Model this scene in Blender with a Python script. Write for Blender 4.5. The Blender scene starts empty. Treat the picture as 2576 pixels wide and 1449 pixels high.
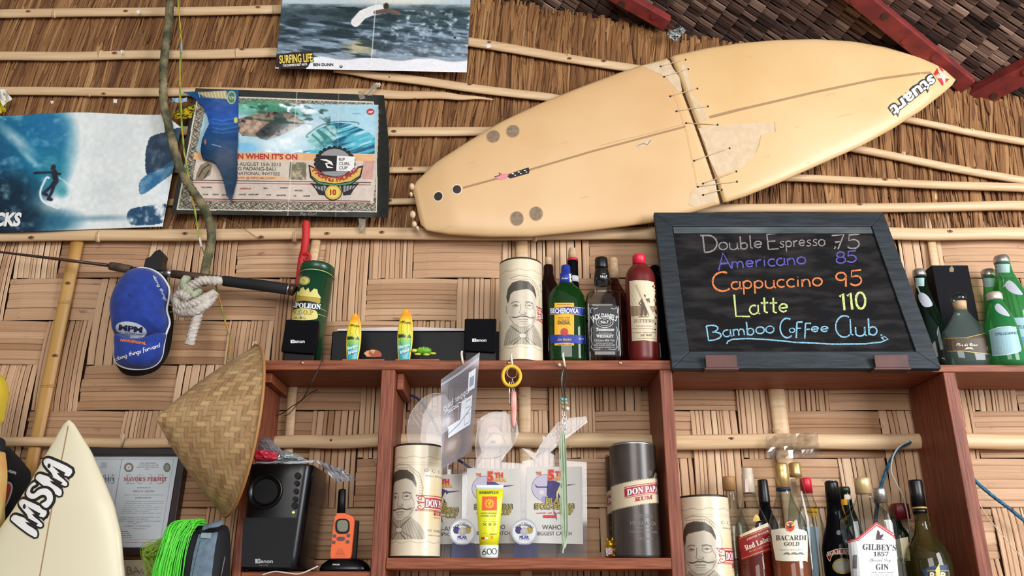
import bpy, bmesh, math, random
import numpy as np
from mathutils import Vector, Matrix
from mathutils.geometry import tessellate_polygon
random.seed(7); RNG = np.random.default_rng(7)
SC = bpy.context.scene; COL = SC.collection
# ------------------------------------------------------------------ camera, daylight, exposure
FPX = 2100.0; PITCH = math.radians(20.0); CAM = Vector((0, -2.56, 1.6))
cam_d = bpy.data.cameras.new('camera'); cam = bpy.data.objects.new('camera', cam_d); COL.objects.link(cam)
cam.location = CAM; cam.rotation_euler = (math.radians(90) + PITCH, 0, 0)
cam_d.sensor_width = 36; cam_d.lens = 36 * FPX / 2576; cam_d.clip_start = 0.05
SC.camera = cam
W = bpy.data.worlds.new('sky'); SC.world = W; W.use_nodes = True
wn = W.node_tree.nodes; wl = W.node_tree.links
bg = wn['Background']
tc = wn.new('ShaderNodeTexCoord'); dot = wn.new('ShaderNodeVectorMath'); dot.operation = 'DOT_PRODUCT'
dot.inputs[1].default_value = Vector((0.62, -0.75, 0.22)).normalized()
rmp = wn.new('ShaderNodeValToRGB')
rmp.color_ramp.elements[0].position = 0.25; rmp.color_ramp.elements[0].color = (0.30, 0.29, 0.28, 1)
rmp.color_ramp.elements[1].position = 0.95; rmp.color_ramp.elements[1].color = (1.0, 1.04, 1.1, 1)
wl.new(tc.outputs['Generated'], dot.inputs[0]); wl.new(dot.outputs['Value'], rmp.inputs[0])
wl.new(rmp.outputs[0], bg.inputs[0]); bg.inputs[1].default_value = 0.62
def area(name, loc, target, sx, sy, power, col):
    d = bpy.data.lights.new(name, 'AREA'); d.shape = 'RECTANGLE'; d.size = sx; d.size_y = sy; d.energy = power; d.color = col
    o = bpy.data.objects.new(name, d); COL.objects.link(o); o.location = loc
    o.rotation_euler = (Vector(target) - Vector(loc)).to_track_quat('-Z', 'Y').to_euler(); return o
area('daylight_opening_right', (3.3, -2.9, 2.7), (0.0, -0.1, 2.1), 1.5, 2.0, 128, (0.97, 0.98, 1.0))
area('daylight_opening_front', (0.0, -5.6, 3.1), (0, 0, 2.3), 2.6, 1.8, 108, (1.0, 0.97, 0.93))
SC.view_settings.view_transform = 'Standard'; SC.view_settings.look = 'None'
SC.view_settings.gamma = 1; SC.view_settings.use_curve_mapping = False
SC.view_settings.exposure = 0.27
# ------------------------------------------------------------------ helpers
FW = Vector((0, math.cos(PITCH), math.sin(PITCH))); UP = Vector((0, -math.sin(PITCH), math.cos(PITCH)))
def ray(px, py): return Vector(((px - 1288) / FPX, 0, 0)) + UP * ((724.5 - py) / FPX) + FW
def P(px, py, y=0.0):
    r = ray(px, py); return CAM + r * ((y - CAM.y) / r.y)
def dep(p): return (Vector(p) - CAM).dot(FW)
def ZP(py, y): return P(1288, py, y).z
def XP(px, y, z): return (px - 1288) * dep((0, y, z)) / FPX
def WP(w, y, z): return w * dep((0, y, z)) / FPX
def onplane(px, py, o, n):
    r = ray(px, py); return CAM + r * ((Vector(o) - CAM).dot(n) / r.dot(n))
def lin(c):
    c = [x / 255.0 if max(c) > 1.001 else x for x in c[:3]]
    return tuple(x / 12.92 if x <= 0.04045 else ((x + 0.055) / 1.055) ** 2.4 for x in c) + (1.0,)
_mats = {}
def mat(name, col=(128, 128, 128), rough=0.6, metal=0.0, col2=None, scale=8.0, stretch=(1, 1, 1), bump=0.0, bscale=None, spec=0.5,
        coord='Object', detail=4.0, lo=0.35, hi=0.65, trans=0.0, coat=0.0, emit=None, sheen=0.0):
    if name in _mats: return _mats[name]
    m = bpy.data.materials.new(name); m.use_nodes = True; nt = m.node_tree; n = nt.nodes; l = nt.links
    b = n['Principled BSDF']; b.inputs['Base Color'].default_value = lin(col); b.inputs['Roughness'].default_value = rough
    b.inputs['Metallic'].default_value = metal; b.inputs['Specular IOR Level'].default_value = spec
    b.inputs['Coat Weight'].default_value = coat; b.inputs['Transmission Weight'].default_value = trans
    b.inputs['Sheen Weight'].default_value = sheen
    if emit: b.inputs['Emission Color'].default_value = lin(emit[0]); b.inputs['Emission Strength'].default_value = emit[1]
    if col2 is not None or bump:
        t = n.new('ShaderNodeTexCoord'); mp = n.new('ShaderNodeMapping'); mp.inputs['Scale'].default_value = stretch
        l.new(t.outputs[coord], mp.inputs[0]); nz = n.new('ShaderNodeTexNoise'); nz.inputs['Scale'].default_value = scale
        nz.inputs['Detail'].default_value = detail; l.new(mp.outputs[0], nz.inputs['Vector'])
        if col2 is not None:
            r = n.new('ShaderNodeValToRGB'); r.color_ramp.elements[0].position = lo; r.color_ramp.elements[1].position = hi
            r.color_ramp.elements[0].color = lin(col); r.color_ramp.elements[1].color = lin(col2)
            l.new(nz.outputs[0], r.inputs[0]); l.new(r.outputs[0], b.inputs['Base Color'])
        if bump:
            bp = n.new('ShaderNodeBump'); bp.inputs['Strength'].default_value = bump; bp.inputs['Distance'].default_value = 0.01
            if bscale:
                n2 = n.new('ShaderNodeTexNoise'); n2.inputs['Scale'].default_value = bscale; l.new(mp.outputs[0], n2.inputs['Vector']); l.new(n2.outputs[0], bp.inputs['Height'])
            else: l.new(nz.outputs[0], bp.inputs['Height'])
            l.new(bp.outputs[0], b.inputs['Normal'])
    _mats[name] = m; return m
def attr_mat(name, rough=0.7, c_dark=(90, 60, 35), c_light=(215, 180, 135), fib=(6, 220), fibamt=0.35, hue=None, spots=0.0, bump=0.25, spec=0.3):
    """strips: 'tone' (0-1) picks the colour, UV in metres carries the fibres along the strip"""
    m = bpy.data.materials.new(name); m.use_nodes = True; nt = m.node_tree; n = nt.nodes; l = nt.links; b = n['Principled BSDF']
    b.inputs['Roughness'].default_value = rough; b.inputs['Specular IOR Level'].default_value = spec
    a = n.new('ShaderNodeAttribute'); a.attribute_name = 'tone'; uv = n.new('ShaderNodeUVMap'); uv.uv_map = 'UVMap'
    mp = n.new('ShaderNodeMapping'); mp.inputs['Scale'].default_value = (fib[0], fib[1], 1); l.new(uv.outputs[0], mp.inputs[0])
    nz = n.new('ShaderNodeTexNoise'); nz.inputs['Scale'].default_value = 1.0; nz.inputs['Detail'].default_value = 5; l.new(mp.outputs[0], nz.inputs['Vector'])
    md = n.new('ShaderNodeMath'); md.operation = 'MULTIPLY_ADD'; md.inputs[1].default_value = fibamt * 2; md.inputs[2].default_value = -fibamt
    l.new(nz.outputs[0], md.inputs[0]); ad = n.new('ShaderNodeMath'); ad.operation = 'ADD'; ad.use_clamp = True
    l.new(md.outputs[0], ad.inputs[0]); l.new(a.outputs['Fac'], ad.inputs[1])
    r = n.new('ShaderNodeValToRGB'); r.color_ramp.elements[0].color = lin(c_dark); r.color_ramp.elements[1].color = lin(c_light)
    if hue:
        for pos, c in hue: e = r.color_ramp.elements.new(pos); e.color = lin(c)
    l.new(ad.outputs[0], r.inputs[0]); out = r.outputs[0]
    if spots:
        n3 = n.new('ShaderNodeTexNoise'); n3.inputs['Scale'].default_value = 1; n3.inputs['Detail'].default_value = 3
        mp3 = n.new('ShaderNodeMapping'); mp3.inputs['Scale'].default_value = (14, 30, 1); l.new(uv.outputs[0], mp3.inputs[0]); l.new(mp3.outputs[0], n3.inputs['Vector'])
        r3 = n.new('ShaderNodeValToRGB'); r3.color_ramp.elements[0].position = 0.66; r3.color_ramp.elements[1].position = 0.76
        r3.color_ramp.elements[0].color = (0, 0, 0, 1); r3.color_ramp.elements[1].color = (spots,) * 3 + (1,); l.new(n3.outputs[0], r3.inputs[0])
        mx = n.new('ShaderNodeMix'); mx.data_type = 'RGBA'; mx.inputs[7].default_value = lin((70, 48, 38)); l.new(r3.outputs[0], mx.inputs[0]); l.new(out, mx.inputs[6]); out = mx.outputs[2]
    l.new(out, b.inputs['Base Color'])
    bp = n.new('ShaderNodeBump'); bp.inputs['Strength'].default_value = bump; bp.inputs['Distance'].default_value = 0.003
    l.new(nz.outputs[0], bp.inputs['Height']); l.new(bp.outputs[0], b.inputs['Normal']); return m
def glass(name, tint=(245, 250, 248), edge=(120, 150, 145), rough=0.03, body=0.0, bodycol=None):
    """thin bottle glass: clear when faced, darker and shinier at the rim"""
    if name in _mats: return _mats[name]
    m = bpy.data.materials.new(name); m.use_nodes = True; nt = m.node_tree; n = nt.nodes; l = nt.links; n.remove(n['Principled BSDF'])
    out = n['Material Output']; tr = n.new('ShaderNodeBsdfTransparent'); gl = n.new('ShaderNodeBsdfGlossy'); gl.inputs['Roughness'].default_value = rough
    lw = n.new('ShaderNodeLayerWeight'); lw.inputs[0].default_value = 0.5
    mc = n.new('ShaderNodeMix'); mc.data_type = 'RGBA'; mc.inputs[6].default_value = lin(tint); mc.inputs[7].default_value = lin(edge)
    l.new(lw.outputs['Facing'], mc.inputs[0]); l.new(mc.outputs[2], tr.inputs[0])
    pw = n.new('ShaderNodeMath'); pw.operation = 'POWER'; pw.inputs[1].default_value = 4.0; l.new(lw.outputs['Facing'], pw.inputs[0])
    fr = n.new('ShaderNodeMath'); fr.operation = 'MULTIPLY_ADD'; fr.inputs[1].default_value = 0.85; fr.inputs[2].default_value = 0.045; l.new(pw.outputs[0], fr.inputs[0])
    ms = n.new('ShaderNodeMixShader'); l.new(fr.outputs[0], ms.inputs[0]); l.new(tr.outputs[0], ms.inputs[1]); l.new(gl.outputs[0], ms.inputs[2]); s = ms.outputs[0]
    if body:
        df = n.new('ShaderNodeBsdfDiffuse'); df.inputs[0].default_value = lin(bodycol or tint)
        m2 = n.new('ShaderNodeMixShader'); m2.inputs[0].default_value = body; l.new(s, m2.inputs[1]); l.new(df.outputs[0], m2.inputs[2]); s = m2.outputs[0]
    l.new(s, out.inputs[0]); _mats[name] = m; return m
def paintmat(name, rough=0.5, spec=0.4, coat=0.0):
    if name in _mats: return _mats[name]
    m = bpy.data.materials.new(name); m.use_nodes = True; n = m.node_tree.nodes; l = m.node_tree.links; b = n['Principled BSDF']
    a = n.new('ShaderNodeAttribute'); a.attribute_name = 'print'; l.new(a.outputs['Color'], b.inputs['Base Color'])
    b.inputs['Roughness'].default_value = rough; b.inputs['Specular IOR Level'].default_value = spec; b.inputs['Coat Weight'].default_value = coat
    _mats[name] = m; return m
class MB:
    def __init__(s): s.V = []; s.F = []; s.M = []; s.S = []; s.mats = []; s.uv = None; s.tone = None; s.T = None
    def mi(s, m):
        if m not in s.mats: s.mats.append(m)
        return s.mats.index(m)
    def add(s, vs, fs, m, smooth=False):
        o = len(s.V); k = s.mi(m)
        s.V += [(s.T @ Vector(v)) if s.T else Vector(v) for v in vs]
        for f in fs: s.F.append([o + i for i in f]); s.M.append(k); s.S.append(smooth)
        return s
    def box(s, x0, x1, y0, y1, z0, z1, m):
        return s.add([(x0,y0,z0),(x1,y0,z0),(x1,y1,z0),(x0,y1,z0),(x0,y0,z1),(x1,y0,z1),(x1,y1,z1),(x0,y1,z1)],
              [(0,3,2,1),(4,5,6,7),(0,1,5,4),(1,2,6,5),(2,3,7,6),(3,0,4,7)], m)
    def lathe(s, prof, m, seg=36, c=(0, 0, 0), sx=1.0, sy=1.0, cap=True, smooth=True, p=2.0):
        vs = []; fs = []; N = len(prof)
        for r, z in prof:
            for i in range(seg):
                a = 2 * math.pi * i / seg; ca, sa = math.cos(a), math.sin(a)
                if p != 2.0:
                    k = (abs(ca) ** p + abs(sa) ** p) ** (-1 / p); ca *= k; sa *= k
                vs.append((c[0] + r * sx * ca, c[1] + r * sy * sa, c[2] + z))
        for j in range(N - 1):
            for i in range(seg):
                i2 = (i + 1) % seg; fs.append((j*seg+i, j*seg+i2, (j+1)*seg+i2, (j+1)*seg+i))
        if cap:
            fs.append(tuple(range(seg))[::-1]); fs.append(tuple((N-1)*seg + i for i in range(seg)))
        return s.add(vs, fs, m, smooth)
    def rings(s, rings, m, smooth=True, cap=True, closed=True):
        n = len(rings[0]); vs = [v for r in rings for v in r]; fs = []
        for j in range(len(rings) - 1):
            for i in range(n if closed else n - 1):
                i2 = (i + 1) % n; fs.append((j*n+i, j*n+i2, (j+1)*n+i2, (j+1)*n+i))
        if cap: fs.append(tuple(range(n))[::-1]); fs.append(tuple((len(rings)-1)*n + i for i in range(n)))
        return s.add(vs, fs, m, smooth)
    def tube(s, pts, r, m, seg=10, closed=False, twist=0.0, lobes=0, lamp=0.0, flat=1.0):
        pts = [Vector(p) for p in pts]; n = len(pts); R = r if isinstance(r, (list, tuple)) else [r] * n; rings = []
        t0 = (pts[1] - pts[0]).normalized(); u = t0.orthogonal().normalized(); acc = 0.0
        for i, p in enumerate(pts):
            a = pts[(i - 1) % n] if (closed or i) else pts[0]; b = pts[(i + 1) % n] if (closed or i < n - 1) else pts[-1]
            t = (b - a).normalized(); u = (u - t * u.dot(t)).normalized(); w = t.cross(u)
            if i: acc += (pts[i] - pts[i-1]).length
            rg = []
            for k in range(seg):
                q = 2 * math.pi * k / seg; rr = R[i]
                if lobes: rr *= 1 + lamp * abs(math.cos(lobes * (q - acc * twist) / 2)) - lamp
                rg.append(p + u * (math.cos(q) * rr) + w * (math.sin(q) * rr * flat))
            rings.append(rg)
        if closed: rings.append(rings[0]); return s.rings(rings, m, True, False)
        return s.rings(rings, m)
    def prism(s, poly, d0, d1, m, f=None, smooth=False):
        """poly in (a,b); f(a,b,d) -> xyz (default x,z plane, d along y)"""
        f = f or (lambda a, b, d: (a, d, b)); n = len(poly)
        vs = [f(a, b, d0) for a, b in poly] + [f(a, b, d1) for a, b in poly]
        tri = tessellate_polygon([[Vector((a, b, 0)) for a, b in poly]])
        fs = [tuple(t) for t in tri] + [tuple(i + n for i in t)[::-1] for t in tri]
        o = len(s.V); s.add(vs, fs, m, False)
        return s.add(vs, [(i, (i+1) % n, (i+1) % n + n, i + n) for i in range(n)], m, smooth)
    def grid(s, f, nu, nv, m, smooth=True):
        vs = [f(i / nu, j / nv) for j in range(nv + 1) for i in range(nu + 1)]; w = nu + 1
        return s.add(vs, [(j*w+i, j*w+i+1, (j+1)*w+i+1, (j+1)*w+i) for j in range(nv) for i in range(nu)], m, smooth)
    def ball(s, c, r, m, seg=16, rings=10):
        c = Vector(c); r = (r, r, r) if not isinstance(r, tuple) else r
        pr = [(math.sin(math.pi * (j + .02) / (rings + .04)), -math.cos(math.pi * (j + .02) / (rings + .04))) for j in range(rings + 1)]
        vs = [(c.x + r[0]*a*math.cos(2*math.pi*i/seg), c.y + r[1]*a*math.sin(2*math.pi*i/seg), c.z + r[2]*b) for a, b in pr for i in range(seg)]
        fs = [(j*seg+i, j*seg+(i+1) % seg, (j+1)*seg+(i+1) % seg, (j+1)*seg+i) for j in range(rings) for i in range(seg)]
        fs += [tuple(range(seg))[::-1], tuple(rings*seg + i for i in range(seg))]
        return s.add(vs, fs, m, True)
    def build(s, name, parent=None, world=False, bevel=0.0, bseg=2, solid=0.0, fix=True):
        off = parent_world(parent) if (world and parent is not None) else Vector((0, 0, 0))
        me = bpy.data.meshes.new(name); me.from_pydata([tuple(v - off) for v in s.V], [], s.F)
        for m in s.mats: me.materials.append(m)
        me.polygons.foreach_set('material_index', s.M); me.polygons.foreach_set('use_smooth', s.S)
        if s.uv is not None:
            lay = me.uv_layers.new(name='UVMap'); lay.data.foreach_set('uv', np.asarray(s.uv, dtype=np.float32).ravel())
        if s.tone is not None:
            at = me.attributes.new('tone', 'FLOAT', 'POINT'); at.data.foreach_set('value', np.asarray(s.tone, dtype=np.float32))
        me.update()
        if fix and s.uv is None:
            bm = bmesh.new(); bm.from_mesh(me); bmesh.ops.recalc_face_normals(bm, faces=bm.faces); bm.to_mesh(me); bm.free()
        o = bpy.data.objects.new(name, me); COL.objects.link(o)
        if parent is not None: o.parent = parent
        if bevel:
            b = o.modifiers.new('bevel', 'BEVEL'); b.width = bevel; b.segments = bseg; b.limit_method = 'ANGLE'; b.angle_limit = math.radians(35)
        if solid:
            b = o.modifiers.new('solid', 'SOLIDIFY'); b.thickness = solid; b.offset = 0
        return o
def parent_world(p):
    v = Vector(p.location)
    while p.parent is not None: p = p.parent; v = v + p.location
    return v
def tag(o, label, cat, group=None):
    o['label'] = label; o['category'] = cat
    if group: o['group'] = group
    return o
def thing(name, label, cat, loc=(0, 0, 0), rot=(0, 0, 0), group=None):
    o = bpy.data.objects.new(name, None); o.empty_display_size = 0.02; COL.objects.link(o); o.location = loc; o.rotation_euler = rot
    return tag(o, label, cat, group)
def struct(o): o['kind'] = 'structure'; return o
# ---- printed matter: flat decals laid on a surface through a mapping (u, v, lift) -> xyz
def tri_split(tris, ml):
    out = []; st = list(tris)
    while st:
        a, b, c = st.pop(); la = (b - a).length; lb = (c - b).length; lc = (a - c).length; mxl = max(la, lb, lc)
        if mxl <= ml or len(out) > 60000: out.append((a, b, c)); continue
        if mxl == la: h = (a + b) / 2; st += [(a, h, c), (h, b, c)]
        elif mxl == lb: h = (b + c) / 2; st += [(a, b, h), (a, h, c)]
        else: h = (c + a) / 2; st += [(a, b, h), (h, b, c)]
    return out
_txt = {}
def text_mesh(t, bold=0.0):
    k = (t, bold)
    if k in _txt: return _txt[k]
    cu = bpy.data.curves.new('t', 'FONT'); cu.body = t; cu.size = 1.0; cu.resolution_u = 3; cu.offset = bold; cu.fill_mode = 'FRONT'
    ob = bpy.data.objects.new('t', cu)
    me = bpy.data.meshes.new_from_object(ob)
    V = np.array([v.co[:2] for v in me.vertices]) if len(me.vertices) else np.zeros((0, 2)); F = [tuple(p.vertices) for p in me.polygons]
    bpy.data.objects.remove(ob); bpy.data.curves.remove(cu); bpy.data.meshes.remove(me)
    _txt[k] = (V, F); return _txt[k]
def serif(t): return ''.join(chr(0x1D400 + ord(c) - 65) if 'A' <= c <= 'Z' else chr(0x1D41A + ord(c) - 97) if 'a' <= c <= 'z' else chr(0x1D7CE + ord(c) - 48) if c.isdigit() else c for c in t)
def script(t): return ''.join(chr(0x1D4D0 + ord(c) - 65) if 'A' <= c <= 'Z' else chr(0x1D4EA + ord(c) - 97) if 'a' <= c <= 'z' else c for c in t)
def ital(t): return ''.join(chr(0x1D468 + ord(c) - 65) if 'A' <= c <= 'Z' else chr(0x1D482 + ord(c) - 97) if 'a' <= c <= 'z' else chr(0x1D7CE + ord(c) - 48) if c.isdigit() else c for c in t)
class Decal:
    def __init__(s, f, lift=0.0004, ml=None): s.f = f; s.lift = lift; s.ml = ml; s.mb = MB(); s.prints = []
    def tris(s, T, m, l=1):
        T = [tuple(Vector((p[0], p[1], 0)) for p in t) for t in T]
        if s.ml: T = tri_split(T, s.ml)
        vs = []; fs = []
        for t in T:
            fs.append((len(vs), len(vs)+1, len(vs)+2)); vs += [s.f(p.x, p.y, l * s.lift) for p in t]
        s.mb.add(vs, fs, m, False); return s
    def poly(s, pts, m, l=1):
        tr = tessellate_polygon([[Vector((p[0], p[1], 0)) for p in pts]]); return s.tris([[pts[i] for i in t] for t in tr], m, l)
    def rect(s, u0, v0, u1, v1, m, l=1): return s.tris([[(u0,v0),(u1,v0),(u1,v1)], [(u0,v0),(u1,v1),(u0,v1)]], m, l)
    def ell(s, cu, cv, ru, rv, m, l=1, n=28, rot=0.0):
        c, q = math.cos(rot), math.sin(rot)
        return s.poly([(cu + ru*math.cos(2*math.pi*i/n)*c - rv*math.sin(2*math.pi*i/n)*q, cv + ru*math.cos(2*math.pi*i/n)*q + rv*math.sin(2*math.pi*i/n)*c) for i in range(n)], m, l)
    def stroke(s, pts, w, m, l=1, closed=False):
        pts = [Vector((p[0], p[1])) for p in pts]
        if closed: pts = pts + [pts[0]]
        n = len(pts); T = []; L = []
        for i in range(n):
            a = pts[max(i-1, 0)]; b = pts[min(i+1, n-1)]
            if closed and i in (0, n-1): a = pts[-2]; b = pts[1]
            t = b - a; t = t.normalized() if t.length > 1e-9 else Vector((1, 0)); nn = Vector((-t.y, t.x)); wi = w[i] if isinstance(w, (list, tuple)) else w
            L.append((pts[i] + nn * wi / 2, pts[i] - nn * wi / 2))
        for i in range(n-1): T += [[L[i][0], L[i][1], L[i+1][1]], [L[i][0], L[i+1][1], L[i+1][0]]]
        return s.tris(T, m, l)
    def box(s, u0, v0, u1, v1, w, m, l=1): return s.stroke([(u0,v0),(u1,v0),(u1,v1),(u0,v1)], w, m, l, True)
    def text(s, t, u, v, h, m, l=2, wid=None, align='c', bold=0.0, shear=0.0, rot=0.0, arc=None, flip=1):
        """h = cap height; wid = total width; (u, v) = baseline anchor; arc = radius bends the line"""
        V, F = text_mesh(t, bold)
        if not len(V): return s
        k = h / 0.70; x0 = V[:, 0].min(); x1 = V[:, 0].max(); sx = (wid / (x1 - x0)) if wid else k
        X = (V[:, 0] - x0) * sx; Wd = (x1 - x0) * sx; X = X - {'l': 0, 'c': Wd / 2, 'r': Wd}[align]; Y = V[:, 1] * k; X = X + Y * shear
        if arc: A = X / arc; X = (arc + Y) * np.sin(A); Y = (arc + Y) * np.cos(A) - arc
        X = X * flip; c, q = math.cos(rot), math.sin(rot)
        Q = [(u + a*c - b*q, v + a*q + b*c) for a, b in zip(X, Y)]; T = []
        for f in F:
            for i in range(1, len(f)-1): T.append([Q[f[0]], Q[f[i]], Q[f[i+1]]])
        return s.tris(T, m, l)
    def scribble(s, u0, v, u1, h, m, l=2, seed=0):
        """small print too fine to read: a row of short marks"""
        r = random.Random(seed + int(1e4 * abs(v)) + int(1e4*abs(u0))); x = u0; T = []
        while x < u1:
            w = h * r.uniform(0.35, 0.8)
            if r.random() > 0.17: y = v + h * r.uniform(0, .2); hh = h * r.uniform(.55, .9); T += [[(x,y),(x+w*.8,y),(x+w*.8,y+hh*.5)], [(x,y),(x+w*.8,y+hh*.5),(x,y+hh)]]
            x += w
        return s.tris(T, m, l) if T else s
    def build(s, name, parent=None, world=False): return s.mb.build(name, parent, world, fix=False)
# ---- painted prints: a small procedural painter whose result colours a fine mesh
def vnoise(h, w, fy, fx, seed):
    r = np.random.default_rng(seed); g = r.random((fy + 2, fx + 2)); y = np.linspace(0, fy, h, endpoint=False); x = np.linspace(0, fx, w, endpoint=False)
    yi = y.astype(int); xi = x.astype(int); ty = (y - yi)[:, None]; tx = (x - xi)[None]; ty = ty*ty*(3-2*ty); tx = tx*tx*(3-2*tx)
    a = g[yi][:, xi]; b = g[yi][:, xi+1]; c = g[yi+1][:, xi]; d = g[yi+1][:, xi+1]
    return (a*(1-tx)+b*tx)*(1-ty) + (c*(1-tx)+d*tx)*ty
def fbm(h, w, fy, fx, seed, o=4):
    s = 0; a = 0.5
    for i in range(o): s = s + a * vnoise(h, w, min(fy << i, h), min(fx << i, w), seed + i); a /= 2
    return s / (1 - 0.5 ** o)
class Paint:
    def __init__(s, w, h, c):
        s.w = w; s.h = h; s.A = np.zeros((h, w, 3)) + np.array(c, float) / 255
        s.X, s.Y = np.meshgrid((np.arange(w) + .5) / w, (np.arange(h) + .5) / h)   # v runs downwards
    def mix(s, c, a): a = np.clip(a, 0, 1)[..., None]; s.A = s.A * (1 - a) + np.array(c, float) / 255 * a; return s
    def vgrad(s, stops):
        ys = [p for p, _ in stops]; C = np.array([c for _, c in stops], float) / 255
        s.A = np.stack([np.interp(s.Y, ys, C[:, k]) for k in range(3)], -1); return s
    def blob(s, x, y, rx, ry, c, a=1.0, soft=0.5, rot=0.0):
        dx = s.X - x; dy = s.Y - y; q = math.cos(rot); r = math.sin(rot); d = np.sqrt(((dx*q + dy*r) / rx)**2 + ((-dx*r + dy*q) / ry)**2)
        return s.mix(c, a * np.clip((1 - d) / max(soft, 1e-3) + 0.0, 0, 1))
    def inside(s, pts):
        m = np.zeros((s.h, s.w), bool); n = len(pts)
        for i in range(n):
            x0, y0 = pts[i]; x1, y1 = pts[(i+1) % n]
            if y0 == y1: continue
            m ^= ((y0 > s.Y) != (y1 > s.Y)) & (s.X < (x1-x0)*(s.Y-y0)/(y1-y0) + x0)
        return m
    def poly(s, pts, c, a=1.0): return s.mix(c, s.inside(pts) * a)
    def line(s, pts, w, c, a=1.0, asp=None):
        asp = asp or s.w / s.h; d = np.full((s.h, s.w), 9.0)
        for (x0, y0), (x1, y1) in zip(pts[:-1], pts[1:]):
            ax = (x1-x0)*asp; ay = y1-y0; L = ax*ax + ay*ay + 1e-12; px = (s.X-x0)*asp; py = s.Y-y0; t = np.clip((px*ax+py*ay)/L, 0, 1)
            d = np.minimum(d, np.hypot(px-t*ax, py-t*ay))
        return s.mix(c, a * np.clip((w/2 - d) * s.h + 0.5, 0, 1))
    def rnoise(s, ang, fa, fb, seed):
        asp = s.w / s.h; c, q = math.cos(ang), math.sin(ang); a = (s.X * asp * c + s.Y * q) * fa; b = (-s.X * asp * q + s.Y * c) * fb
        T = fbm(256, 256, 32, 32, seed, 3); ia = np.floor(a * 8).astype(int) % 256; ib = np.floor(b * 8).astype(int) % 256; ja = (ia + 1) % 256; jb = (ib + 1) % 256; ta = a * 8 - np.floor(a * 8); tb = b * 8 - np.floor(b * 8)
        return (T[ib, ia] * (1-ta) + T[ib, ja] * ta) * (1-tb) + (T[jb, ia] * (1-ta) + T[jb, ja] * ta) * tb
    def noise(s, amt, fy, fx, seed): s.A = np.clip(s.A + (fbm(s.h, s.w, fy, fx, seed)[..., None] - .5) * amt, 0, 1); return s
    def build(s, name, f, parent=None, world=False, m=None, mask=None, solid=0.0, rough=0.5):
        """f(u, v) with u,v in 0-1, v up"""
        w, h = s.w, s.h; off = parent_world(parent) if (world and parent is not None) else Vector((0, 0, 0))
        vs = [tuple(Vector(f(i / w, 1 - j / h)) - off) for j in range(h + 1) for i in range(w + 1)]
        fs = [(j*(w+1)+i, (j+1)*(w+1)+i, (j+1)*(w+1)+i+1, j*(w+1)+i+1) for j in range(h) for i in range(w) if mask is None or mask[j, i]]
        E = np.pad(s.A, ((0, 1), (0, 1), (0, 0)), 'edge'); L = np.where(E <= 0.04045, E / 12.92, ((E + .055) / 1.055) ** 2.4)
        me = bpy.data.meshes.new(name); me.from_pydata(vs, [], fs); me.materials.append(m or paintmat('printed_paper', rough))
        at = me.color_attributes.new('print', 'FLOAT_COLOR', 'POINT'); at.data.foreach_set('color', np.concatenate([L, np.ones((h+1, w+1, 1))], -1).astype(np.float32).ravel())
        me.polygons.foreach_set('use_smooth', [True] * len(fs)); me.update()
        o = bpy.data.objects.new(name, me); COL.objects.link(o)
        if parent is not None: o.parent = parent
        if solid: b = o.modifiers.new('solid', 'SOLIDIFY'); b.thickness = solid; b.offset = 0
        return o
# ------------------------------------------------------------------ the setting
M_slat = attr_mat('split_bamboo', 0.55, (112, 78, 52), (222, 190, 156), (5, 260), 0.22, [(0.35, (162, 121, 87)), (0.65, (199, 160, 125))], spots=0.55, bump=0.3)
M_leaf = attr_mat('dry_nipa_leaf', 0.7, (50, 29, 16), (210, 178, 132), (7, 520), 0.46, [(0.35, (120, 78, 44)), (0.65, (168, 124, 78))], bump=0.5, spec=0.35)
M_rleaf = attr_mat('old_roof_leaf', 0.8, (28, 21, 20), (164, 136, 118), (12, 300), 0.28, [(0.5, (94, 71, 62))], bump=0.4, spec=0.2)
M_dark = mat('dark_backing', (70, 48, 32), 0.9)
M_batten = mat('bamboo_pole', (224, 194, 154), 0.42, col2=(200, 164, 122), scale=3.0, stretch=(1.2, 30, 30), lo=0.3, hi=0.72, bump=0.15, spec=0.4)
M_yelbat = mat('yellow_bamboo_pole', (202, 158, 88), 0.4, col2=(172, 122, 62), scale=3.0, stretch=(8, 8, 1.2), lo=0.3, hi=0.7, bump=0.15)
M_node = mat('bamboo_node', (150, 108, 70), 0.6, col2=(120, 80, 50), scale=30)
M_nail = mat('nail_hole', (62, 40, 28), 0.7)
class Strips(MB):
    def strip(s, c, axis, side, nrm, L, w, t, tone, prof, seg=6, tip=1.0):
        """one slat: c centre, axis along, prof(u) -> lift along nrm"""
        o = len(s.V); r0 = random.random() * 37; r1 = random.random() * 19; k = s.mi(s.cur)
        if s.uv is None: s.uv = []; s.tone = []
        pr = [(-.5, -.8), (-.36, 0.0), (.36, 0.0), (.5, -.8)]
        for i in range(seg + 1):
            u = i / seg; b = c + axis * ((u - .5) * L) + nrm * prof(u)
            wu = w * (tip + (1 - tip) * min(1, u * 3.5))
            for a, h in pr: s.V.append(b + side * (a * wu) + nrm * (h * t)); s.tone.append(tone)
        for i in range(seg):
            for j in range(3):
                q = [o+i*4+j, o+i*4+j+1, o+(i+1)*4+j+1, o+(i+1)*4+j]; s.F.append(q); s.M.append(k); s.S.append(False)
                s.uv += [(r0 + (i/seg)*L, r1 + pr[j][0]*w), (r0 + (i/seg)*L, r1 + pr[j+1][0]*w), (r0 + ((i+1)/seg)*L, r1 + pr[j+1][0]*w), (r0 + ((i+1)/seg)*L, r1 + pr[j][0]*w)]
EX = Vector((1, 0, 0)); EZ = Vector((0, 0, 1)); NF = Vector((0, -1, 0))
ZB = ZP(590, 0)                       # height of the main rail between woven wall and thatch
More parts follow.
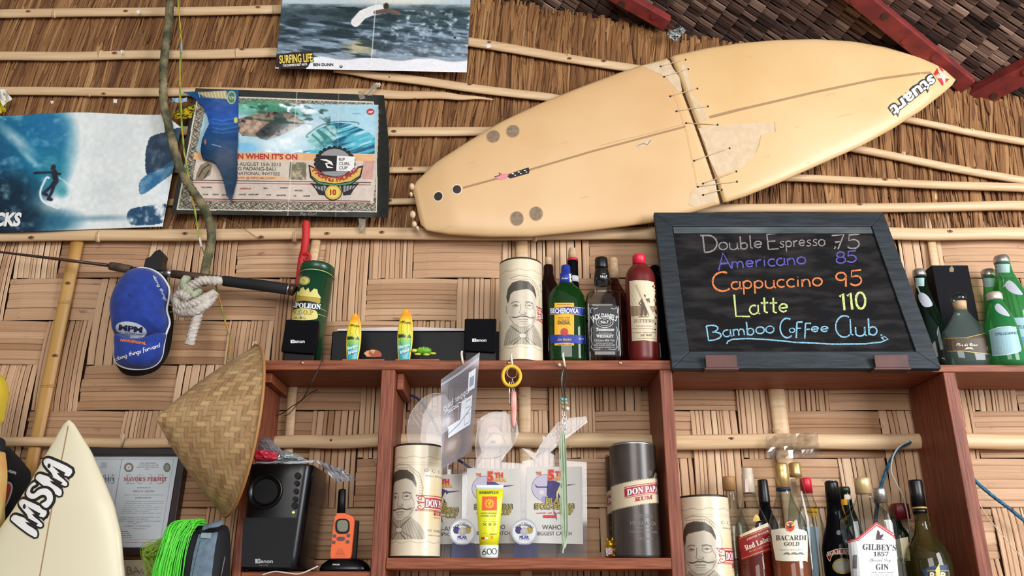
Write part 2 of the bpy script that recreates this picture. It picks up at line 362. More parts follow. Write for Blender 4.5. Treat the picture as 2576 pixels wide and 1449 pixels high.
def woven_wall():
    s = Strips(); s.cur = M_slat; c = 0.146; z0 = ZP(700, 0); x0 = -0.325; rr = random.Random(3)
    for j in range(-18, 3):
        for i in range(-17, 19):
            ph = (i - j) % 4
            zc = z0 + j * c; xc = x0 + i * c
            if xc < -2.6 or xc > 2.5 or zc < -0.1: continue
            base = rr.uniform(.40, .60) if ph == 0 else rr.uniform(.50, .84)
            if ph == 0:     # a float over two cells, lying
                k = rr.choice([5, 6, 7, 8]); ws = [rr.uniform(.6, 1.5) for _ in range(k)]; t = sum(ws); y = zc
                for w in ws:
                    w = w / t * c * 0.985
                    s.strip(Vector((xc + c, 0.0, y + w/2)), EX, EZ, NF, 2*c*rr.uniform(.985, 1.03), w*rr.uniform(.95, .995), .0018, min(1, max(0, base + rr.gauss(0, .07))), lambda u, a=rr.uniform(.008, .0105): a * math.sin(math.pi*u)**.6 - .002)
                    y += w
            if (i - j) % 4 == 3:   # a standing float: cells (i, j) and (i, j+1)
                k = rr.choice([6, 7, 8, 9, 10]); ws = [rr.uniform(.5, 1.5) for _ in range(k)]; t = sum(ws); x = xc
                for w in ws:
                    w = w / t * c * 0.985
                    s.strip(Vector((x + w/2, 0.0, zc + c)), EZ, EX, NF, 2*c*rr.uniform(.985, 1.03), w*rr.uniform(.84, .975), .0026, min(1, max(0, base + rr.gauss(0, .10))), lambda u, a=rr.uniform(.008, .0105): a * math.sin(math.pi*u)**.6 - .002)
                    x += w
    s.add([(-2.6, .02, -.1), (2.6, .02, -.1), (2.6, .02, ZB), (-2.6, .02, ZB)], [(0, 1, 2, 3)], M_dark); s.uv += [(0, 0)] * 4; s.tone += [0] * 4
    o = s.build('wall_back'); return struct(o)
woven_wall()
GA = P(1180, -4, 0.0); GB = P(2576, 262, 0.0); GD = (GB - GA).normalized(); GN = Vector((-GD.z, 0, GD.x))
def gable(x): return GA.z + (x - GA.x) * GD.z / GD.x          # height of the thatch's top edge
def thatch_wall():
    s = Strips(); s.cur = M_leaf; rr = random.Random(11); z = ZB - .10; step = 0.125; k = 0
    while z < 2.95 + 0.9:
        x = -2.6
        while x < 2.6:
            w = rr.choice([.004, .006, .008, .010, .013, .018]) * rr.uniform(.8, 1.2); tilt = math.radians(6 + rr.gauss(0, 3.2) + 3 * math.sin(x * 3 + k))
            L = rr.uniform(.36, .60); ax = Vector((math.sin(tilt), 0, math.cos(tilt))); zc = z + L / 2 + rr.uniform(-.05, .05)
            top = gable(x) + rr.uniform(-.035, .03)
            if zc + L / 2 > top: d = zc + L / 2 - top; L -= d; zc -= d / 2
            if zc - L / 2 < ZB - .012: d = ZB - .012 - zc + L / 2; L -= d; zc += d / 2
            if L > .03:
                lay = rr.uniform(0, .010); tn = max(0, min(1, rr.gauss(.43, .07) + .09 * math.sin(x * 17 + k * 2) + .07 * math.sin(x * 41)))
                s.strip(Vector((x, -.002 - lay, zc)), ax, Vector((ax.z, 0, -ax.x)), NF, L, w, .0018, tn, lambda u, b=rr.uniform(-.004, .006): .006 * (1 - u) + b * math.sin(math.pi * u), 4, .3)
            x += w * rr.uniform(.5, .85)
        z += step; k += 1
    xs = [-2.6, 2.6]; s.add([(xs[0], .012, ZB - .05), (xs[1], .012, ZB - .05), (xs[1], .012, gable(xs[1]) + .06), (xs[0], .012, gable(xs[0]) + .06)], [(0, 1, 2, 3)], M_dark); s.uv += [(0, 0)] * 4; s.tone += [0] * 4  # backing rises past the thatch edge, its dark colour standing in for shadow there
    return struct(s.build('wall_gable'))
thatch_wall()
# the roof: its courses run level, turned 16 degrees against the wall
RD = Vector((0.45, -1, 0.33)).normalized(); RN = GD.cross(RD).normalized(); RN = RN if RN.z < 0 else -RN; ROFF = -.048     # RN points down into the room
RS = RN.cross(RD).normalized(); RS = RS if RS.z > 0 else -RS     # up the slope
def roofpt(px, py, off=0.0): return onplane(px, py, GA + RN * (off + ROFF), RN)
def roof():
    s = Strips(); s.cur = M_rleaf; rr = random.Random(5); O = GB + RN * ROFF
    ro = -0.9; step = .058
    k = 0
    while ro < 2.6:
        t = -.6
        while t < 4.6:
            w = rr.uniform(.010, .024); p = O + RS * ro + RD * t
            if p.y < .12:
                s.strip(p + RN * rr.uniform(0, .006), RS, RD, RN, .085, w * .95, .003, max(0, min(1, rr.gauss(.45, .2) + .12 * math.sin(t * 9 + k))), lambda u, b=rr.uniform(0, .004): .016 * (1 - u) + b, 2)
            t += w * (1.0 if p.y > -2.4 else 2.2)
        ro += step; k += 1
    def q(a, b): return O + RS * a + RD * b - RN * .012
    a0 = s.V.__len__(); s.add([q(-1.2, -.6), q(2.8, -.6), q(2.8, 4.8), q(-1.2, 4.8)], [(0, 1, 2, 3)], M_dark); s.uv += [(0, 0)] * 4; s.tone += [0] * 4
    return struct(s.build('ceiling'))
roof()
M_floor = mat('floor_boards', (120, 88, 60), 0.6, col2=(96, 68, 46), scale=4, stretch=(1, 14, 1))
struct(MB().box(-4, 4, -7, .05, -.1, -.02, M_floor).build('floor'))
# red beams under the roof
M_red = mat('red_painted_timber', (134, 46, 40), 0.6, col2=(104, 34, 32), scale=7, stretch=(3, 3, 3), bump=0.2)
def beam(a, b, w, h, name, nrm=RN, m=M_red):
    a = Vector(a); b = Vector(b); ax = (b - a).normalized(); sd = ax.cross(nrm).normalized(); up = sd.cross(ax).normalized()
    up = up if up.dot(nrm) > 0 else -up; s = MB()
    vs = [p + sd * (i * w / 2) + up * (j * h) for p in (a, b) for i, j in ((-1, 0), (1, 0), (1, 1), (-1, 1))]
    s.add(vs, [(0, 1, 2, 3), (4, 7, 6, 5), (0, 4, 5, 1), (1, 5, 6, 2), (2, 6, 7, 3), (3, 7, 4, 0)], m)
    L = (b - a).length; n = int(L / .11)
    for i in range(n):
        c = a + ax * (L * (i + .5) / n) + up * (h + .0005) + sd * (w * .18 * (-1) ** i)
        s.prism([(.012 * math.cos(q), .012 * math.sin(q)) for q in np.linspace(0, 2 * math.pi, 10, endpoint=False)], 0, .003, M_nail if i % 3 == 0 else m, lambda x, y, d: c + ax * x + sd * y + up * d)
    return s.build(name, bevel=.004)
r1 = roofpt(2430, 205, .015); r0 = roofpt(2160, -15, .015)
struct(beam(r0 + (r0 - r1) * .6, r1, .062, .045, 'beam_rafter'))
r2 = roofpt(2448, 236, .02); r3 = roofpt(2576, 168, .02)
struct(beam(r2, r3 + (r3 - r2) * 1.0, .075, .05, 'beam_tie'))
r4 = roofpt(1535, -30, .03); r5 = roofpt(1680, 52, .03)
struct(beam(r4, r5, .05, .04, 'beam_hip'))
# bamboo battens: (px polyline with half heights)
_bn = [0]
def batten(pts, y=-.03, m=M_batten, nodes=(), nails=(), flat=.55, thick=None):
    """pts: (px, py, full height in px)"""
    _bn[0] += 1; s = MB(); W3 = [P(a, b, y) for a, b, _ in pts]; R = [WP(h, y, p.z) / 2 for (_, _, h), p in zip(pts, W3)]
    pp = []; rr = []
    for i in range(len(W3) - 1):
        n = 10
        for k in range(n): t = k / n; pp.append(W3[i].lerp(W3[i+1], t) + Vector((0, 0, .002 * math.sin(7 * t + i)))); rr.append(R[i] * (1 - t) + R[i+1] * t)
    pp.append(W3[-1]); rr.append(R[-1])
    rings = []
    for i, p in enumerate(pp):
        d = (pp[min(i+1, len(pp)-1)] - pp[max(i-1, 0)]).normalized(); sd = Vector((-d.z, 0, d.x))
        rings.append([p + sd * (rr[i] * math.cos(q)) + NF * (rr[i] * (flat * math.sin(q)) * (1 if math.sin(q) > 0 else .3)) for q in np.linspace(0, 2 * math.pi, 14, endpoint=False)])
    s.rings(rings, m)
    A = W3[0]; B = W3[-1]; ax = (B - A).normalized()
    for t in nodes:
        p = A.lerp(B, t); r = R[0] * (1 - t) + R[-1] * t; sd = Vector((-ax.z, 0, ax.x))
        rg = [[p + ax * dx + sd * (r * k * math.cos(q)) + NF * (r * k * flat * max(math.sin(q), -.3)) for q in np.linspace(0, 2 * math.pi, 14, endpoint=False)] for dx, k in ((-.006, 1.0), (-.002, 1.05), (.002, 1.05), (.006, 1.0))]
        s.rings(rg, m)
        rg = [[p + ax * dx + sd * (r * 1.058 * math.cos(q)) + NF * (r * 1.058 * flat * max(math.sin(q), -.3)) for q in np.linspace(0, 2 * math.pi, 14, endpoint=False)] for dx in (-.0009, .0009)]
        s.rings(rg, M_node)
    for t in nails:
        p = A.lerp(B, t); r = R[0] * (1 - t) + R[-1] * t; q0 = random.Random(int(t * 1e4)).uniform(.9, 2.1)
        c = p + NF * (r * flat * math.sin(q0) + .0006) + Vector((-ax.z, 0, ax.x)) * (r * math.cos(q0))
        s.ball(c, (.010, .0014, .0055), M_node, 10, 4); s.ball(c + NF * .0008, (.0042, .0014, .0034), M_nail, 8, 4)
    o = s.build('trim_%d' % _bn[0], fix=True); return struct(o)
batten([(-60, 37, 26), (730, 24, 26)], nodes=(.25, .63, .95), nails=(.17, .48, .9))
batten([(-60, 143, 26), (300, 140, 26), (720, 133, 29)], nodes=(.4, .84), nails=(.45, .86))
batten([(-60, 230, 24), (520, 232, 26), (930, 236, 27), (1130, 242, 20), (1240, 250, 3)], nodes=(.22, .8), nails=(.25, .85))
batten([(840, 176, 16), (1000, 197, 25), (1410, 250, 24)], y=-.034, nodes=(.3,), nails=(.25, .6))
batten([(1100, 92, 24), (1183, 107, 27), (1700, 190, 24)], nodes=(.55,), nails=(.22, .56, .7))
batten([(420, 330, 27), (1300, 331, 26)], nodes=(.62,), nails=(.65, .3))
batten([(420, 428, 18), (1150, 427, 18)], nodes=(.9,), nails=(.76, .84))
batten([(420, 509, 20), (1120, 506, 18)], nodes=(.3,), nails=(.9, .8))
batten([(2180, 280, 17), (2272, 301, 19), (2620, 367, 21)], nodes=(.6,), nails=(.55,), flat=.9)
batten([(2060, 345, 18), (2152, 376, 22), (2620, 465, 22)], nodes=(.38,), nails=(.4, .7), flat=.9)
batten([(1900, 440, 18), (2000, 449, 20), (2620, 476, 24)], y=-.036, nodes=(.5,), nails=(.45,), flat=.9)
batten([(1700, 527, 18), (1800, 526, 23), (2620, 518, 27)], y=-.03, nodes=(.52, .1), nails=(.5,), flat=.8)
batten([(-80, 594, 34), (780, 588, 32), (1600, 588, 36), (2250, 588, 34), (2660, 589, 34)], y=-.034, nodes=(.12, .3, .52, .66), nails=(.06, .2, .27, .33, .38, .5, .9))
# uprights and the lower rail behind the shelf
batten([(196, 600, 34), (68, 1225, 34)], y=-.022, m=M_yelbat, nodes=(.28, .62), nails=(.2, .5), flat=.45)
batten([(795, 605, 24), (735, 990, 24), (705, 1449, 24)], y=-.02, nodes=(.4,), nails=(.1,), flat=.5)
batten([(1312, 605, 32), (1320, 1000, 32), (1322, 1200, 30), (1324, 1449, 30)], y=-.018, nodes=(.5,), nails=(.1, .45), flat=.4)
batten([(1900, 605, 34), (1955, 1000, 42), (2010, 1449, 42)], y=-.018, nodes=(.6,), nails=(.62,), flat=.4)
batten([(2342, 600, 22), (2405, 1000, 22), (2480, 1449, 22)], y=-.018, nodes=(.6,), nails=(.62,), flat=.4)
batten([(-60, 1112, 24), (500, 1114, 26), (760, 1112, 34), (1000, 1108, 36), (1330, 1106, 38), (1700, 1112, 38), (2300, 1110, 40), (2650, 1110, 40)], y=-.036, m=M_batten, nodes=(.18, .36, .55, .74), nails=(.24, .33, .48, .7), flat=.7)
# ------------------------------------------------------------------ the shelf unit
def wood(name, c1, c2, st):
    if name in _mats: return _mats[name]
    m = mat(name, c1, 0.5, col2=c2, scale=4, stretch=st, lo=.3, hi=.7, bump=.25, spec=.35); return m
M_wh = wood('reddish_hardwood_lying', (158, 88, 54), (108, 54, 34), (2.2, 40, 40)); M_wv = wood('reddish_hardwood_standing', (150, 82, 56), (104, 52, 36), (40, 40, 2.2))
M_screw = mat('screw_head', (170, 120, 100), .35, .8)
YF = -0.24; YB = -0.022
ZT = ZP(906, YF); ZTB = ZP(930, YF)           # top board of the left and middle bays
def XF(px, py): return P(px, py, YF).x
x_l0 = XF(640, 915); x_l1 = XF(660, 915); x_m0 = XF(961, 920); x_m1 = XF(995, 920); x_r0 = XF(1659, 935); x_r1 = XF(1690, 935)
x_q0 = XF(2397, 1080); x_q1 = XF(2429, 1080)
ZS = ZP(1403, YF); ZSB = ZP(1432, YF); ZL = ZP(1437, YF)
sh = thing('wall_shelf', 'reddish brown hardwood wall shelf of three open bays against the woven bamboo', 'shelf', (0, 0, ZSB))
def sbox(n, *a, m=M_wh): return MB().box(*a, m).build(n, sh, True, bevel=.0025)
sbox('shelf_board', x_l0, x_r1 + .003, YF, YB, ZTB, ZT)
t2 = ZP(933, YF) + .018; b2 = ZP(936, YF)
sbox('shelf_board', x_r1 + .0035, 2.3, YF - .001, YB, b2, t2)
sbox('post', x_l0, x_l1, YF + .001, YB, 1.35, ZTB - .0005, m=M_wv)
sbox('post', x_m0, x_m1, YF - .002, YB, 1.35, ZTB - .0005, m=M_wv)
sbox('post', x_r0, x_r1, YF - .002, YB, 1.35, ZTB - .0005, m=M_wv)
sbox('post', x_q0, x_q1, YF - .002, YB, 1.35, b2 - .0005, m=M_wv)
sbox('shelf_board', x_m1 + .0005, x_r0 - .0005, YF - .003, YB, ZSB, ZS)
sbox('shelf_board', x_l1 + .0005, x_m0 - .0005, YF + .005, YB, ZL - .025, ZL)
sbox('shelf_board', x_r1 + .0005, x_q0 - .0005, YF + .005, YB, 1.44, 1.465)
sbox('cleat', x_l1 + .001, x_l1 + .022, YF + .03, YB - .001, ZTB - .03, ZTB - .001)
sbox('cleat', x_m1 + .001, x_m1 + .02, YF + .035, YB - .001, ZTB - .05, ZTB - .001)
for px in (760, 1280, 1560):
    c = P(px, 912, YF - .0005); MB().ball(c, (.006, .002, .006), M_screw, 12, 6).build('screw', sh, True)
# ------------------------------------------------------------------ surfboard laced together across the gable
M_resin = mat('aged_foam_resin', (214, 172, 122), 0.36, col2=(223, 187, 140), scale=3.2, stretch=(1, 1, 1), lo=.3, hi=.7, spec=.4, bump=.02)
M_string = mat('grey_brown_streak', (166, 130, 90), 0.6); M_plug = mat('dark_plug', (40, 26, 20), .5); M_plugd = mat('fin_plug_hole', (128, 106, 84), .7, col2=(150, 128, 104), scale=90)
M_ring = mat('white_plug_ring', (226, 214, 190), .5); M_bare = mat('bare_fibre_patch', (216, 192, 160), .8, col2=(206, 180, 146), scale=40, bump=.3)
M_scuff = mat('faint_scuff', (204, 170, 124), .6, col2=(214, 180, 132), scale=120); M_grime = mat('grime_scuff', (176, 148, 112), .7, col2=(196, 164, 122), scale=60); M_blk = mat('black_print', (24, 22, 22), .5); M_wht = mat('white_print', (236, 234, 230), .5)
M_redp = mat('red_print', (196, 38, 44), .5); M_twine = mat('lacing_twine', (196, 178, 148), .8); M_pink = mat('pink_scrap', (222, 140, 150), .7); M_gryp = mat('grey_print', (120, 118, 116), .6)
def densify(pts, step):
    out = []
    for a, b in zip(pts[:-1], pts[1:]):
        n = max(1, int(math.hypot(b[0]-a[0], b[1]-a[1]) / step)); out += [(a[0]+(b[0]-a[0])*k/n, a[1]+(b[1]-a[1])*k/n) for k in range(n)]
    return out + [pts[-1]]
class Board:
    def __init__(s, T, N, up, lo, y, th, plane=None, fade=.12):
        """T, N tail and nose pixels; outlines as pixels; y of the middle plane, th half thickness"""
        s.pp = plane or (lambda px, py: P(px, py, y)); s.o = s.pp(*T); n = s.pp(*N); s.L = (n - s.o).length; s.ax = (n - s.o).normalized()
        q = s.pp(up[len(up)//2][0], up[len(up)//2][1]) - s.o; s.cx = (q - s.ax * q.dot(s.ax)).normalized(); s.nn = s.ax.cross(s.cx); s.th = th; s.fade = fade
        if s.nn.y > 0: s.nn = -s.nn
        s.U = np.array(sorted(s.ac(*p) for p in up)); s.W = np.array(sorted(s.ac(*p) for p in lo))
    def ac(s, px, py): q = s.pp(px, py) - s.o; return (q.dot(s.ax), q.dot(s.cx))
    def ul(s, a): return np.interp(a, s.U[:, 0], s.U[:, 1]), np.interp(a, s.W[:, 0], s.W[:, 1])
    def t(s, a): return s.th * max(.25, min(1, a / s.fade, (s.L - a) / s.fade) ** .6 if 0 < a < s.L else .25)
    def h(s, a, c):
        u, l = s.ul(a); m = (u + l) / 2; k = min(.999, abs(c - m) / max((u - l) / 2, 1e-4)); return s.t(a) * (1 - k * k) ** .38
    def f(s, a, c, lift): return s.o + s.ax * a + s.cx * c + s.nn * (s.h(a, c) + lift)
    def fp(s, px, v, lift): a, c = s.ac(px, -v); return s.f(a, c, lift)
    def body(s, a0, a1, n, m):
        rings = []; 
        for i in range(n + 1):
            a = a0 + (a1 - a0) * i / n; u, l = s.ul(a); mm = (u + l) / 2; hw = max((u - l) / 2, .002); t = s.t(a); rg = []
            for q in np.linspace(0, 2*math.pi, 40, endpoint=False):
                sn = math.sin(q); rg.append(s.o + s.ax * a + s.cx * (mm + hw * math.cos(q)) + s.nn * (t * math.copysign(abs(sn) ** .76, sn)))
            rings.append(rg)
        b = MB(); b.rings(rings, m); return b
UPL = [(1040,478),(1043,461),(1075,430),(1093,412),(1179,356),(1261,307),(1354,263),(1447,225),(1559,183),(1611,166),(1682,146),(1691,141),(1777,122),(1855,110),(1951,102),(2048,100),(2144,106),(2222,120),(2299,143),(2357,166),(2392,188),(2401,203)]
LOL = [(1045,523),(1056,561),(1067,579),(1130,590),(1224,596),(1335,596),(1484,581),(1645,561),(1764,529),(1805,516),(1816,513),(1874,495),(1970,456),(2067,412),(2164,369),(2241,327),(2318,278),(2376,232),(2398,212),(2401,203)]
YSB = -.088
sbd = Board((1042, 500), (2401, 203), UPL, LOL, YSB, .030)
sb = thing('surfboard', 'long yellowed surfboard snapped in two and laced together, hung high across the thatch', 'surfboard', tuple(sbd.o))
ac1 = (sbd.ac(1690, 150)[0] + sbd.ac(1808, 512)[0]) / 2
M_resin2 = mat('aged_foam_resin_nose', (216, 176, 122), 0.34, col2=(225, 192, 144), scale=2.4, lo=.3, hi=.7, spec=.4, bump=.02)
th_ = sbd.body(.002, ac1 - .008, 60, M_resin).build('tail_half', sb, True)
nh_ = sbd.body(ac1 + .0045, sbd.L, 60, M_resin2).build('nose_half', sb, True)
(lambda b_: [v.__iadd__((sbd.o + sbd.ax * ac1 - v) * .0 + Vector((0, .010 if v.y < YSB else 0, 0))) for v in b_.V] and b_)(sbd.body(ac1 - .010, ac1 + .006, 2, mat('shaded_core', (84, 62, 42), .9))).build('shaded_core', sb, True)  # recessed core in dark brown: the shade inside the break is painted in
d = Decal(sbd.fp, .0005, 25)
d.stroke([(x, -y) for x, y in densify([(1166,483),(1332,438),(1484,393),(1600,362),(1720,330)], 30)], 5, M_string, 1)
d.stroke([(x, -y) for x, y in densify([(1780,307),(1850,289),(2048,243),(2202,211),(2334,193)], 30)], [7]*3 + [6]*100, M_string, 1)
for x, y in ((1104, 502), (1151, 487)): d.ell(x, -y, 13, 13, M_ring, 1); d.ell(x, -y, 10.5, 10.5, M_plug, 2)
for x, y in ((1241, 351), (1290, 339), (1300, 557), (1348, 545)): d.ell(x, -y, 17.5, 17.5, M_grime, 1); d.ell(x + .5, -y, 15.5, 16, M_plugd, 2)
d.poly([(1280,-449),(1329,-432),(1332,-440),(1330,-447),(1284,-460),(1277,-455)], M_blk, 2)
for k in range(3): d.ell(1290 + k * 15, -448 + k * 4, 3, 1.6, M_wht, 3, 8); d.ell(1296 + k * 14, -452 + k * 4, 2, 1.4, M_wht, 3, 8)
d.poly([(1243,-458),(1262,-448),(1284,-447),(1275,-459),(1262,-464)], M_pink, 2)
d.stroke([(1245,-456),(1258,-452),(1256,-446),(1262,-450)], 2, M_blk, 3)
# bare patches and scuffs beside the break
d.poly([(1611,-170),(1682,-157),(1690,-180),(1706,-205),(1712,-240),(1700,-240),(1672,-204),(1640,-186)], M_bare, 1)
d.poly([(1745,-525),(1796,-512),(1803,-500),(1795,-462),(1760,-468),(1735,-490),(1730,-520)], M_bare, 1)
d.poly([(1752,-335),(1800,-328),(1872,-322),(1930,-320),(1943,-326),(1942,-344),(1908,-350),(1902,-378),(1895,-398),(1862,-430),(1800,-450),(1780,-410),(1768,-370)], M_bare, 1)
d.poly([(1708,-172),(1722,-170),(1738,-250),(1768,-290),(1775,-315),(1762,-320),(1742,-280),(1730,-250)], M_bare, 1)
d.stroke([(1943,-320),(1944,-343)], 1.6, M_grime, 2)
d.stroke([(1895,-395),(1904,-375),(1908,-352)], 1.4, M_grime, 2)
for x, y, w in ((1190,417,14),(1354,383,5),(1420,370,18),(1600,470,9),(1610,440,7),(1470,505,16),(1235,592,20),(1120,578,26),(2180,125,14),(2090,140,7),(1985,130,6),(2080,250,22),(2240,160,6),(2255,300,8),(1925,402,12),(2030,415,6),(1890,150,16),(2000,330,10),(2120,300,30),(2160,262,9)):
    d.ell(x, -y, w * .8, .8 + w * .05, M_scuff, 1, 10, .2 + .02 * (w % 5))
d.ell(1618, -372, 22, 9, M_bare, 1, 14, .3); d.stroke([(1602,-378),(1615,-372),(1625,-376),(1634,-364)], 2.5, M_string, 2)
d.stroke([(1505,-378),(1560,-364),(1640,-345),(1735,-318)], 1.1, M_grime, 1)
d.stroke([(1690,-240),(1722,-340),(1752,-480)], 4, mat('faint_seam', (214, 172, 118), .5), 1)
R_ = math.atan2(-(283 - 199), (2230 - 2336))
d.text('stuart', 2281, -239, 30, M_blk, 2, wid=140, bold=.085, rot=R_); d.text('stuart', 2282, -240, 29, M_wht, 3, wid=134, bold=.025, rot=R_)
cx_, cy_ = 2366, -198
d.poly([(2340,-196),(2352,-178),(2358,-190),(2346,-200)], M_redp, 2); d.poly([(2357,-173),(2363,-172),(2369,-184),(2365,-186)], M_redp, 2)
d.poly([(2348,-204),(2364,-204),(2368,-222),(2362,-221)], M_redp, 2); d.poly([(2374,-204),(2384,-204),(2374,-214)], M_redp, 2)
st = []
for i in range(10): r = 21 if i % 2 == 0 else 8; q = math.radians(-10 + i * 36); st.append((cx_ + r * math.cos(q), cy_ + r * math.sin(q)))
d.poly(st, mat('faded_pink', (226, 198, 186), .5), 3)
d.build('markings', sb, True)
# lacing across the break
for (xa, ya), (xb, yb) in (((1660,175),(1722,158)),((1668,203),(1728,184)),((1683,254),(1750,235)),((1698,292),(1776,280)),((1722,322),(1800,326)),((1742,415),(1830,384)),((1765,470),(1848,440)),((1752,478),(1850,464)),((1766,497),(1812,484))):
    lb = MB(); p = [sbd.fp(xa + (xb - xa) * t, -(ya + (yb - ya) * t), .001 + .002 * math.sin(math.pi * t)) for t in (0, .2, .4, .6, .8, 1)]
    lb.tube(p, .0016, M_twine, 6)
    for q in (p[0], p[-1]): lb.ball(q, .0035, M_plug, 8, 6)
    lb.build('stitch', sb, True)
for (x, y, r) in ((1036,470,.012),(1034,490,.008),(1038,540,.013),(1042,565,.011),(1050,575,.008)): MB().ball(P(x, y, YSB), (r * .8, .014, r), M_bare, 8, 6).build('foam_chip', sb, True)
# ------------------------------------------------------------------ posters on the thatch
def quadpx(c, bend=None):
    TL, TR, BR, BL = c
    def g(u, v):
        x = (BL[0]*(1-u)+BR[0]*u)*(1-v) + (TL[0]*(1-u)+TR[0]*u)*v; y = (BL[1]*(1-u)+BR[1]*u)*(1-v) + (TL[1]*(1-u)+TR[1]*u)*v
        return (x, y) if not bend else bend(u, v, x, y)
    return g
def uvof(px, py, c):
    """pixel -> (u, v down) on a poster, near enough for painting"""
    TL, TR, BR, BL = c; u = v = .5
    for _ in range(6):
        v = (py - (TL[1]*(1-u)+TR[1]*u)) / ((BL[1]*(1-u)+BR[1]*u) - (TL[1]*(1-u)+TR[1]*u))
        xl = TL[0]*(1-v)+BL[0]*v; xr = TR[0]*(1-v)+BR[0]*v; u = (px - xl) / (xr - xl)
    return u, v
def sm0(pts, n=5):
    out = []; N = len(pts)
    for i in range(N):
        a, b, c, d_ = [Vector(pts[(i + k) % N]) for k in (-1, 0, 1, 2)]
        for k in range(n): t = k / n; v = .5 * (2*b + (c-a)*t + (2*a-5*b+4*c-d_)*t*t + (3*b-a-3*c+d_)*t**3); out.append((v.x, v.y))
    return out
class PosterPaint(Paint):
    def __init__(s, w, h, col, c): super().__init__(w, h, col); s.c = c; s.sx = abs(c[1][0] - c[0][0]); s.sy = abs(c[3][1] - c[0][1])
    def q(s, pts): return [uvof(x, y, s.c) for x, y in pts]
    def bl(s, x, y, rx, ry, col, a=1., soft=.5, rot=0.): u, v = uvof(x, y, s.c); return s.blob(u, v, rx / s.sx, ry / s.sy, col, a, soft, rot)
    def po(s, pts, col, a=1.): return s.poly(s.q(pts), col, a)
    def li(s, pts, w, col, a=1.): return s.line(s.q(pts), w / s.sy, col, a, s.sx / s.sy)
M_paper = paintmat('printed_poster', .38, .45)
# left: a surfer below a breaking wave
cA = ((-120, 290), (462, 284), (409, 570), (-120, 590))
pa = PosterPaint(300, 150, (214, 222, 222), cA)
pa.mix((230, 232, 228), fbm(150, 300, 6, 10, 3)); 
pa.bl(60, 380, 150, 170, (20, 112, 148), 1, .35); pa.bl(110, 330, 80, 60, (18, 104, 150), .8); pa.bl(130, 440, 60, 60, (22, 120, 140), .8, .7); pa.bl(-40, 420, 120, 190, (16, 84, 120), .9, .6)
pa.bl(20, 500, 110, 90, (6, 40, 60), 1, .6); pa.bl(60, 560, 130, 60, (8, 50, 72), 1, .6); pa.bl(-60, 560, 200, 70, (5, 30, 48), 1, .5); pa.bl(150, 560, 80, 40, (18, 92, 124), .8, .7)
pa.bl(42, 350, 26, 70, (190, 214, 220), .8, .9, -.5); pa.bl(75, 400, 14, 40, (180, 208, 216), .7, .9, -.5); pa.mix((200, 226, 232), np.clip(fbm(150, 300, 16, 24, 9) - .55, 0, 1) * 2.2 * np.clip(1.2 - pa.X * 1.6, 0, 1))
nz_ = fbm(150, 300, 14, 30, 55); hd = pa.inside(pa.q(sm0([(374,352),(388,338),(420,330),(458,322),(448,380),(440,415),(404,424),(372,440),(366,400)]))); pa.mix((40, 62, 84), hd * np.clip(.55 + nz_, 0, 1)); sl_ = pa.inside(pa.q(sm0([(352,458),(372,438),(404,424),(438,404),(438,432),(400,462),(356,490)]))); pa.mix((44, 104, 146), sl_ * np.clip(.4 + nz_, 0, 1))
pa.bl(420, 480, 40, 30, (214, 222, 228), .9); lw_ = pa.inside(pa.q(sm0([(325,530),(370,518),(420,515),(414,560),(330,566)]))); pa.mix((26, 66, 100), lw_ * np.clip((nz_ - .32) * 4, 0, .95)); pa.bl(250, 550, 130, 12, (40, 96, 128), .5, .9)
pa.bl(260, 470, 60, 60, (196, 204, 204), .5, 1)
pa.li(sm0([(124,450),(108,468),(102,488),(108,506),(128,518),(150,520)])[:25], 5, (226, 232, 230)); pa.li(sm0([(140,452),(160,456),(176,476),(180,500),(168,512)])[:20], 3, (196, 222, 224), .8); pa.bl(158, 484, 22, 22, (40, 140, 150), .8, .7); pa.bl(135, 512, 34, 10, (224, 232, 232), .9, .7, .35)
pa.li([(88,437),(130,436),(152,441)], 6, (20, 24, 34)); pa.li([(137,436),(142,458),(134,468)], 15, (22, 30, 48)); pa.li([(140,462),(122,478),(110,488),(118,492)], 9, (24, 28, 44)); pa.li([(138,464),(132,484),(122,502),(130,504)], 9, (24, 28, 44)); pa.bl(135, 425, 8, 10, (40, 30, 28), 1, .3)
pa.noise(.10, 30, 60, 5)
def bA(u, v, x, y): return (x, y + (4 * math.sin(u * 9) * v))
gA = quadpx(cA, bA); yA = lambda x, y: -.058 - .006 * math.sin(x * .02) - .004 * math.sin(y * .03)
mk = np.ones((150, 300), bool)
for j in range(150):
    for i in range(300):
        x, y = gA((i+.5)/300, 1-(j+.5)/150)
        if x > 402 and y < 278 + (x - 402) * .8: mk[j, i] = False
poA = thing('poster', 'poster of a surfer under a foaming turquoise wave at the far left of the thatch', 'poster', tuple(P(200, 580, -.055)), group=None)
pa.build('sheet', lambda u, v: P(*gA(u, v), yA(*gA(u, v))), poA, True, M_paper, mk, .0006)
d = Decal(lambda x, v, l: P(x, -v, yA(x, -v) - .0006 - l), .0005)
d.text('CKS', 50, -567, 31, M_wht, 1, wid=68, align='r', bold=.05, shear=.2); d.build('lettering', poA, True)
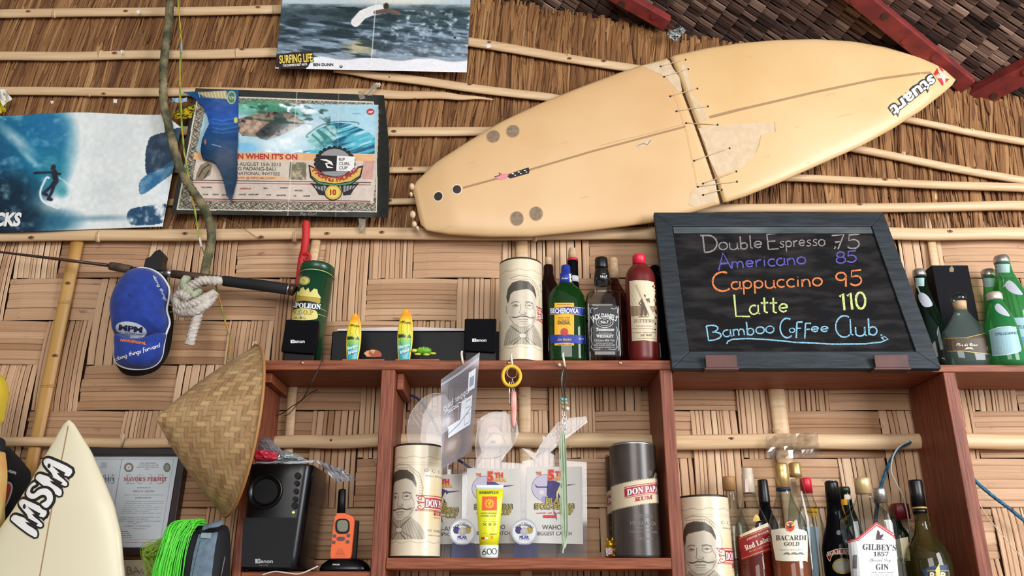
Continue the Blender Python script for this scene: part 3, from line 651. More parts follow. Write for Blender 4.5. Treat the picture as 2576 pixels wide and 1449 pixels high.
# centre: surf contest poster with an ornate border
cB = ((492, 222), (966, 240), (976, 548), (430, 538))
pb = PosterPaint(430, 270, (40, 42, 38), cB)
def fr(a, b, c, e): return [a, b, c, e]
pb.po([(497,240),(940,256),(948,535),(445,529)], (214, 206, 184)); pb.po([(500,243),(937,259),(945,532),(449,526)], (92, 86, 74))
u_, v_ = pb.X, pb.Y; sw = np.sin(60 * (u_ + .02 * np.sin(40 * v_))) * np.sin(44 * (v_ + .03 * np.sin(50 * u_))); sw2 = np.sin(130 * u_ + 3 * np.sin(70 * v_)) * np.sin(90 * v_ + 3 * np.sin(100 * u_))
bord = pb.inside(pb.q([(500,243),(937,259),(945,532),(449,526)])); pb.mix((186, 178, 156), bord * np.clip((np.abs(sw2) - .25) * 3, 0, .9)); pb.mix((60, 54, 46), bord * np.clip((.12 - np.abs(sw)) * 8, 0, .8))
inn = [(520,259),(951,264),(938,512),(476,506)]; pb.po(inn, (206, 190, 176))
pb.po([(520,259),(951,264),(939,388),(494,381)], (170, 208, 222))
pb.bl(660, 272, 100, 26, (70, 150, 110), 1, .6); pb.bl(700, 285, 90, 20, (60, 120, 100), .8, .7); pb.bl(620, 275, 40, 14, (120, 190, 170), .8)
rock = pb.inside(pb.q([(600,300),(640,288),(690,280),(740,290),(770,310),(730,330),(700,345),(672,354),(645,345),(610,342),(598,330)])); pb.mix((150, 118, 96), rock * (.5 + .7 * fbm(270, 430, 26, 34, 4)))
pb.po([(642,338),(672,312),(700,298),(724,304),(728,318),(700,330),(672,354),(655,350)], (62, 66, 66)); pb.mix((30, 34, 36), rock * np.clip(fbm(270, 430, 40, 50, 8) - .55, 0, 1) * 5)
for x, y in ((625,308),(640,300),(652,312),(622,320),(610,328),(645,322),(632,330)): pb.bl(x, y, 9, 7, (202, 168, 142), .9, .4)
pb.bl(760, 330, 80, 40, (226, 234, 238), .9, .9, -.3); pb.bl(700, 365, 80, 26, (220, 236, 242), .9, .8); pb.po([(775,355),(800,325),(840,308),(880,312),(920,330),(939,345),(939,388),(740,386),(800,375)], (64, 168, 190), .85)
pb.bl(805, 345, 40, 28, (150, 200, 196), .9, .8, -.3); pb.li(sm0([(776,346),(794,324),(822,311),(860,306),(900,314)])[:21], 3, (40, 96, 100), .6)
sea = pb.inside(pb.q([(775,355),(800,325),(840,308),(880,312),(920,330),(939,345),(939,388),(740,386),(800,375)])); tex = pb.rnoise(-.35, 5, 44, 3); pb.mix((14, 74, 104), sea * np.clip((tex - .52) * 7, 0, .9)); pb.mix((190, 230, 236), sea * np.clip((.40 - tex) * 7, 0, .8))
barrel = pb.inside(pb.q(sm0([(776,364),(784,340),(806,322),(836,316),(850,330),(842,352),(816,372),(792,378)]))); tx2 = pb.rnoise(.7, 5, 36, 6); pb.mix((168, 214, 208), barrel * .7); pb.mix((40, 120, 120), barrel * np.clip((tx2 - .5) * 6, 0, .8))
pic = pb.inside(pb.q([(520,259),(951,264),(939,388),(494,381)])); pb.mix((240, 246, 248), pic * (~rock) * np.clip(fbm(270, 430, 20, 26, 41) - .55, 0, 1) * 5 * np.clip(1.6 - np.abs(pb.X - .52) * 5, 0, 1)); pb.mix((40, 70, 62), pic * (pb.Y < .26) * np.clip((pb.rnoise(.1, 12, 34, 12) - .55) * 6, 0, .8) * (pb.X < .72))
pb.bl(620, 372, 40, 16, (120, 190, 230), .8); pb.bl(900, 280, 60, 16, (160, 206, 220), .6)
pb.po([(490,384),(938,390),(937,406),(486,402)], (222, 172, 120)); pb.po([(600,404),(735,408),(733,440),(600,436)], (202, 190, 172)); pb.po([(600,441),(722,446),(720,452),(600,448)], (220, 176, 126))
pb.po([(730,408),(772,410),(770,454),(726,452)], (110, 106, 84)); pb.mix((190, 170, 140), pb.inside(pb.q([(730,408),(772,410),(770,454),(726,452)])) * np.clip(fbm(270, 430, 40, 60, 31) - .5, 0, 1) * 4)
pb.po([(494,440),(505,415),(522,408),(534,416),(530,440),(510,454),(492,452)], (130, 116, 92)); pb.li([(500,445),(512,425),(526,415)], 3, (50, 40, 30)); pb.li([(515,448),(526,430)], 3, (50, 40, 30))
for y0, y1, c_ in ((454,458,(52,40,40)),(460,462,(150,70,70)),(501,503,(52,40,40)),(505,507,(150,70,70))): pb.li([(484,y0),(930,y0+6)], 2, c_)
pb.po([(912,405),(938,405),(934,452),(908,450)], (196, 140, 128), .8)
pb.po([(476,508),(476,490),(470,500)], (150, 140, 120)); pb.noise(.08, 40, 60, 5)
pb.mix((236, 232, 222), (np.abs(pb.X - .54) < .0025) * .5); pb.mix((236, 232, 222), (np.abs(pb.X - .76) < .002) * .3)
def yB(x, y): return -.060 - .004 * math.sin(x * .03) - max(0, (x - 935) / 45) ** 2 * .03
def bB(u, v, x, y): return (x + 8 * u ** 8 * math.sin(math.pi * v), y)
gB = quadpx(cB, bB)
poB = thing('poster', 'surf contest poster with ornate black border and curled right edge, beside the hanging rope', 'poster', tuple(P(700, 545, -.055)))
pb.build('sheet', lambda u, v: P(*gB(u, v), yB(*gB(u, v))), poB, True, M_paper, None, .0006)
d = Decal(lambda x, v, l: P(x, -v, yB(x, -v) - .0007 - l), .0005)
M_rb = mat('brick_red_print', (170, 50, 44), .6); M_dk = mat('dark_brown_print', (66, 56, 52), .6); M_gold = mat('gold_print', (216, 176, 84), .5); M_grn = mat('green_print', (74, 132, 90), .5); M_gr2 = mat('pale_grey_print', (150, 148, 150), .6); M_yelp = mat('yellow_print', (232, 206, 92), .5)
sl = -math.atan2(6, 440)
d.text("ON WHEN IT'S ON", 748, -401, 13, M_rb, 1, wid=166, align='r', bold=.03, rot=sl); d.text('3rd-AUGUST 15th 2013', 706, -418, 9, M_dk, 1, wid=124, align='r', rot=sl)
d.text('DANG PADANG-BALI', 693, -429.5, 9, M_dk, 1, wid=122, align='r', rot=sl); d.text('INTERNATIONAL INVITEES', 704, -441, 8, M_dk, 1, wid=140, align='r', rot=sl); d.text('SEE IT LIVE @ RIPCURL.COM', 690, -451, 5, M_rb, 1, wid=118, align='r', rot=sl)
for x, y, t in ((520,473,'TELKOMSEL'),(617,476,'ADRENALIN'),(668,475,'BALI'),(715,474,'HURRAY'),(752,481,'RIPCURL'),(517,491,'YOUR'),(543,491,'DRAW'),(564,492,'JUICE'),(610,491,'OAKLEY'),(638,491,'BASECAMP'),(676,492,'STAB'),(708,493,'MONSTER'),(742,494,'LG'),(772,495,'SURFER')): d.text(t, x, -y, 3.6, M_dk if t != 'ADRENALIN' else M_rb, 1, bold=.03)
# crest
d.ell(842, -410, 46, 40, M_blk, 1, 20); d.ell(842, -410, 42, 36, M_gr2, 2, 20)
for k in range(15): q = math.radians(200 - k * 15.7); d.ell(842 + 47 * math.cos(q), -410 + 38 * math.sin(q), 6, 6, M_blk, 1, 8)
for sg in (-1, 1):
    d.poly([(842 + sg*14, -466), (842 + sg*62, -460), (842 + sg*48, -476), (842 + sg*40, -490), (842 + sg*22, -492)], M_blk, 1)
    for k in range(4): d.poly([(842 + sg*(22 + 8*k), -468), (842 + sg*(28 + 8*k), -466), (842 + sg*(27 + 7*k), -482 + 3 * k), (842 + sg*(22 + 7*k), -484 + 3 * k)], M_gr2, 2)
d.poly([(776,-414),(790,-420),(800,-436),(842,-444),(886,-436),(902,-418),(914,-416),(908,-446),(884,-464),(842,-470),(800,-464),(780,-446)], M_blk, 3)
d.poly([(780,-420),(792,-424),(802,-440),(842,-448),(884,-440),(904,-422),(910,-422),(904,-442),(882,-456),(842,-462),(802,-456),(784,-442)], M_gold, 4)
d.poly([(784,-445),(802,-458),(842,-464),(882,-458),(904,-446),(882,-463),(842,-468),(802,-463)], M_grn, 5)
for i, ch in enumerate('PADANG PADANG'):
    t = (i - 6) / 6.0; d.text(ch, 842 + t * 54, -457 + 24 * t * t, 12, M_rb, 6, bold=.03, rot=t * .75)
d.poly([(801,-391),(848,-392),(846,-430),(800,-431)], M_blk, 5); d.poly([(848,-392),(893,-394),(890,-431),(846,-430)], M_wht, 5)
for i, t in enumerate(('RIP', 'CURL', 'CUP')): d.text(t, 853, -405 - i * 10.5, 8, M_blk, 6, align='l')
d.stroke([(806,-401),(820,-403),(832,-408),(838,-416)], [1, 5, 5, 1.5], M_wht, 6); d.stroke([(838,-416),(828,-410),(820,-412),(824,-420),(838,-422)], [1, 3, 5, 5, 1], M_wht, 6)
d.ell(838, -484, 22, 20, M_blk, 4); d.ell(838, -484, 20, 18, M_gold, 5); d.ell(838, -484, 15, 14, M_yelp, 6); d.text('10', 838, -490, 13, M_rb, 7, bold=.05)
d.ell(932, -281, 10, 8, M_redp, 1, 14); d.text('ASP', 932, -284, 5, M_wht, 2, bold=.03); d.text('indonesia', 897, -287, 4, M_gr2, 1)
d.text('Rip Curl', 775, -541, 7, M_gr2, 1, wid=40, shear=.3)
d.build('lettering', poB, True)
# torn dark blue poster hanging over its left half
cC = ((455, 232), (600, 226), (598, 515), (455, 515))
pc = PosterPaint(110, 200, (14, 74, 122), cC)
pc.vgrad([(0, (20, 80, 120)), (.12, (30, 70, 140)), (.25, (22, 76, 158)), (.4, (10, 62, 112)), (.6, (8, 44, 72)), (1, (10, 46, 66))]); pc.noise(.14, 26, 8, 77)
for y in (300, 310, 322, 332): pc.li([(535, y), (560, y + 4), (598, y - 2)], 1.4, (120, 170, 210), .5)
pc.li([(534,364),(556,370)], 2, (190, 210, 220), .7); pc.bl(517, 358, 4, 9, (190, 110, 80), .9); pc.po([(496,234),(570,228),(572,250),(520,246)], (206, 178, 112), .8)
for k in range(9): pc.li([(500 + 8 * k, 232), (504 + 8 * k, 246)], 1.5, (240, 226, 180), .8)
pc.bl(583, 246, 12, 17, (190, 200, 150), 1, .12); pc.bl(583, 246, 10, 15, (52, 110, 82), 1, .2); pc.bl(594, 303, 5, 8, (206, 200, 90), 1, .2)
tear = [(455,233),(470,236),(492,250),(512,270),(522,292),(526,312),(516,332),(508,352),(504,380),(510,400),(530,404),(540,408),(552,428),(562,455),(570,490),(582,508),(590,480),(597,450),(598,400),(600,226),(560,225)]
mk = pc.inside(pc.q(tear)); gC = quadpx(cC); yC = lambda x, y: -.072 - .006 * math.sin(x * .05) - .004 * math.sin(y * .04)
poC = thing('torn_poster', 'torn strip of a dark blue ocean poster overlapping the ornate contest poster', 'poster', tuple(P(580, 505, -.07)))
pc.build('sheet', lambda u, v: P(*gC(u, v), yC(*gC(u, v))), poC, True, M_paper, mk, .0006)
d = Decal(lambda x, v, l: P(x, -v, yC(x, -v) - .0008 - l), .0005); d.text('VM', 583, -252, 10, mat('cream_print', (226, 222, 190), .5), 1, wid=13); d.build('lettering', poC, True)
# top: grey sea with a surfer paddling over the lip
cD = ((714, -40), (1186, -40), (1174, 182), (692, 172))
pd = PosterPaint(320, 160, (76, 92, 106), cD); pd.vgrad([(0, (190, 206, 216)), (.22, (186, 200, 208)), (.3, (70, 88, 92)), (.55, (64, 82, 96)), (.8, (112, 128, 142)), (1, (190, 196, 206))])
pd.mix((236, 230, 210), np.clip(1.25 - np.abs(pd.X - .62) * 4, 0, 1) * np.clip((.26 - pd.Y) * 12, 0, 1)); pd.mix((34, 54, 58), np.clip(fbm(160, 320, 20, 10, 21) - .42, 0, 1) * 2.4 * (pd.Y > .24) * (pd.Y < .62)); pd.mix((200, 212, 222), np.clip(fbm(160, 320, 26, 40, 12) - .5, 0, 1) * 3.2 * np.clip((pd.X * 1.1 + pd.Y * .7 - .78) * 4, 0, 1) * (pd.Y > .3) * (pd.Y < .82))
pd.mix((176, 190, 204), np.clip(fbm(160, 320, 40, 20, 15) - .55, 0, 1) * 2.5 * (pd.Y > .5)); pd.bl(905, 120, 50, 26, (214, 190, 130), .8, .9, -.4); pd.mix((236, 236, 240), np.clip((pd.Y - .86 - .02 * np.sin(pd.X * 22)) * 60, 0, 1))
tw = pd.rnoise(.12, 5, 30, 9); pd.mix((22, 40, 46), np.clip((tw - .5) * 7, 0, .85) * (pd.Y > .27) * (pd.Y < .86) * np.clip(1.35 - pd.X, .3, 1)); pd.mix((150, 172, 190), np.clip((.42 - tw) * 6, 0, .7) * (pd.Y > .45) * (pd.Y < .86))
pd.po([(740,30),(790,24),(860,30),(900,42),(840,34),(760,38)], (40, 56, 62), .8)
pd.li([(896,56),(912,38),(936,28),(955,24)], 24, (232, 230, 228)); pd.bl(972, 16, 8, 9, (60, 42, 34), 1, .3); pd.li([(945,32),(968,28),(990,30),(1002,34)], 10, (100, 84, 74)); pd.li([(985,26),(1003,34)], 5, (120, 90, 76))
pd.bl(1145, 96, 4, 3, (30, 34, 40), 1, .3); pd.mix((240, 240, 238), (np.abs(pd.X - .5) < .002) * .6); pd.noise(.08, 50, 80, 2)
pd.po([(694,170),(690,140),(735,132),(786,130),(790,145),(776,168),(766,178),(740,178)], (44, 32, 30))
gD = quadpx(cD); yD = lambda x, y: -.062 - .004 * math.sin(x * .02) - .006 * max(0, (y - 150) / 30)
poD = thing('poster', 'grey sea poster with a white bottom margin, pinned at the top of the thatch', 'poster', tuple(P(940, 180, -.06)))
pd.build('sheet', lambda u, v: P(*gD(u, v), yD(*gD(u, v))), poD, True, M_paper, None, .0006)
d = Decal(lambda x, v, l: P(x, -v, yD(x, -v) - .0007 - l), .0005)
d.text('SURFING LIFE', 745, -157, 21, M_blk, 1, wid=88, bold=.07, rot=.06); d.text('SURFING LIFE', 745, -157, 20, M_yelp, 2, wid=84, bold=.03, rot=.06); d.text("THE SURFER'S BEST MATE", 742, -166, 5.5, M_wht, 2, wid=62, bold=.03, rot=.06); d.build('logo', poD, True); d = Decal(lambda x, v, l: P(x, -v, yD(x, -v) - .0007 - l), .0005)
d.text('BEN DUNN', 788, -166, 7, M_blk, 1, align='l', bold=.03); 
d.build('lettering', poD, True)
d = Decal(lambda x, v, l: P(x, -v, yD(x, -v) - .0007 - l), .0005); d.ell(858, -167, 4, 4, M_blk, 1, 12); d.ell(858, -166, 2, 2, M_wht, 2, 8)
d.build('pin', poD, True)
# paper scraps, tapes
M_tape = glass('clear_tape', (232, 226, 214), (200, 190, 176), .25, .25, (206, 198, 182)); M_yscr = mat('yellow_wrapper', (206, 190, 40), .35, col2=(180, 160, 30), scale=20); M_scr = mat('torn_white_paper', (222, 220, 214), .7); M_foil = mat('crumpled_foil', (190, 200, 200), .3, .6, bump=.4, bscale=60)
def crumple(name, label, cat, pts, y, m, amp=.012, seed=0, nu=10, nv=8, group=None):
    """a small crumpled sheet in a pixel quad"""
    r = random.Random(seed); N = {(i, j): r.uniform(-1, 1) for i in range(nu+1) for j in range(nv+1)}; g = quadpx(pts)
    b = MB(); b.grid(lambda u, v: P(g(u, v)[0] + 1.5 * N[(round(v*nv) % nu, round(u*nu) % nv)], g(u, v)[1] + 1.5 * N[(round(u*nu), round(v*nv))], y - amp * (.5 + .5 * N[(round(u*nu), round(v*nv))])), nu, nv, m, False)
    o = b.build(name, None, solid=.0008); return tag(o, label, cat, group)
crumple('wrapper', 'yellow plastic wrapper stuck at the left edge above the turquoise wave poster', 'wrapper', ((-20,238),(18,230),(14,280),(-20,292)), -.05, M_yscr, seed=1)
crumple('paper_scrap', 'torn white paper scrap beside the yellow wrapper at the left edge', 'paper', ((-10,224),(14,226),(30,250),(6,266)), -.055, M_scr, seed=2, nu=5, nv=5)
crumple('wrapper', 'yellow plastic wrapper tucked between rope and ornate contest poster', 'wrapper', ((438,282),(494,262),(482,296),(440,300)), -.058, M_yscr, .02, seed=3)
crumple('paper_scrap', 'pale blue paper corner sticking out beside the rope above the yellow wrapper', 'paper', ((432,248),(470,246),(470,258),(432,258)), -.062, mat('pale_blue_paper', (150, 180, 200), .6), seed=4, nu=5, nv=4)
crumple('paper_scrap', 'crumpled white and grey paper wad at the roof edge above the surfboard', 'paper', ((1676,86),(1712,66),(1724,76),(1700,104)), -.05, mat('grey_white_paper', (206, 210, 206), .6, col2=(150, 156, 156), scale=50), .03, seed=5)
for i, (pts, lab) in enumerate(((((900,230),(914,228),(918,248),(904,250)), 'strip of clear tape on the top right corner of the ornate poster'), (((940,210),(956,210),(936,242),(922,240)), 'dull tape strip running up from the top right corner of the ornate poster'), (((902,550),(918,550),(918,584),(902,584)), 'dull tape strip hanging below the ornate poster onto the bamboo rail'))):
    crumple('tape_strip', lab, 'tape', pts, -.064 if i < 2 else -.054, M_tape, .003, 20 + i, 3, 4)
for x, y, w, lab in ((132, 257, 8, 'tiny torn paper bit stuck in the thatch above the turquoise wave poster'), (290, 255, 10, 'curled paper bit in the thatch left of the rope'), (349, 30, 9, 'white paper bit on the topmost bamboo batten'), (307, 130, 7, 'silver staple scrap on the second bamboo batten'), (1230, 116, 12, 'white paper tag under a nail on the batten right of the grey sea poster'), (950, 214, 14, 'pinkish paper bit above the ornate poster corner')):
    crumple('paper_bit', lab, 'paper', ((x-w/2,y-4),(x+w/2,y-5),(x+w/2-1,y+4),(x-w/2+1,y+5)), -.056, M_scr, .004, x, 3, 3)
crumple('clear_film', 'crinkled clear film stuck on the bamboo rail above the right bay bottles', 'film', ((1926,1096),(2058,1088),(2062,1150),(1930,1156)), -.062, glass('cellophane', (246, 244, 240), (220, 216, 210), .15, .06, (216, 208, 196)), .016, 33, 12, 6)
tag(MB().tube([P(x, y, -.06) for x, y in ((560,548),(600,566),(652,602))], .0014, M_node, 6).build('twig'), 'thin brown twig slanting over the rail right of the hanging rope', 'twig')
# rope, wires
M_rope = mat('mossy_rope', (146, 132, 98), .9, col2=(66, 68, 44), scale=16, lo=.38, hi=.6, bump=.6, bscale=160); M_ropew = mat('white_rope', (208, 200, 190), .85, col2=(182, 172, 160), scale=60, bump=.5, bscale=180)
def smooth(pts, n=8):
    out = []; Q = [Vector(p) for p in pts]
    for i in range(len(Q) - 1):
        a, b, c, d_ = Q[max(i-1, 0)], Q[i], Q[i+1], Q[min(i+2, len(Q)-1)]
        for k in range(n):
            t = k / n; out.append(.5 * (2*b + (c-a)*t + (2*a-5*b+4*c-d_)*t*t + (3*b-a-3*c+d_)*t**3))
    return out + [Q[-1]]
def pxpath(pts, n=8): return smooth([P(x, y, yy) for x, y, yy in pts], n)
ro = thing('rope', 'mossy old rope hanging past the posters, tied in a white knot round the rod', 'rope', tuple(P(500, 700, -.11)))
MB().tube(pxpath([(432,-40,-.09),(424,60,-.09),(413,150,-.09),(411,240,-.092),(420,300,-.094),(434,355,-.096),(452,420,-.098),(478,470,-.1),(505,510,-.1),(525,550,-.1),(532,585,-.1),(530,620,-.1),(520,660,-.098),(512,700,-.09),(510,718,-.088)], 14), WP(11.5, -.1, 2.9), M_rope, 14, twist=300, lobes=3, lamp=.28).build('hanging_strand', ro, True)
kb = MB(); rw = WP(12.5, -.13, 2.5); kw = dict(seg=14, twist=170, lobes=3, lamp=.28)
kb.tube(pxpath([(556,708,-.135),(535,706,-.15),(508,706,-.155),(486,716,-.15),(468,726,-.14),(458,728,-.12)], 10), rw, M_ropew, **kw)
kb.tube(pxpath([(540,738,-.135),(515,750,-.16),(490,762,-.165),(466,770,-.16),(448,768,-.15),(446,748,-.15),(456,740,-.16),(474,752,-.165)], 10), rw * .95, M_ropew, **kw)
kb.tube(pxpath([(444,776,-.14),(460,786,-.15),(488,784,-.165),(515,768,-.16),(530,755,-.14),(540,738,-.13)], 10), rw, M_ropew, **kw)
kb.tube(pxpath([(470,700,-.12),(462,716,-.14),(474,734,-.15),(490,742,-.14),(500,730,-.12)], 10), rw * .9, mat('greenish_rope', (178, 182, 154), .9, col2=(140, 150, 116), scale=50, bump=.4), **kw)
kb.build('knot', ro, True)
MB().tube(pxpath([(502,776,-.15),(494,805,-.15),(484,838,-.145),(476,868,-.14)], 12), rw * 1.02, M_ropew, **kw).build('rope_end', ro, True)
M_wy = mat('yellow_wire', (196, 160, 40), .5); M_wg = mat('green_wire', (98, 142, 58), .5); M_wo = mat('orange_wire', (206, 130, 40), .5)
wi = thing('twisted_wire', 'thin yellow and green twisted wire hanging beside the rope down to the straw hat', 'wire', tuple(P(575, 880, -.1)))
pth = pxpath([(446,-40,-.085),(452,60,-.085),(456,110,-.085),(452,200,-.09),(455,270,-.095),(460,350,-.1),(468,410,-.1),(478,460,-.1),(490,530,-.1),(502,600,-.09)], 14)
for k, m in enumerate((M_wy, M_wg)):
    MB().tube([p + Vector((.0016 * math.cos(i * .45 + k * math.pi), .0016 * math.sin(i * .45 + k * math.pi), 0)) for i, p in enumerate(pth)], .0021, m, 6).build('strand', wi, True)
MB().tube(pxpath([(502,598,-.09),(507,622,-.088)], 4), .004, mat('clear_sleeve', (216, 214, 206), .3), 8).build('sleeve', wi, True)
pth = pxpath([(505,615,-.088),(520,655,-.08),(530,690,-.075),(545,725,-.07),(556,770,-.07),(570,820,-.07),(580,860,-.07),(575,905,-.07)], 12)
for k, m in enumerate((M_wo, M_wg)):
    MB().tube([p + Vector((.0014 * math.cos(i * .4 + k * math.pi), .0014 * math.sin(i * .4 + k * math.pi), 0)) for i, p in enumerate(pth)], .0018, m, 6).build('strand', wi, True)
MB().tube(pxpath([(456,108,-.085),(456,135,-.085)], 4), .0042, mat('grey_sleeve', (150, 150, 156), .5), 8).build('sleeve', wi, True)
# ------------------------------------------------------------------ helpers for shapes seen on the wall and shelf
from mathutils.bvhtree import BVHTree
def inflate(mb, pts, y0, depth, m, c=None, p=2.2, q=.5, back=.004, rings=9, plane=None):
    """a padded shape: the outline stands at y0 and swells towards the room"""
    pp = plane or (lambda x, y, dy: P(x, y, y0) + Vector((0, -dy, 0))); n = len(pts)
    if c is None: c = (sum(a for a, _ in pts) / n, sum(b for _, b in pts) / n)
    R = [[pp(c[0] + (x-c[0]) * .97, c[1] + (y-c[1]) * .97, -back) for x, y in pts], [pp(x, y, 0) for x, y in pts]]
    for k in range(1, rings + 1):
        f = 1 - k / (rings + .3); R.append([pp(c[0] + (x-c[0]) * f, c[1] + (y-c[1]) * f, depth * (1 - f ** p) ** q) for x, y in pts])
    mb.rings(R, m); return mb
def sm(pts, n=4, closed=True):
    """smooth a pixel outline"""
    out = []; N = len(pts)
    for i in range(N if closed else N - 1):
        g = (lambda k: pts[k % N]) if closed else (lambda k: pts[min(max(k, 0), N - 1)])
        a, b, c, d_ = [Vector(g(i + k)) for k in (-1, 0, 1, 2)]
        for k in range(n):
            t = k / n; v = .5 * (2*b + (c-a)*t + (2*a-5*b+4*c-d_)*t*t + (3*b-a-3*c+d_)*t**3); out.append((v.x, v.y))
    if not closed: out.append(tuple(pts[-1]))
    return out
def stick(mbs, y=None):
    """mapping that lays print on a built shape where the photo shows it"""
    mbs = mbs if isinstance(mbs, (list, tuple)) else [mbs]; V = []; F = []
    for b in mbs: o = len(V); V += [tuple(v) for v in b.V]; F += [[o + i for i in f] for f in b.F]
    bv = BVHTree.FromPolygons(V, F)
    def f(px, v, lift):
        r = ray(px, -v).normalized(); h = bv.ray_cast(CAM, r)
        if h[0] is None: h = bv.find_nearest(P(px, -v, y if y is not None else -.2))
        nn = h[1] if h[1].dot(r) < 0 else -h[1]
        return h[0] - r * lift * .6 + nn * lift * .6
    return f
def pxd(mb, lift=.0005, ml=None, y=None): return Decal(stick(mb, y), lift, ml)
# stroke alphabet for handwriting: polylines on a 0-1 grid, x-height .6
def arc_(cx, cy, rx, ry, a0, a1, n=10): return [(cx + rx * math.cos(math.radians(a0 + (a1-a0)*i/n)), cy + ry * math.sin(math.radians(a0 + (a1-a0)*i/n))) for i in range(n + 1)]
_o = arc_(.25, .28, .22, .28, 90, 450, 14); _a = arc_(.22, .27, .2, .27, 60, 330, 12) + [(.42, .02)]; _as = [(.42, .56), (.42, .08), (.5, .0)]
HW = {'o': (.52, [_o]), 'u': (.55, [[(.06, .56), (.06, .2)] + arc_(.25, .2, .19, .2, 180, 350, 8) + [(.45, .56)], [(.45, .56), (.46, .1), (.53, 0)]]), 'b': (.5, [[(.06, 1.05), (.08, 0)], arc_(.24, .26, .17, .26, 150, -150, 12)]),
 'l': (.22, [[(.06, 1.05), (.08, .1), (.18, .02)]]), 'e': (.5, [[(.06, .3), (.42, .34)] + arc_(.24, .32, .19, .25, 10, 320, 12)]), 's': (.42, [[(.36, .5), (.26, .57), (.12, .5), (.1, .38), (.22, .3), (.34, .2), (.3, .06), (.16, 0), (.04, .08)]]),
 'p': (.52, [[(.06, .56), (.08, -.4)], arc_(.25, .3, .19, .27, 150, -150, 12)]), 'r': (.4, [[(.06, .56), (.08, 0)], [(.08, .34), (.18, .52), (.34, .54)]]), 'm': (.72, [[(.05, .56), (.06, 0)], [(.06, .36), (.16, .54), (.28, .52), (.33, .3), (.33, 0)], [(.33, .34), (.44, .54), (.56, .5), (.61, .3), (.63, 0)]]),
 'i': (.24, [[(.1, .55), (.1, .02)], [(.1, .72), (.11, .76)]]), 'c': (.46, [arc_(.26, .28, .21, .28, 50, 310, 12)]), 'a': (.52, [_a, _as]), 'n': (.52, [[(.06, .56), (.07, 0)], [(.07, .34), (.18, .54), (.34, .52), (.41, .3), (.42, 0)]]),
 't': (.42, [[(.2, .95), (.2, .1), (.34, .02)], [(.03, .62), (.38, .64)]]), 'f': (.46, [[(.12, 1.0), (.12, -.25)], [(.12, 1.0), (.42, 1.02)], [(.12, .5), (.36, .54)]]),
 'D': (.68, [[(.1, 1.0), (.12, 0)], [(.0, 1.03), (.26, 1.0)] + arc_(.26, .5, .34, .5, 80, -80, 12) + [(.12, -.02)]]), 'E': (.6, [[(.1, 1.1), (.14, 0)], [(.1, 1.06), (.56, 1.12)], [(.12, .56), (.44, .58)], [(.14, .0), (.56, .02)]]),
 'A': (.66, [[(.02, -.05), (.28, 1.05), (.62, 0)], [(.14, .36), (.5, .38)]]), 'C': (.68, [arc_(.4, .52, .36, .54, 60, 310, 16)]), 'L': (.66, [[(.1, 1.15), (.16, .02), (.62, .0)]]), 'B': (.62, [[(.08, 1.0), (.1, 0)], [(.08, 1.0)] + arc_(.2, .76, .24, .24, 80, -80, 8) + arc_(.22, .26, .3, .27, 80, -85, 8) + [(.1, 0)]]),
 '7': (.6, [[(.02, .98), (.52, 1.02), (.26, 0)], [(.14, .5), (.44, .54)]]), '5': (.62, [[(.56, 1.0), (.14, .98), (.12, .58), (.3, .64)] + arc_(.28, .32, .26, .32, 60, -150, 10)]), '8': (.56, [arc_(.28, .74, .2, .24, 90, 450, 12), arc_(.28, .26, .25, .27, 90, 450, 12)]),
 '9': (.6, [arc_(.26, .7, .22, .26, 20, 380, 12), [(.48, .78), (.44, .0)]]), '1': (.36, [[(.02, .84), (.18, 1.02), (.2, 0)]]), '0': (.52, [arc_(.26, .5, .22, .5, 90, 450, 14)]), '6': (.56, [[(.44, 1.0), (.16, .6), (.08, .3)] + arc_(.28, .28, .2, .28, 180, 520, 12)]),
 ' ': (.34, []), '.': (.2, [[(.06, .02), (.1, .04), (.12, 0)]]), 'h': (.5, [[(.06, 1.05), (.07, 0)], [(.07, .34), (.2, .54), (.34, .5), (.4, .3), (.42, 0)]]), 'g': (.5, [_o, [(.45, .5), (.44, -.2), (.3, -.4), (.1, -.3)]]), 'd': (.54, [_o, [(.47, 1.05), (.47, 0)]]), 'w': (.7, [[(.04, .56), (.16, 0), (.32, .5), (.46, 0), (.62, .56)]]), 'y': (.5, [[(.06, .56), (.24, .05)], [(.44, .56), (.2, -.4)]])}
def hand(d, t, x0, y0, x1, y1, h, w, m, l=2, shear=0.0, jit=.02, seed=0):
    """handwriting from (x0, y0) to (x1, y1) along the baseline, decal coordinates (v up)"""
    r = random.Random(seed); tot = sum(HW[c][0] for c in t); L = math.hypot(x1-x0, y1-y0); ax = ((x1-x0)/L, (y1-y0)/L); up = (-ax[1], ax[0]); k = L / tot; x = 0
    for ch in t:
        adv, st = HW[ch]; dy = r.uniform(-jit, jit) * h; hs = h * r.uniform(.96, 1.04)
        for s in st:
            pts = []
            for a, b in s: px = (x + a) * k + b * hs * shear; py = b * hs + dy; pts.append((x0 + ax[0]*px + up[0]*py, y0 + ax[1]*px + up[1]*py))
            d.stroke(pts, [w * r.uniform(.8, 1.15) for _ in pts], m, l)
        x += adv
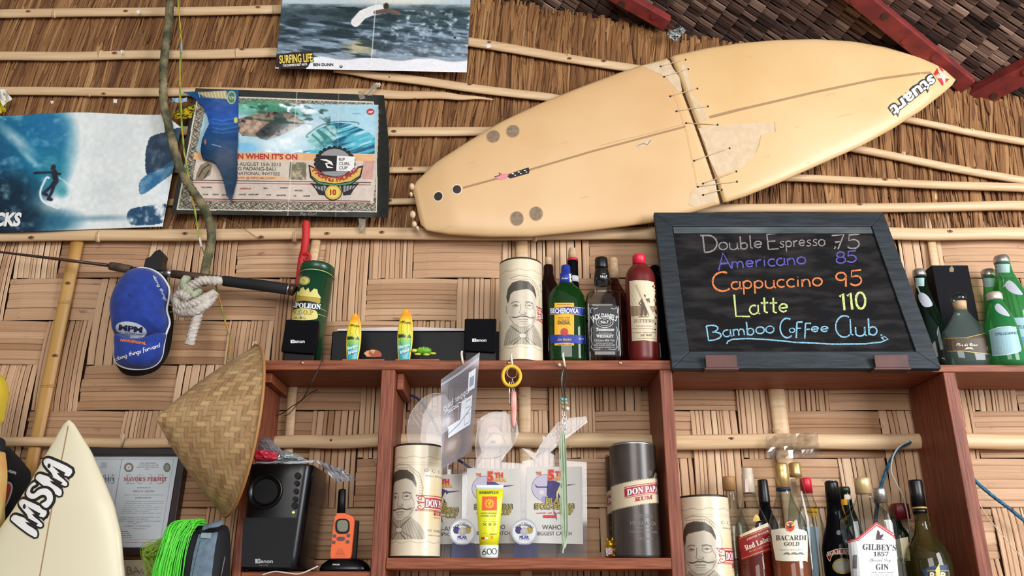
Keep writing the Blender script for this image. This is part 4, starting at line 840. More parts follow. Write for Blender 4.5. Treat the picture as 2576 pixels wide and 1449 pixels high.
# ------------------------------------------------------------------ left wall: caps, fishing rod, hat, boards, papers
M_rod = mat('dark_rod_blank', (58, 38, 28), .35); M_cork = mat('brown_rod_grip', (60, 42, 32), .7, col2=(84, 62, 46), scale=60); M_foamg = mat('black_foam_grip', (17, 17, 20), .8); M_silver = mat('silver_metal', (196, 192, 186), .28, .9); M_goldm = mat('gold_metal', (206, 160, 60), .3, .9)
yr = -.10
rod = thing('fishing_rod', 'dark fishing rod hung level on the woven wall, through the rope knot', 'fishing rod', tuple(P(560, 705, yr)))
def seg(name, pts, m, par, sg=14, y=yr): return MB().tube([P(x, yy, y) for x, yy, _ in pts], [WP(w, y, 2.5) / 2 for _, _, w in pts], m, sg).build(name, par, True)
seg('blank', [(-60, 626, 5), (0, 634, 6), (140, 651, 8), (276, 668, 9)], M_rod, rod); seg('foregrip', [(274, 668, 12), (278, 669, 21), (300, 673, 23), (330, 678, 20)], M_cork, rod)
seg('reel_seat', [(330, 678, 15), (418, 688, 16)], M_rod, rod); seg('seat_ring', [(417, 687, 20), (433, 689, 20)], M_silver, rod); seg('rear_seat', [(433, 689, 21), (500, 697, 22), (562, 706, 22)], M_cork, rod)
seg('rear_grip', [(560, 706, 24), (566, 707, 27), (650, 717, 29), (729, 728, 29)], M_foamg, rod); seg('butt_cap', [(729, 728, 31), (738, 729, 31), (741, 730, 26)], M_rod, rod); seg('butt_ring', [(726, 727.5, 31), (729, 728, 31)], M_silver, rod)
M_capblk0 = mat('black_reel', (16, 15, 15), .4); re = MB(); c = P(395, 668, yr); re.T = Matrix.Translation(c) @ Matrix.Rotation(math.radians(8), 4, 'Y'); re.prism([(-.03,-.02),(-.032,.012),(-.02,.018),(-.01,.04),(.004,.048),(.018,.036),(.02,.012),(.03,-.02)], -.02, .02, M_capblk0); re.build('reel_foot', rod, True, bevel=.004)
MB().tube(pxpath([(412,708,-.12),(424,716,-.12),(430,724,-.12)], 3), .004, M_goldm, 8).build('reel_bail', rod, True)
def bx(p, r): return [(p[0]-r, p[1]-r), (p[0]+r, p[1]-r), (p[0]+r, p[1]+r), (p[0]-r, p[1]+r)]
bk = MB(); inflate(bk, sm([(372,690),(404,676),(420,700),(428,750),(437,800),(433,850),(425,888),(410,915),(389,935),(349,946),(318,943),(300,930),(290,905),(300,860),(330,760)]), -.085, .03, mat('black_cap_cloth', (16, 17, 20), .9, bump=.2, bscale=90), p=3)
bc = thing('cap', 'black cap hanging on the rod behind the blue cap, only its edge in view', 'cap', tuple(P(380, 700, -.085))); bk.build('crown', bc, True)
MB().tube(pxpath([(426,766,-.13),(436,772,-.135),(438,782,-.135),(428,785,-.13)], 4), .003, M_goldm, 8).build('buckle', bc, True)
M_blue = mat('blue_cap_cloth', (22, 58, 150), .85, col2=(16, 46, 130), scale=40, bump=.15, bscale=300, sheen=.15); M_pip = mat('white_piping', (214, 220, 224), .7)
cp = thing('cap', 'blue cap with white piping and an oval white badge, hanging from the fishing rod', 'cap', tuple(P(355, 690, -.12)))
cro = sm([(355,674),(330,684),(304,714),(290,742),(283,768),(282,793),(286,822),(292,846),(330,858),(370,856),(404,846),(418,838),(426,812),(420,780),(423,755),(425,728),(416,706),(400,688),(380,677)])
brm = sm([(292,840),(330,852),(372,850),(416,838),(412,870),(409,892),(400,910),(384,922),(362,928),(328,927),(300,918),(289,904),(289,880)])
ckm = MB(); inflate(ckm, cro, -.125, .085, M_blue, c=(354, 780), p=2.4, q=.55); ck = ckm.build('crown', cp, True)
bmm = MB(); inflate(bmm, brm, -.135, .05, M_blue, c=(350, 884), p=2.2, q=.5); bmm.build('brim', cp, True)
MB().ball(P(331, 742, -.207), (.009, .006, .008), M_blue, 12, 8).build('top_button', cp, True)
f_ = stick([ckm, bmm], -.16)
def edge_tube(name, pts, r, m, par, y): return MB().tube([P(x, yy, y) for x, yy in sm(pts, 4, False)], r, m, 8).build(name, par, True)
edge_tube('piping', [(323,687),(338,678),(356,674),(380,678),(402,690),(417,708),(426,728),(424,756),(420,780),(427,812),(418,840),(412,870),(408,894),(399,911),(384,922),(362,928),(328,928),(301,919),(289,905),(288,880),(291,848)], .0032, M_pip, cp, -.132)
d = Decal(f_, .0006, 8); M_bdg = mat('pale_badge', (200, 208, 216), .6); M_navy = mat('navy_print', (24, 34, 70), .6); M_org = mat('orange_stitching', (224, 116, 40), .6)
d.ell(330, -830, 40, 20, M_bdg, 1, 30, -.22); d.text('MPM', 328, -833, 13, M_navy, 2, wid=60, bold=.05, rot=-.12); d.text('COMPANY', 337, -842, 5, M_navy, 2, wid=46, rot=-.12)
d.text('WWW.MPMGP.NL', 334, -863, 6.5, M_org, 2, wid=66, bold=.04, rot=-.13)
hand(d, 'doing things forward', 292, -907, 402, -873, 10, 1.5, M_wht, 2, .25, .03, 3)
hand(d, 'doing things', 384, -694, 416, -758, 7, 1.1, M_wht, 2, .2, .05, 4)
d.build('stitched_lettering', cp, True)
# conical hat
def cone_hat():
    Cc = P(606, 1079, -.285); rad = 212 * dep(Cc) / FPX; chord = (P(640, 868, -.285) - P(572, 1290, -.285)).normalized(); ax0 = Vector((-1, 0, .07)); ax0 = (ax0 - chord * ax0.dot(chord)).normalized(); oth = chord.cross(ax0).normalized()
    oth = oth if oth.y < 0 else -oth; th = math.radians(29); ax = (ax0 * math.cos(th) + oth * math.sin(th)).normalized(); e2 = chord.cross(ax).normalized(); H = 200 * dep(Cc) / FPX
    h = thing('conical_hat', 'woven bamboo conical hat hanging sideways at the left end of the wall shelf', 'hat', tuple(Cc))
    w, hh = 420, 130; pn = Paint(w, hh, (196, 160, 106)); sl = math.hypot(rad, H); R = (1 - pn.Y) * 0 + pn.Y * sl; A = (pn.X - .5) * 2 * math.pi * rad / sl
    gx = R * np.cos(A); gy = R * np.sin(A); c_ = .0135; ii = np.floor(gx / c_).astype(int); jj = np.floor(gy / c_).astype(int); hv = ((ii + jj) % 4) < 2; fx = gx / c_ - ii; fy = gy / c_ - jj
    rnd = np.random.default_rng(4).random((4000,)); tone = np.where(hv, rnd[(jj * 131 + ((ii + jj) // 4) * 17) % 4000], rnd[(ii * 173 + ((ii + jj) // 4) * 29 + 999) % 4000]); ed = np.where(hv, np.minimum(fy, 1 - fy), np.minimum(fx, 1 - fx))
    c1 = np.array((200, 166, 120)) / 255; c2 = np.array((168, 133, 92)) / 255; pn.A = c1 * tone[..., None] + c2 * (1 - tone[..., None]); pn.A = pn.A * (1 - (.16 * (ed < .12))[..., None]) * np.where(hv, 1.04, .96)[..., None]; pn.noise(.12, 8, 16, 3)
    def f(u, v):
        k = 1 - v; t = -(u - .5) * 2 * math.pi; q = k + .02; bul = .014 * math.sin(math.pi * k)
        return Cc + ax * (H * (1 - k) + bul) + (chord * math.sin(t) + e2 * math.cos(t)) * (rad * k)
    pn.build('woven_cone', f, h, True, paintmat('woven_bamboo_hat', .6, .25), None, .004)
    ring = [Cc + ax * .002 + (chord * math.sin(t) + e2 * math.cos(t)) * (rad * 1.005) for t in np.linspace(0, 2 * math.pi, 60, endpoint=False)]
    MB().tube(ring, .0045, mat('cane_rim', (164, 118, 66), .55), 8, closed=True).build('rim', h, True)
    st = thing
    lp = [Cc + chord * (rad + .002), Cc + chord * (rad + .012) + Vector((.004, 0, 0)), Cc + chord * (rad + .018), Cc + chord * (rad + .004) + Vector((-.006, 0, .002))]
    MB().tube(smooth(lp, 5), .0016, M_twine, 6).build('hanging_loop', h, True)
cone_hat()
# standing surfboard at the lower left
M_crm = mat('cream_resin', (222, 212, 178), .35, col2=(228, 220, 192), scale=2, lo=.3, hi=.7, spec=.45)
b2s = Board((70, 1740), (175, 1058), [(172,1059),(160,1068),(150,1085),(118,1141),(72,1224),(30,1290),(0,1331),(-60,1440),(-110,1560),(-140,1740)], [(178,1059),(188,1068),(200,1088),(229,1134),(258,1199),(287,1270),(304,1342),(315,1449),(322,1560),(322,1740)], -.30, .028, fade=.22)
s2 = thing('surfboard', 'cream surfboard with bold black lettering standing nose up at the lower left', 'surfboard', tuple(b2s.o)); b2s.body(.001, b2s.L, 60, M_crm).build('body', s2, True)
d = Decal(b2s.fp, .0005, 25); d.stroke([(x, -y) for x, y in densify([(175,1072),(168,1130),(150,1250),(134,1340),(115,1449),(90,1600)], 25)], 3, M_string, 1); d.build('stringer', s2, True)
d = Decal(b2s.fp, .0006, 14)
Rl = math.atan2(113, 66); ax_ = (math.cos(Rl), math.sin(Rl)); up_ = (-ax_[1], ax_[0])
def L2(a, b): return (112 + ax_[0]*a + up_[0]*b, -1250 + ax_[1]*a + up_[1]*b)
def glyphM(x, flip):
    """fat comic M with rounded shoulders: outline in letter space"""
    o = [(-34,-38),(-30,22),(-26,32),(-18,33),(-10,26),(-2,-2),(8,28),(16,38),(26,34),(31,20),(35,-30),(14,-34),(10,-8),(4,-38),(-8,-38),(-14,-4),(-16,-36)]
    return [(x + a * (1 if not flip else 1), b) for a, b in o]
Sg = [(-18,-30),(4,-34),(20,-22),(22,-4),(10,10),(-2,14),(-4,22),(6,24),(16,18),(20,28),(4,36),(-14,32),(-20,18),(-14,4),(0,-4),(4,-12),(-2,-18),(-16,-12)]
def grow(o, k):
    n = len(o); out = []
    for i in range(n):
        a = Vector(o[i-1]); b = Vector(o[i]); c = Vector(o[(i+1) % n]); t = (c - a).normalized(); out.append((b.x - t.y * k, b.y + t.x * k))
    return out
for o, lift in ((glyphM(-52, 0), 1), ([(a + 2, b) for a, b in Sg], 3), (glyphM(54, 0), 1)):
    o = [(a * 1.12, b * 1.16) for a, b in o]
    ccw = sum(o[i][0]*o[(i+1) % len(o)][1] - o[(i+1) % len(o)][0]*o[i][1] for i in range(len(o))) > 0
    s_ = sm(o, 3)
    d.poly([L2(*p) for p in grow(s_, 4.5 if not ccw else -4.5)], M_blk, lift); d.poly([L2(*p) for p in s_], M_wht, lift + 1)
    d.stroke([L2(*p) for p in s_], 4.5, M_blk, lift + 2, True)
for x in (-58, 60):
    d.poly([L2(x + a * 1.1, b * 1.1) for a, b in ((-13,-30),(-8,0),(-4,12),(-2,-30))], M_blk, 4); d.poly([L2(x + a, b) for a, b in ((10,-26),(16,-6),(20,14),(22,-26))], M_blk, 4); d.ell(*L2(x - 2 + 18, 20), 4, 6, M_blk, 4)
d.build('lettering', s2, True)
# framed permit
def flatthing(y): return lambda px, v, l: P(px, -v, y - l)
M_frm = mat('dark_frame_wood', (48, 32, 34), .4, col2=(34, 24, 26), scale=12); M_white = mat('document_paper', (226, 232, 240), .6); M_glz = glass('picture_glass', (250, 252, 252), (230, 236, 238), .06)
fq = [(150,1125),(470,1127),(428,1398),(108,1398)]; fi = [(170,1146),(449,1146),(411,1377),(130,1377)]
fm = thing('picture_frame', 'dark framed double permit document hung behind the standing surfboard', 'picture frame', tuple(P(300, 1398, -.03)))
for a, b in ((0,1),(1,2),(2,3),(3,0)):
    Q = [P(*fq[a], -.04), P(*fq[b], -.04), P(*fi[b], -.04), P(*fi[a], -.04)]; g = MB(); g.add(Q + [q + Vector((0, .03, 0)) for q in Q], [(0,1,2,3),(7,6,5,4),(0,4,5,1),(1,5,6,2),(2,6,7,3),(3,7,4,0)], M_frm); g.build('frame_rail', fm, True, bevel=.003)
Q = [P(*q, -.026) for q in fi]; pg = MB(); pg.add(Q, [(0,1,2,3)], M_white); pgo = pg.build('document', fm, True)
d = Decal(flatthing(-.026), .0004); M_ink = mat('grey_ink', (96, 98, 108), .7); M_inkl = mat('pale_ink', (150, 152, 160), .7); M_pinkr = mat('pink_red_print', (196, 92, 104), .6)
d.stroke([(307,-1155),(437,-1155),(404,-1357),(272,-1357)], 1, M_inkl, 1, True); d.stroke([(180,-1155),(306,-1155),(286,-1290)], 1, M_inkl, 1)
d.ell(324,-1176,12,12, mat('brown_seal', (150, 120, 112), .7), 1); d.ell(324,-1176,7,7,M_white,2); d.text('V', 324, -1180, 7, M_ink, 3); d.ell(420,-1176,9,12, mat('green_seal', (122, 128, 110), .7), 1); d.ell(420,-1176,5,7,M_inkl,2)
for k, (a, b) in enumerate(((352,392),(348,398),(344,400),(364,376))): d.scribble(a, -1166 - k * 5, b, 2.6, M_ink, 1, k)
d.text('2015', 365, -1217, 24, M_inkl, 1, wid=96); d.text('2015', 365, -1216, 22, M_white, 2, wid=90); d.text(serif("MAYOR'S PERMIT"), 365, -1210, 10, M_pinkr, 3, wid=108, bold=.02); d.text(serif('PERMIT'), 289, -1210, 9, M_ink, 3, wid=56, align='r'); d.text('2015', 288, -1217, 24, M_inkl, 1, wid=40, align='r')
d.scribble(345, -1228, 380, 2.6, M_ink, 1); d.text(serif('JOELY O. AQUINO'), 361, -1238, 5, M_ink, 1, wid=54); d.scribble(312, -1246, 414, 2.2, M_inkl, 1); d.text(serif('BAMBOO HOUSE'), 360, -1254, 4, M_ink, 1, wid=40)
for k in range(10): d.scribble(316 - 2 * k, -1262 - 5 * k - (5 if k > 6 else 0), 412 - k - (30 if k % 3 == 2 else 0), 2.6, M_inkl, 1, k)
d.stroke([(322,-1317),(330,-1312),(336,-1318),(352,-1314)], .8, M_ink, 1); d.text('LAMBERTO C. ARAGON JR.', 346, -1325, 3.4, M_ink, 1, wid=66); d.scribble(326, -1331, 368, 2.2, M_inkl, 1)
for k in range(4): d.scribble(303, -1338 - k * 5, 322 + 4 * k, 3, M_ink, 1, 40 + k)
d.scribble(300, -1365, 380, 2, M_pinkr, 1)
for k in range(3): d.scribble(252, -1166 - k * 5, 268, 2.6, M_ink, 1, k)
d.build('lettering', pgo if False else fm, True)
g = MB(); g.add([P(*q, -.034) for q in fi], [(0,1,2,3)], M_glz); g.build('glazing', fm, True)
MB().tube([P(313, 1092, -.06), P(309, 1108, -.055), P(306, 1124, -.045)], .004, mat('pale_cord', (214, 196, 170), .7), 8).build('hanging_cord', fm, True)
M_sgn = mat('aged_sign_board', (172, 164, 138), .7, col2=(150, 140, 114), scale=14)
sg = thing('sign_board', 'worn beige board with faint hand-painted letters below the framed permit', 'sign', tuple(P(340, 1440, -.06)))
Q = [P(240,1410,-.06),P(440,1406,-.06),P(425,1520,-.06),P(220,1520,-.06)]; g = MB(); g.add(Q + [q + Vector((0, .015, 0)) for q in Q], [(0,1,2,3),(7,6,5,4),(0,4,5,1),(1,5,6,2),(2,6,7,3),(3,7,4,0)], M_sgn); g.build('board', sg, True, bevel=.002)
d = Decal(flatthing(-.061), .0004); M_fade = mat('faded_paint', (110, 102, 84), .8); hand(d, 'BA', 318, -1444, 352, -1443, 17, 3, M_fade, 1); d.stroke([(352,-1440),(356,-1430),(360,-1444)], 2.5, M_fade, 1); d.stroke([(372,-1444),(372,-1428),(382,-1428)], 2.5, M_fade, 1); d.build('lettering', sg, True)
# things at the left edge
M_yel = mat('yellow_rubber', (232, 204, 50), .5, col2=(214, 184, 60), scale=10); M_yp = mat('stained_yellow_cloth', (222, 196, 120), .7, col2=(226, 160, 90), scale=9, lo=.5, hi=.75, bump=.2)
g = MB(); inflate(g, sm([(-60,930),(4,944),(22,984),(14,1030),(2,1068),(-60,1090)]), -.24, .09, M_yel); tag(g.build('float_bag'), 'bright yellow padded float at the left edge beside the upright bamboo', 'float')
g = MB(); inflate(g, sm([(-70,1140),(4,1136),(14,1150),(18,1200),(12,1270),(4,1330),(-70,1345)]), -.27, .08, M_yp); tag(g.build('roll'), 'pale yellow stained cloth roll at the left edge beside the black bag', 'roll')
M_bag = mat('black_bag_cloth', (14, 15, 17), .8, col2=(20, 21, 24), scale=30, bump=.2)
bgm = MB(); inflate(bgm, sm([(-60,1120),(14,1122),(40,1142),(66,1172),(78,1200),(64,1290),(30,1340),(-60,1380)]), -.13, .07, M_bag)
bg_ = thing('bag', 'black bag with white lettering and a red emblem behind the cream surfboard', 'bag', tuple(P(20, 1340, -.13))); bgm.build('body', bg_, True)
d = pxd(bgm, .0006, 8, -.16); d.text('.com', 29, -1190, 9, M_wht, 1, wid=22, bold=.03, rot=-.35); d.build('lettering', bg_, True); d = pxd(bgm, .0006, 8, -.16); d.poly(sm([(2,-1276),(8,-1220),(24,-1212),(32,-1226),(24,-1256),(8,-1284)]), M_bdg, 1); d.poly(sm([(4,-1268),(10,-1224),(22,-1217),(28,-1228),(20,-1254),(8,-1276)]), M_redp, 2); d.build('emblem', bg_, True)
g = MB(); inflate(g, sm([(-40,1096),(6,1102),(13,1120),(10,1140),(-40,1136)]), -.22, .03, M_bag); tag(g.build('strap'), 'dark strap end above the pale yellow roll at the left edge', 'strap')
# neon green fringe and black padded case
M_neon = mat('neon_green_fibre', (72, 214, 52), .5, col2=(120, 240, 80), scale=12, stretch=(1, 1, .2)); M_neon2 = mat('olive_green_fibre', (140, 172, 56), .6)
g = MB(); rr = random.Random(9)
for k in range(430):
    u = rr.random(); x0 = 518 - 50 * u + rr.uniform(-6, 6); y0 = 1313 + rr.uniform(-6, 10); y = -.29 - .05 * rr.random()
    thin = k > 300
    if not thin:
        xe = 452 - 62 * u + rr.uniform(-10, 10); pts = [(x0, y0, y + .03), (x0 - 26 - 14 * u, y0 + 2 + 8 * u, y), ((x0 + xe) / 2 - 18, 1365 + rr.uniform(-8, 8), y - .02), (xe, 1440, y - .02), (xe - 6, 1520, y)]; g.tube(pxpath(pts, 4), WP(rr.uniform(1.2, 2.8), y, 1.7) / 2, M_neon, 5)
    else:
        xe = 400 + rr.uniform(-36, 40); pts = [(x0 - 30, y0 + 12, y), (430 + rr.uniform(-14, 10), 1360 + rr.uniform(-12, 12), y), (384 + rr.uniform(-26, 34), 1378 + rr.uniform(-12, 22), y - .01), (376 + rr.uniform(-18, 50), 1404 + rr.uniform(-8, 8), y), (xe, 1450, y), (xe + 4, 1500, y)]; g.tube(pxpath(pts, 4), WP(rr.uniform(.8, 1.6), y, 1.7) / 2, M_neon2, 4)
tag(g.build('fringe'), 'neon green fibre fringe draped beside the black padded case', 'fringe')
M_case = mat('black_padded_case', (13, 14, 20), .8, bump=.15, bscale=200); M_web = mat('grey_webbing', (104, 122, 138), .8, col2=(88, 106, 122), scale=60, bump=.3); M_tabg = mat('light_grey_tab', (140, 158, 166), .7)
csm = MB(); inflate(csm, sm([(482,1328),(505,1323),(545,1322),(574,1326),(580,1380),(578,1449),(574,1560),(440,1560),(446,1449),(454,1390),(464,1350)]), -.275, .075, M_case, c=(515,1450), p=3.2, q=.5)
cs = thing('padded_case', 'black padded case with a grey webbing strap, below the conical hat', 'case', tuple(P(515, 1500, -.275))); csm.build('body', cs, True)
d = Decal(stick(csm, -.33), .003, 10); d.poly([(500,-1346),(548,-1340),(540,-1380),(532,-1449),(520,-1540),(468,-1540),(478,-1449),(488,-1390)], M_web, 1); d.poly([(507,-1343),(533,-1343),(531,-1357),(505,-1355)], M_tabg, 2); d.poly([(503,-1334),(538,-1330),(535,-1340),(502,-1344)], M_blk, 2)
d.stroke([(505,-1360),(492,-1410),(484,-1449),(474,-1540)], 1, M_case, 2); d.build('strap', cs, True)
g = MB(); g.tube(pxpath([(512,1328,-.335),(530,1322,-.34),(548,1319,-.335),(556,1312,-.33)], 5), .010, M_web, 8, flat=.4); g.build('strap_loop', cs, True)
g = MB(); 
for sg_ in (0, 1): g.tube([P(x, y, -.325) for x, y in (((470,1350),(458,1400),(450,1449)) if not sg_ else ((566,1400),(560,1430),(556,1449)))], .0012, M_gryp, 5)
g.build('stitching', cs, True)
# ------------------------------------------------------------------ bottles and tubes
def lathe_px(mb, cx, pyref, y, prof, m, zb=None, sx=1.0, sy=1.0, p=2.0, seg=36, X=None, cap=True, yaw=0.0):
    """profile in pixels [(py, half width)] turned about a vertical axis at depth y"""
    X = XP(cx, y, ZP(pyref, y)) if X is None else X; pr = []
    for py, hw in prof:
        z = zb if py == 'B' else ZP(py, y); pr.append((WP(hw, y, z), z))
    T0 = mb.T
    mb.lathe([(r, z) for r, z in pr], m, seg, (X, y, 0), sx, sy, cap, True, p); mb.T = T0; return X
M_capblk = mat('black_cap', (11, 11, 13), .35); M_gold = mat('gold_foil_cap', (204, 172, 112), .35, .65); M_silc = mat('silver_cap', (190, 186, 180), .3, .8); M_redc = mat('red_cap', (206, 30, 52), .4); M_corkc = mat('pale_cork', (206, 176, 140), .7, col2=(186, 150, 112), scale=80)
G_clear = glass('clear_glass', (250, 252, 250), (196, 210, 208)); G_green = glass('green_glass', (92, 150, 66), (20, 76, 30), .03, .22, (40, 104, 40)); G_dkgreen = glass('dark_green_glass', (30, 60, 30), (6, 20, 12), .03, .5, (14, 34, 22)); G_dark = glass('dark_brown_glass', (62, 30, 20), (20, 10, 10), .03, .55, (40, 20, 16)); G_blackg = glass('near_black_glass', (20, 20, 26), (8, 8, 10), .04, .8, (14, 15, 20))
G_spel = glass('bright_green_glass', (150, 214, 150), (50, 140, 80), .03, .28, (70, 176, 104)); L_amber = glass('amber_spirit', (214, 124, 50), (150, 66, 20), .03, .35, (196, 96, 30)); L_red = glass('red_amber_spirit', (190, 70, 34), (120, 30, 16), .03, .35, (160, 50, 24)); L_olive = glass('olive_spirit', (150, 138, 60), (90, 80, 30), .03, .4, (120, 108, 44))
M_cream = mat('cream_label', (228, 214, 186), .6); M_redl = mat('dark_red_label', (152, 20, 34), .5); M_goldp = mat('gold_line', (206, 172, 96), .45, .3); M_bluel = mat('blue_label', (24, 50, 150), .5); M_yell = mat('orange_yellow_label', (240, 178, 28), .5); M_blackl = mat('black_label', (20, 20, 22), .45); M_whl = mat('white_label', (226, 230, 232), .5); M_sil = mat('silver_print', (214, 214, 214), .5)
# painted wrap of the rum tubes
def tube_paint(dark=False):
    w, h = 440, 250; P_ = Paint(w, h, (226, 212, 184))
    def at(a, v): return (.5 + a / 360.0, v)                # a in degrees from the portrait's middle
    def li(pts, t, c, al=1.): P_.line([at(*p) for p in pts], t / 250.0, c, al, 360 / 250.0 * 1.0)
    def po(pts, c, al=1.): P_.poly([at(*p) for p in pts], c, al)
    def el(a, v, ra, rv, c, al=1., soft=.25): x, yv = at(a, v); P_.blob(x, yv, ra / 360., rv, c, al, soft)
    ink = (92, 84, 74); lite = (150, 140, 122)
    wav = lambda v0, amp, k: [(a, v0 + amp * math.sin(math.radians(a * k))) for a in range(-180, 181, 4)]
    if not dark:
        P_.noise(.05, 10, 16, 2); el(95, .55, 55, .34, (214, 186, 120), .7, 1.); el(-120, .5, 60, .3, (206, 200, 160), .6, 1.)
        li(wav(.115, .008, 9), 1.4, (170, 162, 138)); li(wav(.885, .008, 9), 1.4, (170, 162, 138)); li([(-180, .165), (180, .165)], .8, lite, .6); li([(-180, .185), (180, .185)], .8, lite, .5)
        el(0, .54, 60, .36, (214, 204, 182), .9, .2)
        for k in range(16): a = -62 + 3 * k; li([(a - 12, .2 + k * .003), (a, .85)], .7, (196, 186, 162), .5)
        li([(-34, .20), (-10, .175), (20, .19), (46, .27), (56, .4), (52, .52)], 1.6, lite); li([(-30, .215), (20, .21), (44, .3)], 1.0, lite)
        for k in range(24): q = math.radians(120 - k * 8); li([(10 + 44 * math.cos(q), .40 - .19 * math.sin(q)), (10 + 38 * math.cos(q), .40 - .165 * math.sin(q))], 1.2, lite, .8)
    skin = (206, 196, 176) if not dark else (150, 140, 130); base = 0 if not dark else 88; hl = (ink if not dark else (50, 46, 44))
    B = lambda pts: [(a * (1.22 if not dark else .66) + base, v if not dark else .21 + (v - .22) * .42) for a, v in pts]
    def L(pts, t, c=None, al=1.): li(B(pts), t * (1 if not dark else .7), c or hl, al)
    def E(a, v, ra, rv, c, al=1., soft=.25):
        (a2, v2), = B([(a, v)]); el(a2, v2, ra * (1.22 if not dark else .66), rv * (1 if not dark else .42), c, al, soft)
    def Po(pts, c, al=1.): po(B(pts), c, al)
    if dark: P_.A[:] = np.array((66, 57, 51)) / 255; P_.noise(.06, 10, 16, 2)
    Po([(-46,.86),(-40,.74),(-24,.66),(24,.66),(40,.72),(52,.80),(54,.86)], (176, 166, 146)); 
    for k in range(15): L([(-45 + 6.6 * k, .86), (-30 + 4.2 * k, .70)], 1.0, ink if not dark else (90, 84, 78), .7)
    Po([(-30,.32),(-35,.42),(-33,.52),(-29,.60),(-20,.665),(-6,.695),(8,.69),(22,.65),(30,.58),(33,.48),(33,.38),(26,.30),(0,.27)], skin)
    E(-34, .50, 4, .04, skin); L([(-37,.47),(-38,.52),(-34,.55)], 1.2)
    E(-22, .52, 9, .14, (186, 174, 152), .7, .9); E(24, .60, 12, .06, (178, 168, 146), .8, .9); E(2, .66, 22, .03, (176, 164, 142), .7, .9)
    Po([(-34,.45),(-38,.38),(-34,.30),(-24,.245),(-6,.225),(14,.235),(27,.28),(33,.36),(33,.40),(24,.335),(12,.31),(-6,.325),(-20,.335),(-27,.36),(-30,.42)], (84, 76, 66) if not dark else (30, 28, 28))
    for k in range(14): L([(-30 + 4.4 * k, .25 + .0006 * (k - 6) ** 2 * 1.5), (-28 + 4.2 * k, .31 + .0005 * (k - 6) ** 2)], 1.0, (70, 64, 58), .6)
    L([(-25,.455),(-17,.438),(-8,.445)], 2.0); L([(6,.445),(14,.437),(23,.45)], 2.0)
    L([(-22,.478),(-16,.468),(-9,.480)], 1.5); E(-15, .477, 3, .008, hl, 1, .3); L([(-22,.488),(-15,.492),(-10,.486)], .9)
    L([(9,.478),(15,.468),(22,.478)], 1.5); E(15, .477, 3, .008, hl, 1, .3)
    ringp = [(15 + 9.5 * math.cos(q), .478 + .032 * math.sin(q)) for q in np.linspace(0, 2 * math.pi, 20)]; L(ringp, 1.3, (120, 110, 96)); L([(24,.485),(29,.52),(30,.56)], .9)
    L([(-4,.465),(-5,.52),(-7,.555),(-3,.568),(4,.568),(8,.556),(5,.545)], 1.2); E(1, .55, 5, .02, (190, 178, 156), .8, .8)
    L([(-22,.592),(-14,.598),(-4,.583),(0,.588),(6,.583),(15,.597),(24,.590)], 3.2); L([(-22,.592),(-25,.583)], 1.4); L([(24,.59),(27,.58)], 1.4)
    L([(-10,.618),(0,.615),(11,.617)], 1.5); L([(-8,.634),(1,.638),(10,.633)], 1.0); L([(-30,.58),(-20,.655),(-6,.695),(8,.69),(22,.65),(31,.57)], 1.1)
    for k in range(6): L([(-28 + 3 * k, .67 + .012 * k), (-8 + 3 * k, .74 + .008 * k)], 1.4, None, .8); L([(26 - 3 * k, .66 + .012 * k), (8 - 2 * k, .74 + .008 * k)], 1.4, None, .8)
    E(0, .775, 9, .03, (206, 198, 178)); L([(-9,.76),(0,.75),(9,.76),(6,.80),(-6,.80),(-9,.76)], 1.2); L([(-4,.80),(-20,.86)], 2.2); L([(4,.80),(16,.86)], 2.2); L([(-8,.79),(-28,.84)], 1.4); L([(8,.79),(30,.85)], 1.4)
    P_.A = np.clip(P_.A, 0, 1); return P_
TP = tube_paint(); 
def tube(label, cx, py, y, pytop, hw, zb, turn, name='rum_tube'):
    z1 = ZP(pytop, y); X = XP(cx, y, ZP(py, y)); r = WP(hw, y, ZP(py, y)); o = thing(name, label, 'tube', (X, y, zb), (0, 0, math.radians(turn))); H = z1 - zb
    def F(a, z, l=0): q = math.radians(a - 90); return Vector(((r + l) * math.cos(q), (r + l) * math.sin(q), z))
    return o, r, H, F
M_tubeprint = paintmat('printed_card_tube', .28, .5); M_rim = mat('dark_tube_rim', (40, 34, 30), .5); M_wine = mat('wine_red_print', (168, 34, 52), .45)
